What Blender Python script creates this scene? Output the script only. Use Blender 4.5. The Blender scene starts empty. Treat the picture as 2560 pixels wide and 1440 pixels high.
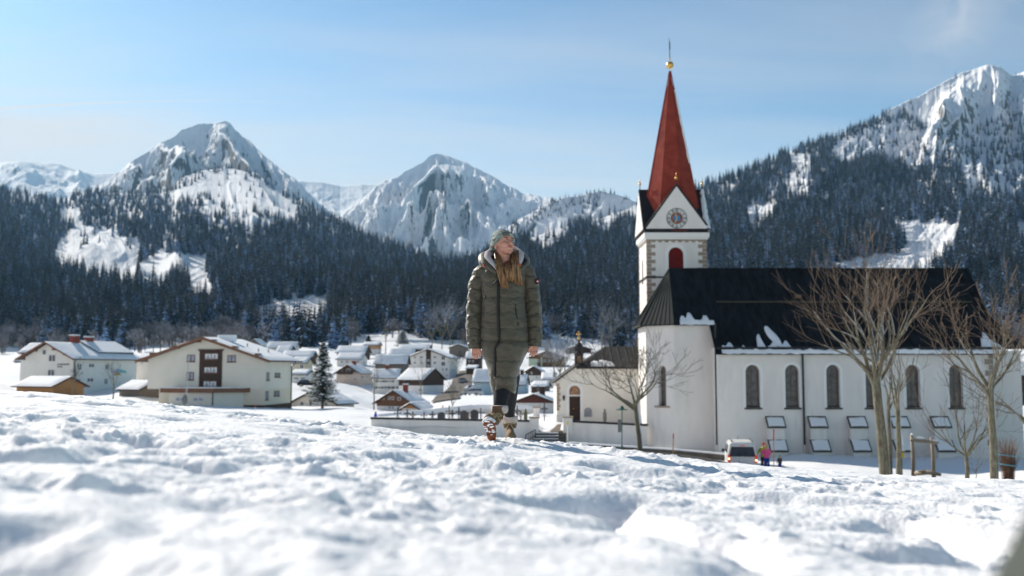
import bpy, math, random
import numpy as np
from mathutils import Vector, Matrix

# ------------------------------------------------------------------ camera
F = 35.0 / 36.0 * 2560.0
PITCH = math.atan(205.0 / F)
CS, SN = math.cos(PITCH), math.sin(PITCH)
scene = bpy.context.scene
COL = scene.collection
cam_d = bpy.data.cameras.new("camera")
cam = bpy.data.objects.new("camera", cam_d)
COL.objects.link(cam)
cam.location = (0, 0, 0)
cam.rotation_euler = (math.radians(90) + PITCH, 0, 0)
cam_d.sensor_width = 36
cam_d.lens = 35
cam_d.clip_start = 0.05
cam_d.clip_end = 60000
cam_d.dof.use_dof = True
cam_d.dof.focus_distance = 8.1
cam_d.dof.aperture_fstop = 2.25
scene.camera = cam

# ------------------------------------------------------------------ light
SUN_AZ = math.radians(42)      # to the left of the view direction
SUN_EL = math.radians(31.5)
S = Vector((-math.sin(SUN_AZ) * math.cos(SUN_EL), math.cos(SUN_AZ) * math.cos(SUN_EL), math.sin(SUN_EL)))
sun_d = bpy.data.lights.new("sun", 'SUN')
sun_d.energy = 5.0
sun_d.angle = math.radians(0.53)
sun_d.color = (1.0, 0.92, 0.80)
sun = bpy.data.objects.new("sun", sun_d)
COL.objects.link(sun)
sun.rotation_euler = S.to_track_quat('Z', 'Y').to_euler()
sun.location = (-40, 40, 60)

world = bpy.data.worlds.new("World")
scene.world = world
world.use_nodes = True
wn, wl = world.node_tree.nodes, world.node_tree.links
wn.clear()
w_out = wn.new('ShaderNodeOutputWorld')
w_bg = wn.new('ShaderNodeBackground')
w_bg.inputs['Strength'].default_value = 0.105
sky = wn.new('ShaderNodeTexSky')
sky.sky_type = 'NISHITA'
sky.sun_disc = False
sky.sun_elevation = SUN_EL
sky.sun_rotation = -SUN_AZ
sky.altitude = 1100
sky.air_density = 1.0
sky.dust_density = 0.6
sky.ozone_density = 2.2
# thin cirrus veils high in the sky, stretched along one wind direction, and one old contrail
tc = wn.new('ShaderNodeTexCoord')
sep = wn.new('ShaderNodeSeparateXYZ')
wl.new(tc.outputs['Generated'], sep.inputs[0])
def wm(op, a, b=None, c=None):
    n = wn.new('ShaderNodeMath'); n.operation = op
    for i, q in enumerate((a, b, c)):
        if q is None: continue
        if isinstance(q, (int, float)): n.inputs[i].default_value = q
        else: wl.new(q, n.inputs[i])
    return n.outputs[0]
zc = wm('ADD', wm('MAXIMUM', sep.outputs['Z'], 0.0), 0.10)
cx = wm('DIVIDE', sep.outputs['X'], zc)
cy = wm('DIVIDE', sep.outputs['Y'], zc)
comb = wn.new('ShaderNodeCombineXYZ')
wl.new(cx, comb.inputs[0]); wl.new(cy, comb.inputs[1])
mp = wn.new('ShaderNodeMapping')
mp.inputs['Rotation'].default_value = (0, 0, math.radians(14))
mp.inputs['Scale'].default_value = (0.22, 1.0, 1)
wl.new(comb.outputs[0], mp.inputs[0])
ns = wn.new('ShaderNodeTexNoise')
ns.inputs['Scale'].default_value = 0.9
ns.inputs['Detail'].default_value = 9
ns.inputs['Roughness'].default_value = 0.58
ns.inputs['Distortion'].default_value = 0.35
wl.new(mp.outputs[0], ns.inputs['Vector'])
cr = wn.new('ShaderNodeMapRange')
cr.inputs['From Min'].default_value = 0.42
cr.inputs['From Max'].default_value = 0.72
cr.inputs['To Max'].default_value = 0.75
wl.new(ns.outputs['Fac'], cr.inputs['Value'])
# contrail: a thin almost level line low on the left side
el_line = wm('SUBTRACT', sep.outputs['Z'], wm('ADD', wm('ADD', 0.256, wm('MULTIPLY', wm('ADD', sep.outputs['X'], 0.18), -0.026)), wm('MULTIPLY', wm('POWER', wm('ABSOLUTE', wm('ADD', sep.outputs['X'], 0.18)), 2), -0.454)))
nz2 = wn.new('ShaderNodeTexNoise'); nz2.inputs['Scale'].default_value = 22; nz2.inputs['Detail'].default_value = 3
wl.new(tc.outputs['Generated'], nz2.inputs['Vector'])
el_line = wm('ADD', el_line, wm('MULTIPLY', wm('SUBTRACT', nz2.outputs['Fac'], 0.5), 0.0016))
ct = wm('MAXIMUM', wm('SUBTRACT', 1.0, wm('DIVIDE', wm('ABSOLUTE', el_line), 0.0016)), 0.0)
ctf = wn.new('ShaderNodeMapRange')
ctf.inputs['From Min'].default_value = -0.44; ctf.inputs['From Max'].default_value = -0.17
ctf.inputs['To Min'].default_value = 0.8; ctf.inputs['To Max'].default_value = 0.0
wl.new(sep.outputs['X'], ctf.inputs['Value'])
ctr = wm('MULTIPLY', ct, ctf.outputs[0])
# veil is thicker towards the sun side and near the horizon
base = wm('MULTIPLY', wm('SUBTRACT', 0.80, wm('MULTIPLY', sep.outputs['Z'], 1.95)), wm('SUBTRACT', 0.92, wm('MULTIPLY', sep.outputs['X'], 1.0)))
base = wm('MAXIMUM', base, 0.0)
# one tall feathered streak of cirrus on the right
dd_ = wm('SUBTRACT', sep.outputs['X'], wm('ADD', 0.385, wm('MULTIPLY', wm('SUBTRACT', sep.outputs['Z'], 0.28), 0.45)))
stn = wn.new('ShaderNodeTexNoise'); stn.inputs['Scale'].default_value = 26; stn.inputs['Detail'].default_value = 6; stn.inputs['Distortion'].default_value = 1.0
wl.new(tc.outputs['Generated'], stn.inputs['Vector'])
stk = wm('MULTIPLY', wm('MAXIMUM', wm('SUBTRACT', 1.0, wm('DIVIDE', wm('ABSOLUTE', dd_), 0.045)), 0.0), wm('MULTIPLY', wm('MAXIMUM', wm('SUBTRACT', stn.outputs['Fac'], 0.3), 0.0), wm('MINIMUM', wm('MULTIPLY', wm('MAXIMUM', wm('SUBTRACT', sep.outputs['Z'], 0.245), 0.0), 16.0), 1.0)))
veil = wm('MINIMUM', wm('ADD', wm('MULTIPLY', stk, 0.8), wm('ADD', wm('ADD', wm('MULTIPLY', cr.outputs[0], wm('ADD', 0.35, base)), wm('MULTIPLY', base, 1.12)), wm('MULTIPLY', ctr, 0.55))), 0.95)
mixw = wn.new('ShaderNodeMix'); mixw.data_type = 'RGBA'
wl.new(veil, mixw.inputs['Factor'])
hs = wn.new('ShaderNodeGamma'); hs.inputs['Gamma'].default_value = 1.55
sc_ = wn.new('ShaderNodeMix'); sc_.data_type = 'RGBA'; sc_.blend_type = 'MULTIPLY'; sc_.inputs['Factor'].default_value = 1; sc_.inputs[7].default_value = (0.27, 0.40, 0.345, 1)
wl.new(sky.outputs[0], hs.inputs[0]); wl.new(hs.outputs[0], sc_.inputs[6]); wl.new(sc_.outputs[2], mixw.inputs[6])
mixw.inputs[7].default_value = (6.1, 5.95, 5.8, 1)
wl.new(mixw.outputs[2], w_bg.inputs['Color'])
wl.new(w_bg.outputs[0], w_out.inputs['Surface'])

scene.view_settings.view_transform = 'Standard'
scene.view_settings.look = 'None'
scene.view_settings.exposure = 0.40
scene.view_settings.gamma = 1.0
scene.render.engine = 'CYCLES'
scene.cycles.max_bounces = 5
scene.cycles.diffuse_bounces = 3
scene.cycles.glossy_bounces = 2
scene.cycles.transmission_bounces = 2
scene.cycles.volume_bounces = 0
scene.cycles.caustics_reflective = False
scene.cycles.caustics_refractive = False
scene.cycles.sample_clamp_indirect = 6

# ------------------------------------------------------------------ projection helpers
def ke(px, py):
    xr = (px - 1280.0) / F; yr = (720.0 - py) / F
    w = CS - yr * SN
    return xr / w, (SN + yr * CS) / w          # k = X/Y, e = Z/Y
def P(px, py, Y):
    k, e = ke(px, py)
    return Vector((k * Y, Y, e * Y))
def proj(x, y, z):
    k = x / y; e = z / y
    w = CS + e * SN
    return 1280 + F * k / w, 720 - F * (e * CS - SN) / w

# ------------------------------------------------------------------ noise
_rng = np.random.RandomState(7)
_perm = _rng.permutation(4096)
_g = _rng.rand(4096) * 2 * np.pi
def noise2(x, y, seed=0):
    x = np.asarray(x, float); y = np.asarray(y, float)
    xi = np.floor(x).astype(int); yi = np.floor(y).astype(int)
    xf = x - xi; yf = y - yi
    u = xf**3 * (xf * (xf * 6 - 15) + 10); v = yf**3 * (yf * (yf * 6 - 15) + 10)
    def gr(ix, iy, dx, dy):
        h = _perm[(_perm[(ix + seed * 131) & 4095] + iy) & 4095]
        a = _g[h]
        return np.cos(a) * dx + np.sin(a) * dy
    n00 = gr(xi, yi, xf, yf); n10 = gr(xi + 1, yi, xf - 1, yf)
    n01 = gr(xi, yi + 1, xf, yf - 1); n11 = gr(xi + 1, yi + 1, xf - 1, yf - 1)
    return ((n00 * (1 - u) + n10 * u) * (1 - v) + (n01 * (1 - u) + n11 * u) * v) * 1.5
def fbm(x, y, o=4, seed=0, gain=0.5, lac=2.03):
    s = 0; a = 1
    for i in range(o):
        s = s + a * noise2(x, y, seed + i * 17); x = x * lac; y = y * lac; a *= gain
    return s
def ridged(x, y, o=5, seed=0, gain=0.55, lac=2.1):
    s = 0; a = 1; w = 1
    for i in range(o):
        n = 1 - np.abs(noise2(x, y, seed + i * 17)) * 1.8
        n = np.clip(n, 0, 1) ** 2
        s = s + a * n * w; w = np.clip(n * 1.6, 0, 1); x = x * lac; y = y * lac; a *= gain
    return s
def sstep(a, b, x):
    t = np.clip((np.asarray(x, float) - a) / (b - a), 0, 1)
    return t * t * (3 - 2 * t)

# ------------------------------------------------------------------ tagging
def tag(o, label=None, cat=None, group=None, kind=None):
    if label: o['label'] = label
    if cat: o['category'] = cat
    if group: o['group'] = group
    if kind: o['kind'] = kind
    return o
def empty(name, loc, rz=0.0, label=None, cat=None, group=None, kind=None):
    o = bpy.data.objects.new(name, None)
    o.empty_display_size = 0.5
    o.location = loc; o.rotation_euler = (0, 0, rz)
    COL.objects.link(o)
    return tag(o, label, cat, group, kind)

# ------------------------------------------------------------------ mesh builder
class MB:
    def __init__(s, off=(0, 0, 0), M=None):
        s.v = []; s.f = []; s.m = []; s.off = Vector(off); s.M = M; s.mi = 0
    def vert(s, p):
        p = Vector(p)
        if s.M is not None: p = s.M @ p
        s.v.append((p.x - s.off.x, p.y - s.off.y, p.z - s.off.z)); return len(s.v) - 1
    def face(s, ids, mi=None):
        s.f.append(tuple(ids)); s.m.append(s.mi if mi is None else mi)
    def poly(s, pts, mi=None):
        s.face([s.vert(p) for p in pts], mi)
    def box(s, x0, x1, y0, y1, z0, z1, mi=None):
        i = [s.vert((x, y, z)) for z in (z0, z1) for y in (y0, y1) for x in (x0, x1)]
        for q in ((0, 2, 3, 1), (4, 5, 7, 6), (0, 1, 5, 4), (2, 6, 7, 3), (0, 4, 6, 2), (1, 3, 7, 5)):
            s.face([i[k] for k in q], mi)
    def hexa(s, a, b, mi=None):
        """prism between polygon a and polygon b (same vertex count)"""
        n = len(a); ia = [s.vert(p) for p in a]; ib = [s.vert(p) for p in b]
        s.face(ia[::-1], mi); s.face(ib, mi)
        for k in range(n):
            k2 = (k + 1) % n
            s.face((ia[k], ia[k2], ib[k2], ib[k]), mi)
    def prism(s, pts, d, mi=None):
        d = Vector(d); s.hexa([Vector(p) for p in pts], [Vector(p) + d for p in pts], mi)
    def slab(s, pts, t, mi=None):
        """thick slab under the polygon pts, thickness t straight down"""
        s.prism([Vector(p) - Vector((0, 0, t)) for p in pts], (0, 0, t), mi)
    def tube(s, pts, r, n=8, caps=True, mi=None, flat=1.0):
        pts = [Vector(p) for p in pts]
        if not isinstance(r, (list, tuple)): r = [r] * len(pts)
        rings = []; up = Vector((0, 0, 1)); prevx = None
        for i, p in enumerate(pts):
            d = (pts[min(i + 1, len(pts) - 1)] - pts[max(i - 1, 0)])
            if d.length < 1e-9: d = Vector((0, 0, 1))
            d.normalize()
            if prevx is None:
                ax = Vector((1, 0, 0)) if abs(d.x) < 0.9 else Vector((0, 1, 0))
                X = (ax - d * ax.dot(d)).normalized()
            else:
                X = prevx - d * prevx.dot(d)
                X = X.normalized() if X.length > 1e-6 else Vector((1, 0, 0))
            prevx = X; Yv = d.cross(X)
            rings.append([s.vert(p + X * (r[i] * math.cos(2 * math.pi * k / n)) + Yv * (r[i] * flat * math.sin(2 * math.pi * k / n))) for k in range(n)])
        for a, b in zip(rings[:-1], rings[1:]):
            for k in range(n):
                s.face((a[k], a[(k + 1) % n], b[(k + 1) % n], b[k]), mi)
        if caps:
            s.face(rings[0][::-1], mi); s.face(rings[-1], mi)
    def ellip(s, c, r, n=14, m=9, R=None, mi=None, fn=None):
        c = Vector(c); rings = []
        for j in range(m + 1):
            ph = math.pi * j / m
            ring = []
            if j in (0, m):
                p = Vector((0, 0, (1 if j == 0 else -1)))
                cnt = [p]
            else:
                cnt = [Vector((math.sin(ph) * math.cos(2 * math.pi * k / n), math.sin(ph) * math.sin(2 * math.pi * k / n), math.cos(ph))) for k in range(n)]
            for p in cnt:
                q = fn(p) if fn else p
                q = Vector((q.x * r[0], q.y * r[1], q.z * r[2]))
                if R is not None: q = R @ q
                ring.append(s.vert(c + q))
            rings.append(ring)
        for j in range(m):
            a, b = rings[j], rings[j + 1]
            for k in range(n):
                k2 = (k + 1) % n
                if len(a) == 1: s.face((a[0], b[k], b[k2]), mi)
                elif len(b) == 1: s.face((a[k], b[0], a[k2]), mi)
                else: s.face((a[k], b[k], b[k2], a[k2]), mi)
    def loft(s, rings, closed=True, caps=True, mi=None):
        """rings: list of lists of points"""
        R = [[s.vert(p) for p in r] for r in rings]
        n = len(R[0])
        for a, b in zip(R[:-1], R[1:]):
            for k in range(n if closed else n - 1):
                k2 = (k + 1) % n
                s.face((a[k], a[k2], b[k2], b[k]), mi)
        if caps and closed:
            s.face(R[0][::-1], mi); s.face(R[-1], mi)
    def build(s, name, mats, parent=None, smooth=False, label=None, sub=0, auto=None, cat=None, group=None, kind=None):
        me = bpy.data.meshes.new(name)
        me.from_pydata(s.v, [], s.f)
        if not isinstance(mats, (list, tuple)): mats = [mats]
        for m in mats: me.materials.append(m)
        if len(mats) > 1: me.polygons.foreach_set('material_index', s.m)
        me.validate()
        if smooth: me.polygons.foreach_set('use_smooth', [True] * len(me.polygons))
        o = bpy.data.objects.new(name, me)
        COL.objects.link(o)
        import bmesh
        bm = bmesh.new(); bm.from_mesh(me)
        bmesh.ops.recalc_face_normals(bm, faces=bm.faces)
        bm.to_mesh(me); bm.free()
        if parent is not None: o.parent = parent
        if auto is not None:
            me.shade_smooth() if hasattr(me, 'shade_smooth') else None
            try: me.set_sharp_from_angle(angle=math.radians(auto))
            except Exception: pass
        if sub:
            md = o.modifiers.new("subdivision", 'SUBSURF'); md.levels = sub; md.render_levels = sub
        return tag(o, label, cat, group, kind)

def grid_mesh(name, X, Y, Z, mat, smooth=True, parent=None, mats=None, face_mask=None):
    nr, nc = X.shape
    me = bpy.data.meshes.new(name)
    co = np.stack([X, Y, Z], -1).reshape(-1, 3).astype(np.float32)
    idx = np.arange(nr * nc).reshape(nr, nc)
    q = np.stack([idx[:-1, :-1], idx[:-1, 1:], idx[1:, 1:], idx[1:, :-1]], -1).reshape(-1, 4)
    if face_mask is not None: q = q[face_mask.reshape(-1)]
    nf = len(q)
    me.vertices.add(len(co)); me.vertices.foreach_set('co', co.ravel())
    me.loops.add(nf * 4); me.loops.foreach_set('vertex_index', q.ravel().astype(np.int32))
    me.polygons.add(nf)
    me.polygons.foreach_set('loop_start', np.arange(0, nf * 4, 4, dtype=np.int32))
    try: me.polygons.foreach_set('loop_total', np.full(nf, 4, dtype=np.int32))
    except Exception: pass
    me.update(calc_edges=True)
    me.polygons.foreach_set('use_smooth', np.full(nf, smooth))
    me.materials.append(mat)
    o = bpy.data.objects.new(name, me); COL.objects.link(o)
    if parent is not None: o.parent = parent
    return o

# ------------------------------------------------------------------ materials
def mat_new(name):
    m = bpy.data.materials.new(name); m.use_nodes = True
    nt = m.node_tree; b = nt.nodes['Principled BSDF']
    return m, nt, b
def nd(nt, typ, **kw):
    n = nt.nodes.new(typ)
    for k, v in kw.items():
        if hasattr(n, k): setattr(n, k, v)
        else: n.inputs[k].default_value = v
    return n
def ramp(nt, src, stops):
    r = nt.nodes.new('ShaderNodeValToRGB')
    el = r.color_ramp.elements
    while len(el) > 1: el.remove(el[-1])
    el[0].position = stops[0][0]; el[0].color = (*stops[0][1], 1)
    for p, c in stops[1:]:
        e = el.new(p); e.color = (*c, 1)
    nt.links.new(src, r.inputs[0]); return r.outputs[0]
_mc = {}
def mat(name, col, rough=0.7, var=0.12, scale=6.0, bump=0.0, bscale=30.0, metal=0.0, spec=0.3, stretch=(1, 1, 1), col2=None, detail=5, emit=None):
    """general surface: base colour varied by object-space noise, optional bump"""
    if name in _mc: return _mc[name]
    m, nt, b = mat_new(name)
    b.inputs['Roughness'].default_value = rough
    b.inputs['Metallic'].default_value = metal
    b.inputs['Specular IOR Level'].default_value = spec
    t = nt.nodes.new('ShaderNodeTexCoord')
    mpp = nd(nt, 'ShaderNodeMapping'); mpp.inputs['Scale'].default_value = stretch
    nt.links.new(t.outputs['Object'], mpp.inputs[0])
    n = nd(nt, 'ShaderNodeTexNoise'); n.inputs['Scale'].default_value = scale; n.inputs['Detail'].default_value = detail; n.inputs['Roughness'].default_value = 0.6
    nt.links.new(mpp.outputs[0], n.inputs['Vector'])
    if col2 is None: col2 = tuple(min(1, c * (1 + var)) for c in col); c0 = tuple(c * (1 - var) for c in col)
    else: c0 = col
    nt.links.new(ramp(nt, n.outputs['Fac'], [(0.32, c0), (0.68, col2)]), b.inputs['Base Color'])
    if bump > 0:
        n2 = nd(nt, 'ShaderNodeTexNoise'); n2.inputs['Scale'].default_value = bscale; n2.inputs['Detail'].default_value = 4
        nt.links.new(mpp.outputs[0], n2.inputs['Vector'])
        bp = nd(nt, 'ShaderNodeBump'); bp.inputs['Strength'].default_value = 1.0; bp.inputs['Distance'].default_value = bump
        nt.links.new(n2.outputs['Fac'], bp.inputs['Height']); nt.links.new(bp.outputs[0], b.inputs['Normal'])
    if emit:
        b.inputs['Emission Color'].default_value = (*emit[0], 1); b.inputs['Emission Strength'].default_value = emit[1]
    _mc[name] = m
    return m

M_SNOW = mat('snow', (0.86, 0.87, 0.89), rough=0.85, var=0.015, scale=1.2, bump=0.02, bscale=9, spec=0.2)
M_ROOFSNOW = mat('roof_snow', (0.86, 0.87, 0.89), rough=0.85, var=0.02, scale=0.6, bump=0.03, bscale=1.5, spec=0.2)
M_PLASTER = mat('white_plaster', (0.79, 0.75, 0.71), rough=0.9, var=0.07, scale=0.45, stretch=(1.6, 1.6, .6), detail=9, bump=0.012, bscale=5, spec=0.15)
M_CREAM = mat('cream_plaster', (0.74, 0.70, 0.61), rough=0.9, var=0.04, scale=0.5, bump=0.008, bscale=5, spec=0.15)
M_QUOIN = mat('grey_brown_stone', (0.33, 0.27, 0.22), rough=0.85, var=0.22, scale=2.2, bump=0.01, bscale=12)
M_DARKMETAL = mat('dark_metal', (0.03, 0.032, 0.03), rough=0.45, var=0.25, scale=3, spec=0.4)
M_WOOD = mat('brown_timber', (0.16, 0.075, 0.038), rough=0.7, var=0.3, scale=2, stretch=(1, 1, 8), bump=0.01, bscale=4)
M_DWOOD = mat('dark_timber', (0.065, 0.038, 0.028), rough=0.75, var=0.35, scale=2, stretch=(1, 1, 8), bump=0.01, bscale=4)
M_OWOOD = mat('orange_timber', (0.42, 0.21, 0.08), rough=0.7, var=0.2, scale=2, stretch=(1, 1, 8))
M_GWOOD = mat('weathered_grey_timber', (0.17, 0.14, 0.12), rough=0.8, var=0.3, scale=2, stretch=(6, 6, 1))
M_GLASS = mat('window_glass', (0.05, 0.06, 0.08), rough=0.12, var=0.4, scale=1.5, spec=0.8)
M_CURT = mat('curtained_glass', (0.32, 0.35, 0.42), rough=0.25, var=0.35, scale=4, spec=0.6)
M_GOLD = mat('gilded_metal', (0.80, 0.50, 0.14), rough=0.32, var=0.15, scale=3, metal=0.85)
M_CHIM = mat('red_chimney_brick', (0.22, 0.05, 0.035), rough=0.8, var=0.2, scale=4)
M_ASPHALT = mat('wet_asphalt', (0.06, 0.055, 0.052), rough=0.7, var=0.3, scale=0.6, bump=0.004, bscale=20)
M_GRAVEL = mat('brown_gravel', (0.11, 0.095, 0.08), rough=0.9, var=0.35, scale=1.4)
# ------------------------------------------------------------------ houses: measured corners (read in part 4)
# name, pxL, pxC, pxR, base, eave, ridge, dist, theta, gable face, wall, upper wall, label, windows
W, B, CR = 'white', 'wood', 'cream'
HOUSES = [
 dict(n='hotel', L=60, C=180, R=340, b=985, e=889, r=854, d=185, t=20, g='F', wall='H1', over=1.3,
      label='cream guesthouse with two red chimneys, mountain mural and gable facing left', cat='guesthouse'),
 dict(n='apartment_house', L=367, C=660, R=727, b=1018, e=894, r=843, d=150, t=8, g='F', wall='H2', over=1.3,
      label='large cream apartment house with dark brown timber window bay', cat='house'),
 dict(n='farmhouse', L=842, C=903, R=918, b=914, e=895, r=882, d=330, t=10, g='S', wall=W, label='white two storey house with plain snowy roof in front of a brown one', cat='house',
      win=[('F',852,857,902,908),('F',865,869,901,908),('F',878,882,901,908),('F',892,897,901,908),('S',908,912,902,908)]),
 dict(n='farmhouse', L=842, C=911, R=925, b=899, e=878, r=864, d=375, t=10, g='S', wall=B, label='brown timber house right behind the white two storey house', cat='house', win=[('F',855,862,882,888),('F',880,887,882,888)]),
 dict(n='barn', L=938, C=1014, R=1019, b=926, e=905, r=886, d=290, t=4, g='S', wall='GB', label='long weathered barn left of the white block with dark centre bay', cat='barn',
      win=[('F',950,953,908,912),('F',958,961,908,912),('F',966,969,908,912)]),
 dict(n='apartment_house', L=1016, C=1124, R=1144, b=951, e=893, r=872, d=310, t=12, g='F', wall=W, label='white apartment block with dark centre bay under a wide snowy gable', cat='house',
      win=[('F',1034,1039,890,896),('F',1049,1057,890,896),('F',1083,1091,890,896),('F',1103,1113,890,900),('F',1034,1039,904,910),('F',1052,1057,904,910),('F',1083,1091,904,910),('F',1103,1113,904,915),
           ('F',1105,1109,920,927),('F',1114,1119,920,927),('F',1116,1120,936,941),('F',1048,1053,920,926),('S',1131,1134,905,911),('S',1131,1134,922,928),('S',1137,1139,922,928)], bay=(1065,1077,876,919)),
 dict(n='farmhouse', L=931, C=993, R=997, b=986, e=941, r=922, d=258, t=6, g='S', wall=W, label='white farmhouse with dark green shutters and red chimney, joined to a barn', cat='house', chim=[(968,923)],
      win=[('F',944,956,951,956),('F',966,981,951,956),('F',944,955,966,972),('F',966,971,966,972),('F',975,980,966,972),('F',987,992,966,971)], shut=1),
 dict(n='barn', L=997, C=1058, R=1109, b=986, e=946, r=920, d=240, t=30, g='S', wall='BW', label='barn with dark timber upper wall over white masonry, at the right end of the farmhouse', cat='barn', win=[('F',1047,1054,972,978)]),
 dict(n='chalet', L=942, C=1030, R=1062, b=1026, e=1004, r=975, d=190, t=24, g='F', wall='BW2', label='brown timber chalet with broad gable low behind the cemetery', cat='chalet', chim=[(1014,975)],
      win=[('F',957,962,992,1000),('F',971,977,991,999),('F',980,986,991,999),('F',995,1003,993,1001),('F',972,978,1016,1022),('F',981,986,1016,1022),('F',996,1002,1016,1023)]),
 dict(n='garage', L=1006, C=1050, R=1064, b=1032, e=1020, r=1006, d=176, t=22, g='F', wall=W, up='OW', label='low garage with orange timber gable in front of the brown chalet', cat='garage'),
 dict(n='chalet', L=841, C=899, R=929, b=961, e=930, r=911, d=270, t=22, g='F', wall='PK', label='pinkish chalet with brown balcony under a snowy gable', cat='chalet', chim=[(886,911)],
      win=[('F',852,857,922,930),('F',866,876,922,930),('F',858,861,939,943),('F',870,874,939,943),('F',886,891,930,937),('F',886,891,944,951),('S',903,908,939,946),('F',858,861,953,957),('F',870,874,953,957)], balc=(848,882,929,935)),
 dict(n='house', L=909, C=946, R=950, b=888, e=861, r=855, d=430, t=5, g='S', wall='WO', label='small house with orange timber upper floor at the foot of the ski slope', cat='house', win=[('F',929,932,869,876),('F',936,939,870,875),('F',942,944,870,875)]),
 dict(n='house', L=975, C=1033, R=1036, b=893, e=885, r=871, d=360, t=4, g='S', wall=B, label='snow roofed house above the long weathered barn', cat='house'),
 dict(n='house', L=998, C=1071, R=1075, b=880, e=870, r=861, d=405, t=4, g='S', wall=B, label='long snow roofed house, farthest above the white apartment block', cat='house'),
 dict(n='barn', L=1123, C=1167, R=1172, b=894, e=868, r=860, d=430, t=5, g='F', wall='GB', label='grey timber barn left of the walking woman\'s elbow', cat='barn'),
 dict(n='house', L=1165, C=1199, R=1206, b=926, e=893, r=879, d=330, t=8, g='S', wall=B, label='dark brown house half hidden behind the woman\'s sleeve', cat='house', win=[('F',1170,1175,900,906),('F',1180,1185,900,906)], balc=(1166,1198,909,914)),
 dict(n='bungalow', L=731, C=842, R=880, b=1017, e=1005, r=974, d=175, t=24, g='F', wall=CR, label='low cream bungalow behind the tall spruce', cat='bungalow', win=[('F',752,761,1004,1014),('F',775,781,1003,1016),('F',812,822,1005,1013)]),
 dict(n='house', L=731, C=765, R=769, b=931, e=905, r=893, d=260, t=6, g='S', wall='YE', label='yellowish house with arched porch beside the large apartment house', cat='house', win=[('F',736,740,911,916),('F',749,759,910,922),('F',736,740,924,929)]),
 dict(n='house', L=707, C=779, R=784, b=907, e=889, r=877, d=320, t=5, g='S', wall=B, label='brown timber house with snowy roof just left of the spruce top', cat='house', win=[('F',750,756,893,898)]),
 dict(n='garage', L=729, C=766, R=774, b=955, e=934, r=928, d=215, t=6, g='S', wall=W, label='long low white garage building beside the spruce', cat='garage', win=[('F',734,747,943,949),('F',752,764,943,949)]),
 dict(n='barn', L=619, C=652, R=661, b=874, e=861, r=847, d=420, t=15, g='F', wall='GB', label='small grey barn leftmost above the big apartment roof', cat='barn'),
 dict(n='house', L=669, C=738, R=742, b=876, e=866, r=854, d=400, t=4, g='S', wall=W, label='snow roofed house above the right end of the big apartment roof', cat='house'),
 dict(n='house', L=690, C=722, R=733, b=892, e=879, r=864, d=365, t=14, g='S', wall='GB', label='grey house just above the right eave of the apartment house', cat='house', win=[('F',698,702,882,886)]),
 dict(n='house', L=338, C=372, R=378, b=950, e=897, r=885, d=205, t=10, g='S', wall=W, label='white house seen in the gap between the guesthouse and the apartment house', cat='house', win=[('F',352,357,905,911)]),
 dict(n='house', L=36, C=62, R=66, b=906, e=902, r=895, d=330, t=5, g='S', wall=B, label='tiny snow covered hut at the far left beyond the guesthouse', cat='hut'),
 dict(n='chalet', L=1322, C=1412, R=1416, b=916, e=892, r=877, d=360, t=3, g='F', wall='GRN', label='brown chalet with pale green corner wall right of the woman\'s hand', cat='chalet',
      win=[('F',1358,1365,885,892),('F',1369,1376,885,892),('F',1381,1387,885,892),('F',1343,1349,899,905),('F',1358,1365,899,905),('F',1369,1376,899,905),('F',1381,1387,899,905)]),
 dict(n='chalet', L=1314, C=1353, R=1360, b=953, e=927, r=915, d=290, t=8, g='F', wall='BW', label='small brown and white chalet in the middle of the group right of the woman', cat='chalet', win=[('F',1327,1331,930,935),('F',1339,1343,940,946)]),
 dict(n='house', L=1356, C=1388, R=1391, b=968, e=947, r=931, d=275, t=3, g='S', wall='CR2', label='small white house with steep snowy roof left of the bell turret', cat='house', win=[('F',1362,1366,951,957),('F',1371,1375,951,957),('F',1379,1383,951,957)]),
 dict(n='house', L=1283, C=1386, R=1391, b=1029, e=1004, r=984, d=150, t=5, g='F', wall='VW', label='white house with dark red gable boards and two dark chimneys', cat='house', dchim=[(1335,984),(1356,984)], win=[('F',1320,1327,1014,1020)]),
 dict(n='house', L=1184, C=1222, R=1228, b=986, e=950, r=922, d=220, t=8, g='S', wall='TEAL', label='pale blue house behind the skirt of the woman\'s coat', cat='house', win=[('F',1195,1200,958,965)]),
 dict(n='hut', L=1168, C=1190, R=1196, b=933, e=920, r=915, d=300, t=12, g='S', wall='BY', label='little brown wayside hut beside the village road', cat='hut'),
 dict(n='chalet', L=1414, C=1478, R=1483, b=884, e=872, r=862, d=480, t=4, g='F', wall=B, label='dark chalet on the snowy slope above the bell turret', cat='chalet', win=[('F',1430,1436,874,879),('F',1446,1452,874,879)]),
 dict(n='house', L=1288, C=1312, R=1318, b=987, e=958, r=936, d=230, t=10, g='S', wall='TEAL', label='narrow blue house with tall brown chimney near the woman\'s coat hem', cat='house', dchim=[(1305,935)]),
 dict(n='hut', L=1353, C=1368, R=1371, b=977, e=964, r=958, d=210, t=8, g='S', wall='GB', label='grey garden hut with thick snow cap', cat='hut'),
 dict(n='house', L=2516, C=2620, R=2640, b=1010, e=932, r=903, d=150, t=5, g='S', wall=B, label='dark snow roofed house at the right edge behind the church', cat='house', win=[('F',2530,2540,950,965)]),
 dict(n='shed', L=41, C=133, R=209, b=984, e=961, r=941, d=166, t=32, g='S', wall='OW', label='low orange and grey timber shed in front of the guesthouse', cat='shed'),
 dict(n='garage', L=298, C=350, R=386, b=990, e=970, r=951, d=160, t=30, g='S', wall='GB', label='dark garage with snowy roof between guesthouse and apartment house', cat='garage'),
]
for h in HOUSES:
    h.setdefault('eave', h['e']); h.setdefault('ridge', h['r'])
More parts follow.
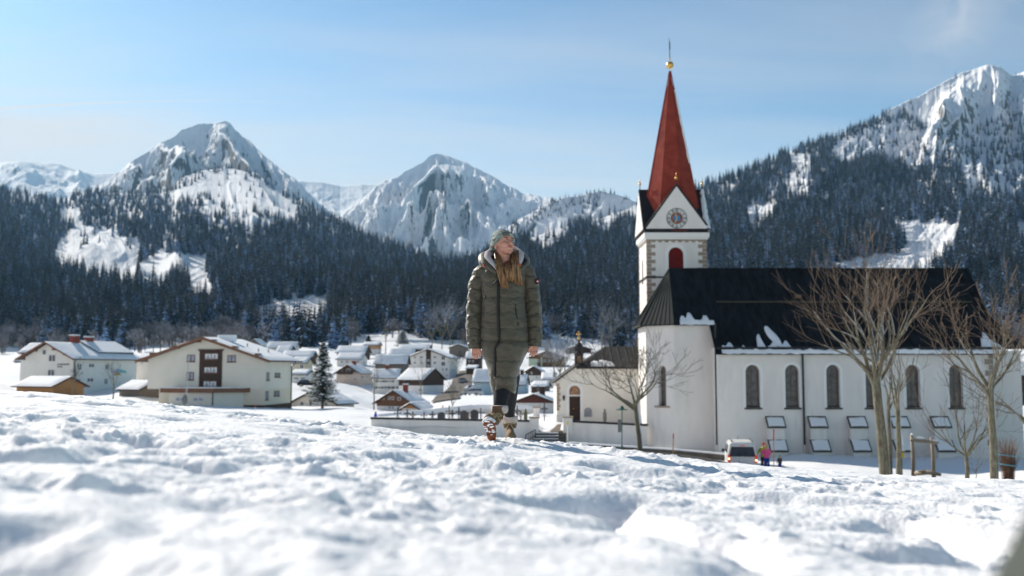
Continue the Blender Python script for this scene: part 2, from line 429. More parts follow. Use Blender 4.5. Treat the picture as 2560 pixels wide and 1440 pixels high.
# extra ground sight points: px, py, distance
GPTS = [(1690,1122,76),(2000,1129,74),(2400,1136,74),(2560,1150,74),(1900,1174,66),(2400,1204,60),(1500,1118,74),(1400,1108,80),
 (1100,1092,80),(930,1080,80),(850,1036,110),(700,1020,148),(450,1008,150),(0,1040,40),(0,1010,100),(1280,1150,45),(2560,1240,40),(640,1080,50),
 (1920,1200,45),(0,955,185),(0,930,240),(0,908,320),(0,893,420),(0,880,560),(250,990,180),(820,1005,185),(900,1015,160),(880,985,200),(870,960,255),
 (1150,962,280),(1120,1000,180),(1240,1010,170),(1380,1015,160),(1380,990,190),(1450,872,500),(1440,850,580),(1560,862,560),(1350,925,320),(1320,870,470),(1280,905,360),
 (100,880,500),(300,880,500),(600,868,520),(600,850,620),(0,862,700),(300,862,700),(900,868,480),(1000,835,560),(1000,852,500),(760,868,450),(800,850,560),(1180,860,500),(1300,845,600),
 (1600,880,450),(2000,890,420),(2400,890,380),(2560,900,300),(2700,900,350),(1700,1000,160),(2000,1000,150),(2300,1000,150),(1800,860,640),(2200,860,640),(2560,860,620),
 (-400,970,180),(-400,900,400),(-400,860,700),(3000,1000,150),(3000,900,400),(3000,860,640),(3000,1220,45),(-400,1000,60),(2560,1180,58),(3000,1200,60)]
cp = []
for (a, b_, c) in GPTS:
    k_, e_ = ke(a, b_); cp.append((k_, math.log(c), e_))
for h in HOUSES:
    k_, e_ = ke(h['C'], h['b']); cp.append((k_, math.log(h['d']), e_))
    k_, e_ = ke(h['L'], h['b']); cp.append((k_, math.log(h['d'] * 1.01), e_))
cp = np.array(cp)
_K = 3.2
def _phi(r): return r
def _pts(k, l): return np.stack([np.asarray(k) * _K, np.asarray(l)], -1)
_A = _pts(cp[:, 0], cp[:, 1])
_D = np.linalg.norm(_A[:, None] - _A[None], axis=-1)
_n = len(_A)
_Mx = np.zeros((_n + 3, _n + 3)); _Mx[:_n, :_n] = _phi(_D) - np.eye(_n) * 0.02
_Mx[:_n, _n] = 1; _Mx[:_n, _n + 1:] = _A; _Mx[_n, :_n] = 1; _Mx[_n + 1:, :_n] = _A.T
_wt = np.linalg.solve(_Mx, np.concatenate([cp[:, 2], np.zeros(3)]))
def valley(x, y):
    x = np.asarray(x, float); y = np.maximum(np.asarray(y, float), 20.0)
    sh = x.shape; q = _pts(x.ravel() / y.ravel(), np.log(y.ravel()))
    out = np.empty(len(q))
    for i in range(0, len(q), 20000):
        d = np.linalg.norm(q[i:i + 20000, None] - _A[None], axis=-1)
        out[i:i + 20000] = _phi(d) @ _wt[:_n] + _wt[_n] + q[i:i + 20000] @ _wt[_n + 1:]
    return (out.reshape(sh)) * y
# skyline of the near snow slope: sight elevation against k
_ck, _ce = zip(*[ke(a, b_) for a, b_ in [(-500, 940), (0, 975), (230, 990), (430, 1012), (640, 1033), (860, 1058), (1000, 1077), (1250, 1095), (1450, 1112), (1650, 1132), (1800, 1154), (2000, 1171), (2200, 1185), (2560, 1199), (3060, 1215)]])
def near(x, y):
    y = np.asarray(y, float); k = x / np.maximum(y, .2)
    e = np.interp(k, _ck, _ce)                     # skyline elevation in this direction
    yc = 9.0
    h0 = -0.21                                     # snow below the lens
    zc_ = e * yc
    t = y / yc
    lin = h0 * (1 - np.minimum(t, 1)) + zc_ * t + (-0.0) * t
    # tangent to the sight line at the crest, then rolling away
    over = np.maximum(y - yc, 0)
    h_cam = h0 * np.clip(1 - t, 0, 1)
    return np.where(y < yc, e * y + h_cam * np.clip(1 - t, 0, 1) ** 0.0, e * y - 0.018 * over ** 2 - 0.02 * over)
def ground(x, y):
    y = np.asarray(y, float)
    a = near(x, y); v = valley(x, y)
    k = np.asarray(x, float) / np.maximum(y, .2)
    e = np.interp(k, _ck, _ce)
    w = sstep(15, 38, y)
    g = a * (1 - w) + v * w
    # between the crest and the village street the ground stays below the sight line
    lim = e * y - 0.25 - 0.02 * (y - 12) + np.maximum(y - 44, 0) * 0.12
    g = np.where((y > 12) & (y < 75), np.minimum(g, lim), g)
    return g
def gz(x, y): return float(ground(np.array([x]), np.array([y]))[0])

# ---- near snow slope: trampled, cloddy snow
def snow_bumps(x, y):
    w1 = fbm(x * 0.9, y * 0.9, 3, 5) * 0.4
    big = fbm(x * 1.2 + w1, y * 1.2 - w1, 3, 11) * 0.03
    holes = -sstep(0.05, 0.75, noise2(x * 2.0 + w1, y * 2.0, 31)) * 0.085 * (1 + 1.1 * sstep(5, 2, y))
    h2 = -sstep(0.0, 0.8, noise2(x * 4.6 + w1, y * 4.3, 35)) * 0.032
    c1 = noise2(x * 8.0 + w1 * 2, y * 8.0, 41) * 0.018
    m = sstep(-0.3, 0.5, noise2(x * 1.5, y * 1.5, 61))
    wx = noise2(x * 9, y * 9, 63) * 0.04; wy = noise2(x * 9, y * 9, 64) * 0.04
    clod = sstep(0.30, 0.62, noise2((x + wx) * 6.1, (y + wy) * 6.1, 71)) * 0.022
    clod2 = sstep(0.25, 0.65, noise2((x + wx) * 14.1, (y + wy) * 14.1, 73)) * 0.015
    c3 = noise2(x * 21, y * 21, 76) * 0.007
    fine = fbm(x * 42, y * 42, 3, 81) * 0.0035
    pt_ = .4 + .9 * sstep(-.45, .5, noise2(x * .55 + 9, y * .4, 97))
    return big + holes + .8 * pt_ * (h2 + c1 + clod * (0.15 + m) + clod2 * (0.2 + m) + c3 * (0.3 + m)) + fine + 0.05
kk = np.linspace(ke(-260, 1000)[0], ke(2820, 1000)[0], 1040)
yy = np.exp(np.linspace(math.log(0.55), math.log(15.5), 900))
KK, YY = np.meshgrid(kk, yy); XX = KK * YY
ZZ = near(XX, YY)
far_ = 1 - sstep(12, 15, YY)
bz = snow_bumps(XX, YY)
env = 0.45 + 0.55 * sstep(0.8, 3.5, YY)
# footprint flattening round the walker
walk = P(1255, 1103, 8.1)
rr = np.hypot(XX - walk.x, YY - 8.1)
env = env * (1 - 0.35 * sstep(3.5, 6.5, YY))
env = env * (0.35 + 0.65 * sstep(0.25, 0.8, rr))
foot = np.zeros_like(XX)
for (fx_, fy_, fa) in [(.42, 8.95, .2), (.10, 8.75, -.1), (.36, 8.45, .1), (-.30, 7.35, .3), (-.02, 6.95, .2), (-.42, 6.6, .3), (-.2, 6.1, .2), (-.62, 5.75, .3), (.9, 7.7, -.6), (1.3, 7.2, -.5), (1.15, 6.7, -.5), (-1.6, 8.1, .8), (-1.9, 7.6, .8), (-2.3, 7.2, .7)]:
    ux, uy = (XX - fx_) * math.cos(fa) - (YY - fy_) * math.sin(fa), (XX - fx_) * math.sin(fa) + (YY - fy_) * math.cos(fa)
    q = (ux / .065) ** 2 + (uy / .15) ** 2
    foot = foot - .065 * np.exp(-q ** 2 * .6) + .022 * np.exp(-((np.sqrt(q) - 1.6) / .35) ** 2) * (1 + .8 * noise2(XX * 18, YY * 18, 88))
foot = foot + .024 * np.exp(-(rr / .38) ** 2) + .012 * sstep(.1, .5, noise2(XX * 22, YY * 22, 89)) * np.exp(-(rr / .5) ** 2)
ZZ = ZZ + foot + (bz - 0.062) * env * far_ - 0.3 * sstep(13, 15.5, YY)
ms, nts, bs = mat_new('near_snow')
bs.inputs['Base Color'].default_value = (0.87, 0.875, 0.89, 1); bs.inputs['Roughness'].default_value = 0.75
bs.inputs['Specular IOR Level'].default_value = 0.25
bs.inputs['Subsurface Weight'].default_value = 0.6; bs.inputs['Subsurface Radius'].default_value = (1.0, 1.0, 1.0); bs.inputs['Subsurface Scale'].default_value = 0.03
t_ = nts.nodes.new('ShaderNodeTexCoord'); n_ = nd(nts, 'ShaderNodeTexNoise'); n_.inputs['Scale'].default_value = 60; n_.inputs['Detail'].default_value = 5
nts.links.new(t_.outputs['Object'], n_.inputs['Vector'])
b_ = nd(nts, 'ShaderNodeBump'); b_.inputs['Distance'].default_value = 0.006; nts.links.new(n_.outputs['Fac'], b_.inputs['Height']); nts.links.new(b_.outputs[0], bs.inputs['Normal'])
o = grid_mesh('snow_field', XX, YY, ZZ, ms)
tag(o, 'trampled cloddy snow slope in the foreground', 'snow', kind='structure')
# the same slope carried on to both sides of the view and behind the camera
gx, gy = np.meshgrid(np.linspace(-16, 16, 420), np.linspace(-6, 15.2, 300))
gyy = np.maximum(gy, .6); zz = near(np.clip(gx, -.75 * gyy, .75 * gyy), gyy) - .05 * np.sign(gx) * np.maximum(np.abs(gx) - .75 * gyy, 0) - .02 * np.minimum(gy - .6, 0)
kx = gx / gyy; ins_ = (1 - sstep(.52, .60, np.abs(kx))) * sstep(.5, .8, gy)
zz = zz + (snow_bumps(gx, gy) - .062) * .6 - .24 * ins_ - .02
o = grid_mesh('snow_field', gx, gy, zz, ms); tag(o, 'snow slope round and behind the camera', 'snow', kind='structure')
SNZ = lambda x, y: float(near(np.array([x]), np.array([y]))[0])

# ---- valley floor from behind the crest to the foot of the woods
kk = np.linspace(ke(-500, 900)[0], ke(3060, 900)[0], 620)
yy = np.exp(np.linspace(math.log(13.2), math.log(900), 560))
KK, YY = np.meshgrid(kk, yy); XX = KK * YY
ZZ = ground(XX, YY)
amp = np.clip(YY / 150, 0.12, 1.5)
ZZ = ZZ + fbm(XX / 14, YY / 14, 3, 91) * 0.18 * amp * sstep(20, 60, YY) + fbm(XX / 3.2, YY / 3.2, 2, 95) * 0.04 * sstep(20, 60, YY) - 0.12
ZZ = ZZ - np.where(YY < 16, 0.12, 0)
M_VAL = mat('valley_snow', (0.84, 0.85, 0.87), rough=0.9, var=0.03, scale=0.06, bump=0.15, bscale=0.6, spec=0.15)
valley_o = grid_mesh('ground', XX, YY, ZZ, M_VAL)
tag(valley_o, 'snow covered valley floor with the village', 'ground', kind='structure')

# ------------------------------------------------------------------ mountains
def mat_mountain(name, lo, hi, rock=(0.05, 0.052, 0.062), nscale=0.006, nw=1.4):
    m, nt, b = mat_new(name)
    b.inputs['Roughness'].default_value = 0.9; b.inputs['Specular IOR Level'].default_value = 0.1
    g = nt.nodes.new('ShaderNodeNewGeometry'); sp = nt.nodes.new('ShaderNodeSeparateXYZ'); nt.links.new(g.outputs['Normal'], sp.inputs[0])
    n = nd(nt, 'ShaderNodeTexNoise'); n.inputs['Scale'].default_value = nscale; n.inputs['Detail'].default_value = 12; n.inputs['Roughness'].default_value = 0.74
    mp_ = nd(nt, 'ShaderNodeMapping'); mp_.inputs['Scale'].default_value = (1, 1, .6); mp_.inputs['Rotation'].default_value = (0, .5, 0)
    nt.links.new(g.outputs['Position'], mp_.inputs[0]); nt.links.new(mp_.outputs[0], n.inputs['Vector'])
    a = nd(nt, 'ShaderNodeMath', operation='MULTIPLY_ADD'); nt.links.new(n.outputs['Fac'], a.inputs[0]); a.inputs[1].default_value = nw; nt.links.new(sp.outputs['Z'], a.inputs[2])
    nf = nd(nt, 'ShaderNodeTexNoise'); nf.inputs['Scale'].default_value = nscale * 7; nf.inputs['Detail'].default_value = 8; nf.inputs['Roughness'].default_value = .7
    nt.links.new(g.outputs['Position'], nf.inputs['Vector'])
    a_ = a; a = nd(nt, 'ShaderNodeMath', operation='MULTIPLY_ADD'); nt.links.new(nf.outputs['Fac'], a.inputs[0]); a.inputs[1].default_value = .7; nt.links.new(a_.outputs[0], a.inputs[2])
    mr = nd(nt, 'ShaderNodeMapRange'); mr.inputs['From Min'].default_value = lo; mr.inputs['From Max'].default_value = hi
    nt.links.new(a.outputs[0], mr.inputs['Value'])
    n2 = nd(nt, 'ShaderNodeTexNoise'); n2.inputs['Scale'].default_value = nscale * 9; n2.inputs['Detail'].default_value = 6
    nt.links.new(g.outputs['Position'], n2.inputs['Vector'])
    rk = ramp(nt, n2.outputs['Fac'], [(0.3, tuple(c * 0.6 for c in rock)), (0.7, tuple(c * 1.5 for c in rock))])
    mx = nd(nt, 'ShaderNodeMix', data_type='RGBA'); nt.links.new(mr.outputs[0], mx.inputs['Factor'])
    nt.links.new(rk, mx.inputs[6]); mx.inputs[7].default_value = (0.85, 0.86, 0.88, 1)
    nt.links.new(mx.outputs[2], b.inputs['Base Color'])
    bp = nd(nt, 'ShaderNodeBump'); bp.inputs['Distance'].default_value = 9; bp.inputs['Strength'].default_value = 0.6
    nt.links.new(n.outputs['Fac'], bp.inputs['Height']); nt.links.new(bp.outputs[0], b.inputs['Normal'])
    return m

SHEETS = {}
def sheet(name, crest, dc, foot_py, df, mt, label, u0, u1, nc=700, nt_=260, relief=0.0, rs=(9, 3), seed=1, prof=1.0, rough=0.0, spurs=(), back=0.5, skew=0.0, fine=0.0, rmul=None):
    ck = np.array([ke(a, b_) for a, b_ in crest])
    k = np.linspace(ke(u0, 700)[0], ke(u1, 700)[0], nc)
    e1 = np.interp(k, ck[:, 0], ck[:, 1])
    pxs = 1280 + F * k
    if callable(dc): D1 = dc(pxs)
    else: D1 = np.interp(pxs, [a for a, _ in dc], [b_ for _, b_ in dc])
    if callable(foot_py): fp = foot_py(pxs)
    else: fp = np.interp(pxs, [a for a, _ in foot_py], [b_ for _, b_ in foot_py])
    e0 = ke(1280, fp)[1] if np.isscalar(fp) else np.array([ke(1280, q)[1] for q in fp])
    D0 = np.interp(pxs, [a for a, _ in df], [b_ for _, b_ in df]) if isinstance(df, (list, tuple)) else np.full(nc, float(df))
    e1 = e1 + fbm(k * 60, k * 0 + seed * 3.1, 5, seed + 3, gain=0.6) * rough
    t = np.linspace(0, 1, nt_)
    K, T = np.meshgrid(k, t)
    D = D0[None] * (D1 / D0)[None] ** T
    base = e0[None] + (e1 - e0)[None] * (T ** prof)
    if relief:
        a = ridged(K * rs[0] + T * skew + seed * 5 + fbm(K * rs[0] * 1.5, T * 3, 2, seed + 44) * 0.12, T * rs[1] + fbm(K * rs[0] * 2, T * 4, 3, seed + 40) * 0.2, 6, seed, gain=0.5)
        envl = np.clip(np.minimum(T * 5, (1 - T) * 5), 0, 1) ** 0.8
        base = base - (1.15 - a) * relief * envl * (1 if rmul is None else rmul(pxs[None], T)) * (0.6 + 0.4 * T)
    if fine:
        base = base + fbm(K * rs[0] * 9, T * rs[1] * 9, 4, seed + 60) * fine * np.clip((1 - T) * 12, 0, 1)
    for (pts, w, hgt) in spurs:      # pts: list of (px, py-as-t) along a rib of rock
        sk = np.array([(q[0] - 1280) / F for q in pts]); st = np.array([q[1] for q in pts])
        best = np.full(K.shape, 1e9)
        for i in range(len(pts) - 1):
            ax, at = sk[i], st[i]; bx, bt = sk[i + 1], st[i + 1]
            sx, sy = 1.0, 0.25
            vx, vy = (bx - ax) * sx, (bt - at) * sy
            px_, py_ = (K - ax) * sx, (T - at) * sy
            u = np.clip((px_ * vx + py_ * vy) / (vx * vx + vy * vy), 0, 1)
            best = np.minimum(best, np.hypot(px_ - u * vx, py_ - u * vy))
        base = base + hgt * np.clip(1 - best / w, 0, 1) * np.clip((1 - T) * 4, 0, 1)
        lim_ = e0[None] + (e1 - e0)[None] * (1 - (1 - T) * 0.55)
        base = np.where(T > 0.4, np.minimum(base, lim_), base)
    Z = base * D
    # back side falls away behind the crest
    tb = np.linspace(0, 1, 40)[1:, None]
    Db = D1[None] * (1 + 0.5 * tb)
    Zb = (e1 * D1)[None] * (1 - tb * 0.9) - tb * back * 80
    Kb = np.repeat(k[None], len(tb), 0)
    Ds = D[:1] * .96; Xa = np.concatenate([K[:1] * Ds, K * D, Kb * Db]); Ya = np.concatenate([Ds, D, Db]); Za = np.concatenate([Z[:1] - 45, Z, Zb])
    o = grid_mesh(name, Xa, Ya, Za, mt)
    tag(o, label, 'mountain', kind='structure')
    SHEETS[label] = (K, D, Z / D, T)
    return o
M_MA = mat_mountain('far_snow_peak', 1.42, 1.5, nscale=0.006)
M_MB = mat_mountain('left_peak_snow_rock', 1.41, 1.45, nscale=0.014)
M_MD = mat_mountain('centre_peak_snow_rock', 1.24, 1.28, nscale=0.013)
M_ML = mat_mountain('hill_snow', 1.28, 1.38, nscale=0.02, rock=(0.07, 0.065, 0.06))
M_MR = mat_mountain('right_peak_snow_rock', 1.50, 1.56, nscale=0.020, rock=(0.11, 0.10, 0.095))
sheet('mountain', [(-300, 420), (0, 405), (60, 403), (150, 410), (190, 425), (235, 435), (300, 431), (340, 440), (500, 470)], [(0, 6500), (500, 6500)], [(0, 560), (500, 560)], 4300, M_MA,
      'far white ridge at the left edge behind the woods', -300, 520, 300, 160, relief=0.016, rs=(7, 2), seed=3, rough=0.0006, fine=0.001)
sheet('mountain', [(600, 470), (745, 452), (800, 455), (850, 465), (905, 461), (945, 463), (1100, 470)], [(0, 6800), (500, 6800)], [(0, 600), (500, 600)], 4600, M_MA,
      'low white saddle between the two big peaks', 600, 1100, 240, 150, relief=0.010, rs=(9, 2), seed=8, rough=0.0006, fine=0.001)
sheet('mountain', [(60, 640), (180, 510), (250, 465), (295, 430), (340, 395), (365, 380), (400, 358), (440, 340), (455, 325), (490, 312), (530, 308), (560, 304), (575, 308), (585, 322), (620, 350), (680, 405), (740, 450), (800, 510), (880, 560), (940, 595), (1050, 640)],
      [(0, 3200), (300, 3400), (560, 3900), (700, 3500), (1000, 3000)], [(0, 660), (560, 640), (1000, 690)], 2300, M_MB,
      'steep pointed snow and rock peak on the left', 60, 1060, 800, 330, relief=0.036, rs=(17, 2.0), seed=21, rough=0.0016, fine=0.0040, skew=2.2, prof=0.95, rmul=lambda px, T: .45 + .65 * np.exp(-((px - 450) / 150) ** 2),
      spurs=[([(560, 1.0), (470, .75), (380, .55), (300, .35)], .022, .024), ([(575, .98), (640, .6), (700, .3)], .02, .02), ([(555, .9), (560, .55), (600, .2)], .02, .015)])
sheet('mountain', [(800, 600), (860, 525), (905, 500), (940, 465), (985, 445), (1010, 432), (1040, 415), (1075, 392), (1090, 386), (1110, 388), (1150, 400), (1200, 425), (1260, 460), (1310, 483), (1375, 497), (1450, 520), (1560, 560)],
      [(800, 4300), (1100, 5000), (1500, 4300)], [(800, 660), (1100, 690), (1500, 690)], 3000, M_MD,
      'broad snowy peak with rock ribs in the centre', 800, 1560, 700, 330, relief=0.040, rs=(17, 2.4), seed=33, rough=0.0016, fine=0.0044, skew=-1.0, prof=0.9, rmul=lambda px, T: .25 + .85 * np.exp(-((px - 1100) / 130) ** 2),
      spurs=[([(1090, 1.0), (1030, .6), (1010, .3)], .018, .022), ([(1095, .98), (1130, .65), (1090, .3)], .02, .022), ([(1150, .9), (1190, .6), (1200, .35)], .02, .018)])
sheet('hill', [(1150, 690), (1280, 560), (1330, 532), (1380, 502), (1440, 490), (1500, 479), (1560, 492), (1600, 507), (1700, 540), (1800, 600)],
      [(1280, 2600), (1700, 2600)], [(1150, 700), (1800, 700)], 1900, M_ML, 'wooded ridge with snow chutes left of the church tower', 1150, 1800, 420, 180, relief=0.022, rs=(14, 1.5), seed=44, rough=0.001, fine=0.001)
sheet('hill', [(-400, 440), (0, 470), (60, 482), (130, 502), (170, 510), (185, 486), (230, 480), (400, 485), (430, 474), (450, 445), (500, 428), (560, 418), (600, 424), (650, 446), (700, 480), (760, 507), (840, 548), (900, 583), (940, 602), (1000, 622), (1060, 645), (1100, 660), (1150, 680), (1250, 730), (1400, 800)],
      [(-400, 1700), (0, 1800), (560, 2200), (1000, 1500), (1150, 1150), (1400, 950)], [(-400, 880), (0, 872), (600, 868), (1000, 850), (1400, 850)], [(-400, 560), (0, 560), (600, 560), (1000, 500), (1400, 520)], M_ML,
      'wooded hill on the left with ski slope clearings', -400, 1400, 1000, 320, relief=0.013, rs=(8, 2.2), seed=55, rough=0.0006, prof=0.92)
sheet('hill', [(850, 880), (950, 800), (1040, 720), (1130, 668), (1200, 645), (1290, 605), (1400, 570), (1500, 545), (1600, 512), (1700, 480), (1760, 468), (1850, 437), (1930, 397), (2010, 365), (2100, 338), (2180, 300), (2250, 262), (2290, 245), (2340, 215), (2400, 185), (2440, 170), (2470, 163), (2500, 168), (2528, 190), (2560, 180), (2700, 150), (3000, 130)],
      [(850, 800), (1130, 1300), (1400, 1500), (1760, 1800), (2100, 2100), (2470, 3000), (3000, 3000)], [(850, 895), (1100, 865), (1560, 862), (2560, 880), (3000, 880)], [(850, 520), (1200, 500), (1600, 560), (2000, 560), (2560, 560), (3000, 560)], M_MR,
      'wooded mountainside on the right rising to a rocky snow peak', 850, 3000, 1300, 420, relief=0.026, rs=(9, 2.4), seed=66, rough=0.0012, prof=0.95, fine=0.0022, rmul=lambda px, T: .30 + .70 * sstep(2150, 2320, px) * sstep(.55, .75, T))
# ------------------------------------------------------------------ forests
def inpoly(px, py, poly):
    poly = np.array(poly, float); n = len(poly); c = np.zeros(px.shape, bool)
    j = n - 1
    for i in range(n):
        xi, yi = poly[i]; xj, yj = poly[j]
        m = ((yi > py) != (yj > py)) & (px < (xj - xi) * (py - yi) / (yj - yi + 1e-9) + xi)
        c ^= m; j = i
    return c
CLEAR = [   # (polygon, share of trees that stay)
 ([(135,640),(150,600),(192,560),(262,575),(300,590),(345,596),(348,625),(336,660),(345,690),(300,684),(235,660),(160,648)], .03),
 ([(352,655),(400,628),(455,640),(512,640),(516,690),(540,728),(500,722),(478,700),(470,668),(452,655),(425,660),(405,705),(345,685)], .01),
 ([(425,490),(470,462),(520,440),(575,424),(612,432),(655,456),(700,485),(745,520),(735,540),(680,520),(640,512),(600,486),(560,476),(500,470),(455,490)], .05),
 ([(505,505),(560,492),(610,500),(640,540),(690,560),(640,570),(600,560),(560,545),(520,540)], .15),
 ([(620,545),(640,560),(640,600),(622,625),(600,610)], .3),
 ([(150,525),(200,520),(205,570),(150,558)], .12),
 ([(0,470),(60,480),(120,505),(90,510),(30,498)], .55),
 ([(632,775),(680,756),(740,750),(790,740),(822,752),(815,782),(760,790),(720,775),(660,795)], .0),
 ([(888,838),(960,830),(1000,826),(1050,812),(1085,870),(900,885)], .03),
 ([(360,788),(440,790),(450,805),(380,808)], .2),
 ([(300,420),(420,430),(440,485),(300,485)], .6),
 # right mountainside
 ([(2055,690),(2100,652),(2250,632),(2278,600),(2250,565),(2222,546),(2300,556),(2385,562),(2396,530),(2404,560),(2375,618),(2330,655),(2260,690)], .0),
 ([(1866,515),(1940,508),(1946,522),(1925,565),(1868,600)], .12),
 ([(1975,385),(2028,385),(2028,425),(1982,418)], .05),
 ([(1930,445),(2030,425),(2018,495),(1990,500),(1960,470)], .15),
 ([(1780,468),(1840,462),(1860,478),(1800,480)], .12),
 ([(2095,350),(2200,312),(2260,305),(2330,335),(2365,372),(2335,410),(2302,442),(2262,430),(2250,405),(2180,392),(2130,410),(2070,400)], .12),
 ([(2340,350),(2560,300),(2560,460),(2420,500),(2400,430)], .42),
 ([(2400,440),(2560,400),(2560,500),(2430,500)], .30),
 ([(2545,560),(2600,560),(2600,600),(2540,590)], .0),
 ([(2225,285),(2260,262),(2330,322),(2400,312),(2440,312),(2470,290),(2560,268),(2700,260),(3000,240),(3000,60),(2400,60),(2225,240)], .015),
 ([(1320,600),(1345,560),(1392,535),(1425,560),(1372,610)], .05),
 ([(1480,540),(1500,500),(1530,492),(1590,505),(1600,530),(1550,520),(1520,560)], .04),
 ([(1380,540),(1440,510),(1470,515),(1440,560)], .3),
 ([(1375,835),(1460,845),(1600,868),(1600,890),(1360,890)], .0),
]
rng = np.random.RandomState(11)
def scatter(label, n, pxr, pymax, skip=None):
    """random positions on a mountain sheet, evenly spread over what can be seen of it"""
    K, D, E, T = SHEETS[label]
    nr, nc = K.shape
    col = rng.uniform(0, nc - 1.001, n); c0 = col.astype(int)
    runmax = np.maximum.accumulate(E, 0)
    lo = runmax[0][c0]; hi = runmax[-1][c0]
    tgt = lo + (hi - lo) * rng.rand(n)
    t = np.empty(n)
    order = np.argsort(c0)
    for c in np.unique(c0):
        m = c0 == c
        t[m] = np.searchsorted(runmax[:, c], tgt[m])
    t = np.clip(t, 1, nr - 1).astype(int)
    k = K[t, c0] + (col - c0) * (K[0, 1] - K[0, 0]); d = D[t, c0]; e = E[t, c0]
    d = d + rng.uniform(-.5, .5, n) * (D[np.minimum(t + 1, nr - 1), c0] - D[t - 1, c0])
    px, py = proj(k, 1.0, e)
    keep = (px > pxr[0]) & (px < pxr[1]) & (py < pymax)
    pr = rng.rand(n)
    for poly, share in CLEAR:
        ins = inpoly(px, py, poly)
        if share < .06: ins = ins | inpoly(px, py - 15000.0 / d, poly) | inpoly(px, py - 32000.0 / d, poly)
        keep &= ~(ins & (pr > share))
    # ragged edges and thin patches
    thin = fbm(px / 90, py / 45, 3, 200)
    keep &= ~((thin > 0.75) & (pr > 0.35))
    if skip is not None: keep &= ~(skip(px, py) & (rng.rand(n) < .6))
    return np.stack([k * d, d, e * d - 0.6, px, py], -1)[keep]
HIDE = lambda px, py: (px > 1620) & (px < 2500) & (py > 700)
LF = 'wooded hill on the left with ski slope clearings'
RF = 'wooded mountainside on the right rising to a rocky snow peak'
EF = 'wooded ridge with snow chutes left of the church tower'
tl = scatter(LF, 21000, (-250, 1300), 885)
tr = scatter(RF, 30000, (850, 2850), 885, HIDE)
tr = np.concatenate([tr, scatter(RF, 26000, (1740, 2330), 455)])
te = scatter(EF, 2600, (1200, 1750), 700)
# trees on the lower slope of the great left peak, above the knoll
# ragged lower edge: clumps standing out on the valley snow
gp, gd = rng.uniform(-150, 1640, 2600), np.exp(rng.uniform(math.log(400), math.log(600), 2600))
kq = np.array([ke(q, 870)[0] for q in gp]); xg = kq * gd
keep = (fbm(gp / 60, np.log(gd) * 9, 3, 500) > .22) & ~((gp > 880) & (gp < 1085)) & ~((gp > 1340) & (gp < 1500)) & (gd > 455 + 60 * noise2(gp / 70, gp * 0, 505))
zg = ground(xg, gd); q1, q2 = proj(xg, gd, zg)
tg = np.stack([xg, gd, zg - .5, q1, q2], -1)[keep]
TT = np.concatenate([tl, tr, te, tg])
# height: spruces are about 22 m, a little less high on the slopes
hgt = rng.uniform(11, 23, len(TT)) * np.clip(1.12 - np.clip(TT[:, 2], 0, 600) / 1800, .6, 1.1) * np.where(TT[:, 3] > 1650, 1.22, 1.0)
# bare broadleaf patches low on the slopes
bare = ((fbm(TT[:, 3] / 130, TT[:, 4] / 60, 3, 300) + (TT[:, 4] - 800) / 130) > 0.42) & (TT[:, 4] > 690)
bare |= (rng.rand(len(TT)) < 0.05) & (TT[:, 4] > 640)

def needle_mat(name, green, snow, thr, patch, mixed=True):
    m, nt, b = mat_new(name)
    b.inputs['Roughness'].default_value = 0.85; b.inputs['Specular IOR Level'].default_value = 0.15
    oi = nt.nodes.new('ShaderNodeObjectInfo'); g = nt.nodes.new('ShaderNodeNewGeometry'); t = nt.nodes.new('ShaderNodeTexCoord')
    n = nd(nt, 'ShaderNodeTexNoise'); n.inputs['Scale'].default_value = patch; n.inputs['Detail'].default_value = 3
    nt.links.new(t.outputs['Object'], n.inputs['Vector'])
    sp = nt.nodes.new('ShaderNodeSeparateXYZ'); nt.links.new(g.outputs['True Normal'], sp.inputs[0])
    ab = nd(nt, 'ShaderNodeMath', operation='ABSOLUTE'); nt.links.new(sp.outputs[2], ab.inputs[0])
    a = nd(nt, 'ShaderNodeMath', operation='MULTIPLY_ADD'); nt.links.new(ab.outputs[0], a.inputs[0]); a.inputs[1].default_value = 0.5; nt.links.new(n.outputs['Fac'], a.inputs[2])
    a2 = nd(nt, 'ShaderNodeMath', operation='MULTIPLY_ADD'); nt.links.new(oi.outputs['Random'], a2.inputs[0]); a2.inputs[1].default_value = 0.22; nt.links.new(a.outputs[0], a2.inputs[2])
    mr = nd(nt, 'ShaderNodeMapRange'); mr.inputs['From Min'].default_value = thr; mr.inputs['From Max'].default_value = thr + 0.12
    nt.links.new(a2.outputs[0], mr.inputs['Value'])
    cv = ramp(nt, oi.outputs['Random'], [(0, tuple(c * .5 for c in green)), (.55, tuple(c * 1.3 for c in green))] + ([(.85, (green[0] * 2.6, green[1] * 1.7, green[2])), (1, (green[0] * 5, green[1] * 2.2, green[2] * 1.2))] if mixed else [(1, tuple(c * 1.6 for c in green))]))
    mx = nd(nt, 'ShaderNodeMix', data_type='RGBA'); nt.links.new(mr.outputs[0], mx.inputs['Factor']); nt.links.new(cv, mx.inputs[6]); mx.inputs[7].default_value = (*snow, 1)
    nt.links.new(mx.outputs[2], b.inputs['Base Color'])
    return m
M_NEED = needle_mat('frosted_needles', (0.012, 0.026, 0.036), (0.30, 0.46, 0.74), 0.94, 9)  # frost colour also carries the blue sky it would reflect
M_TWIG = needle_mat('frosted_twigs', (0.15, 0.135, 0.14), (0.48, 0.53, 0.62), 0.82, 6, False)
M_BARK = mat('spruce_bark', (0.09, 0.065, 0.05), var=0.3, scale=5)

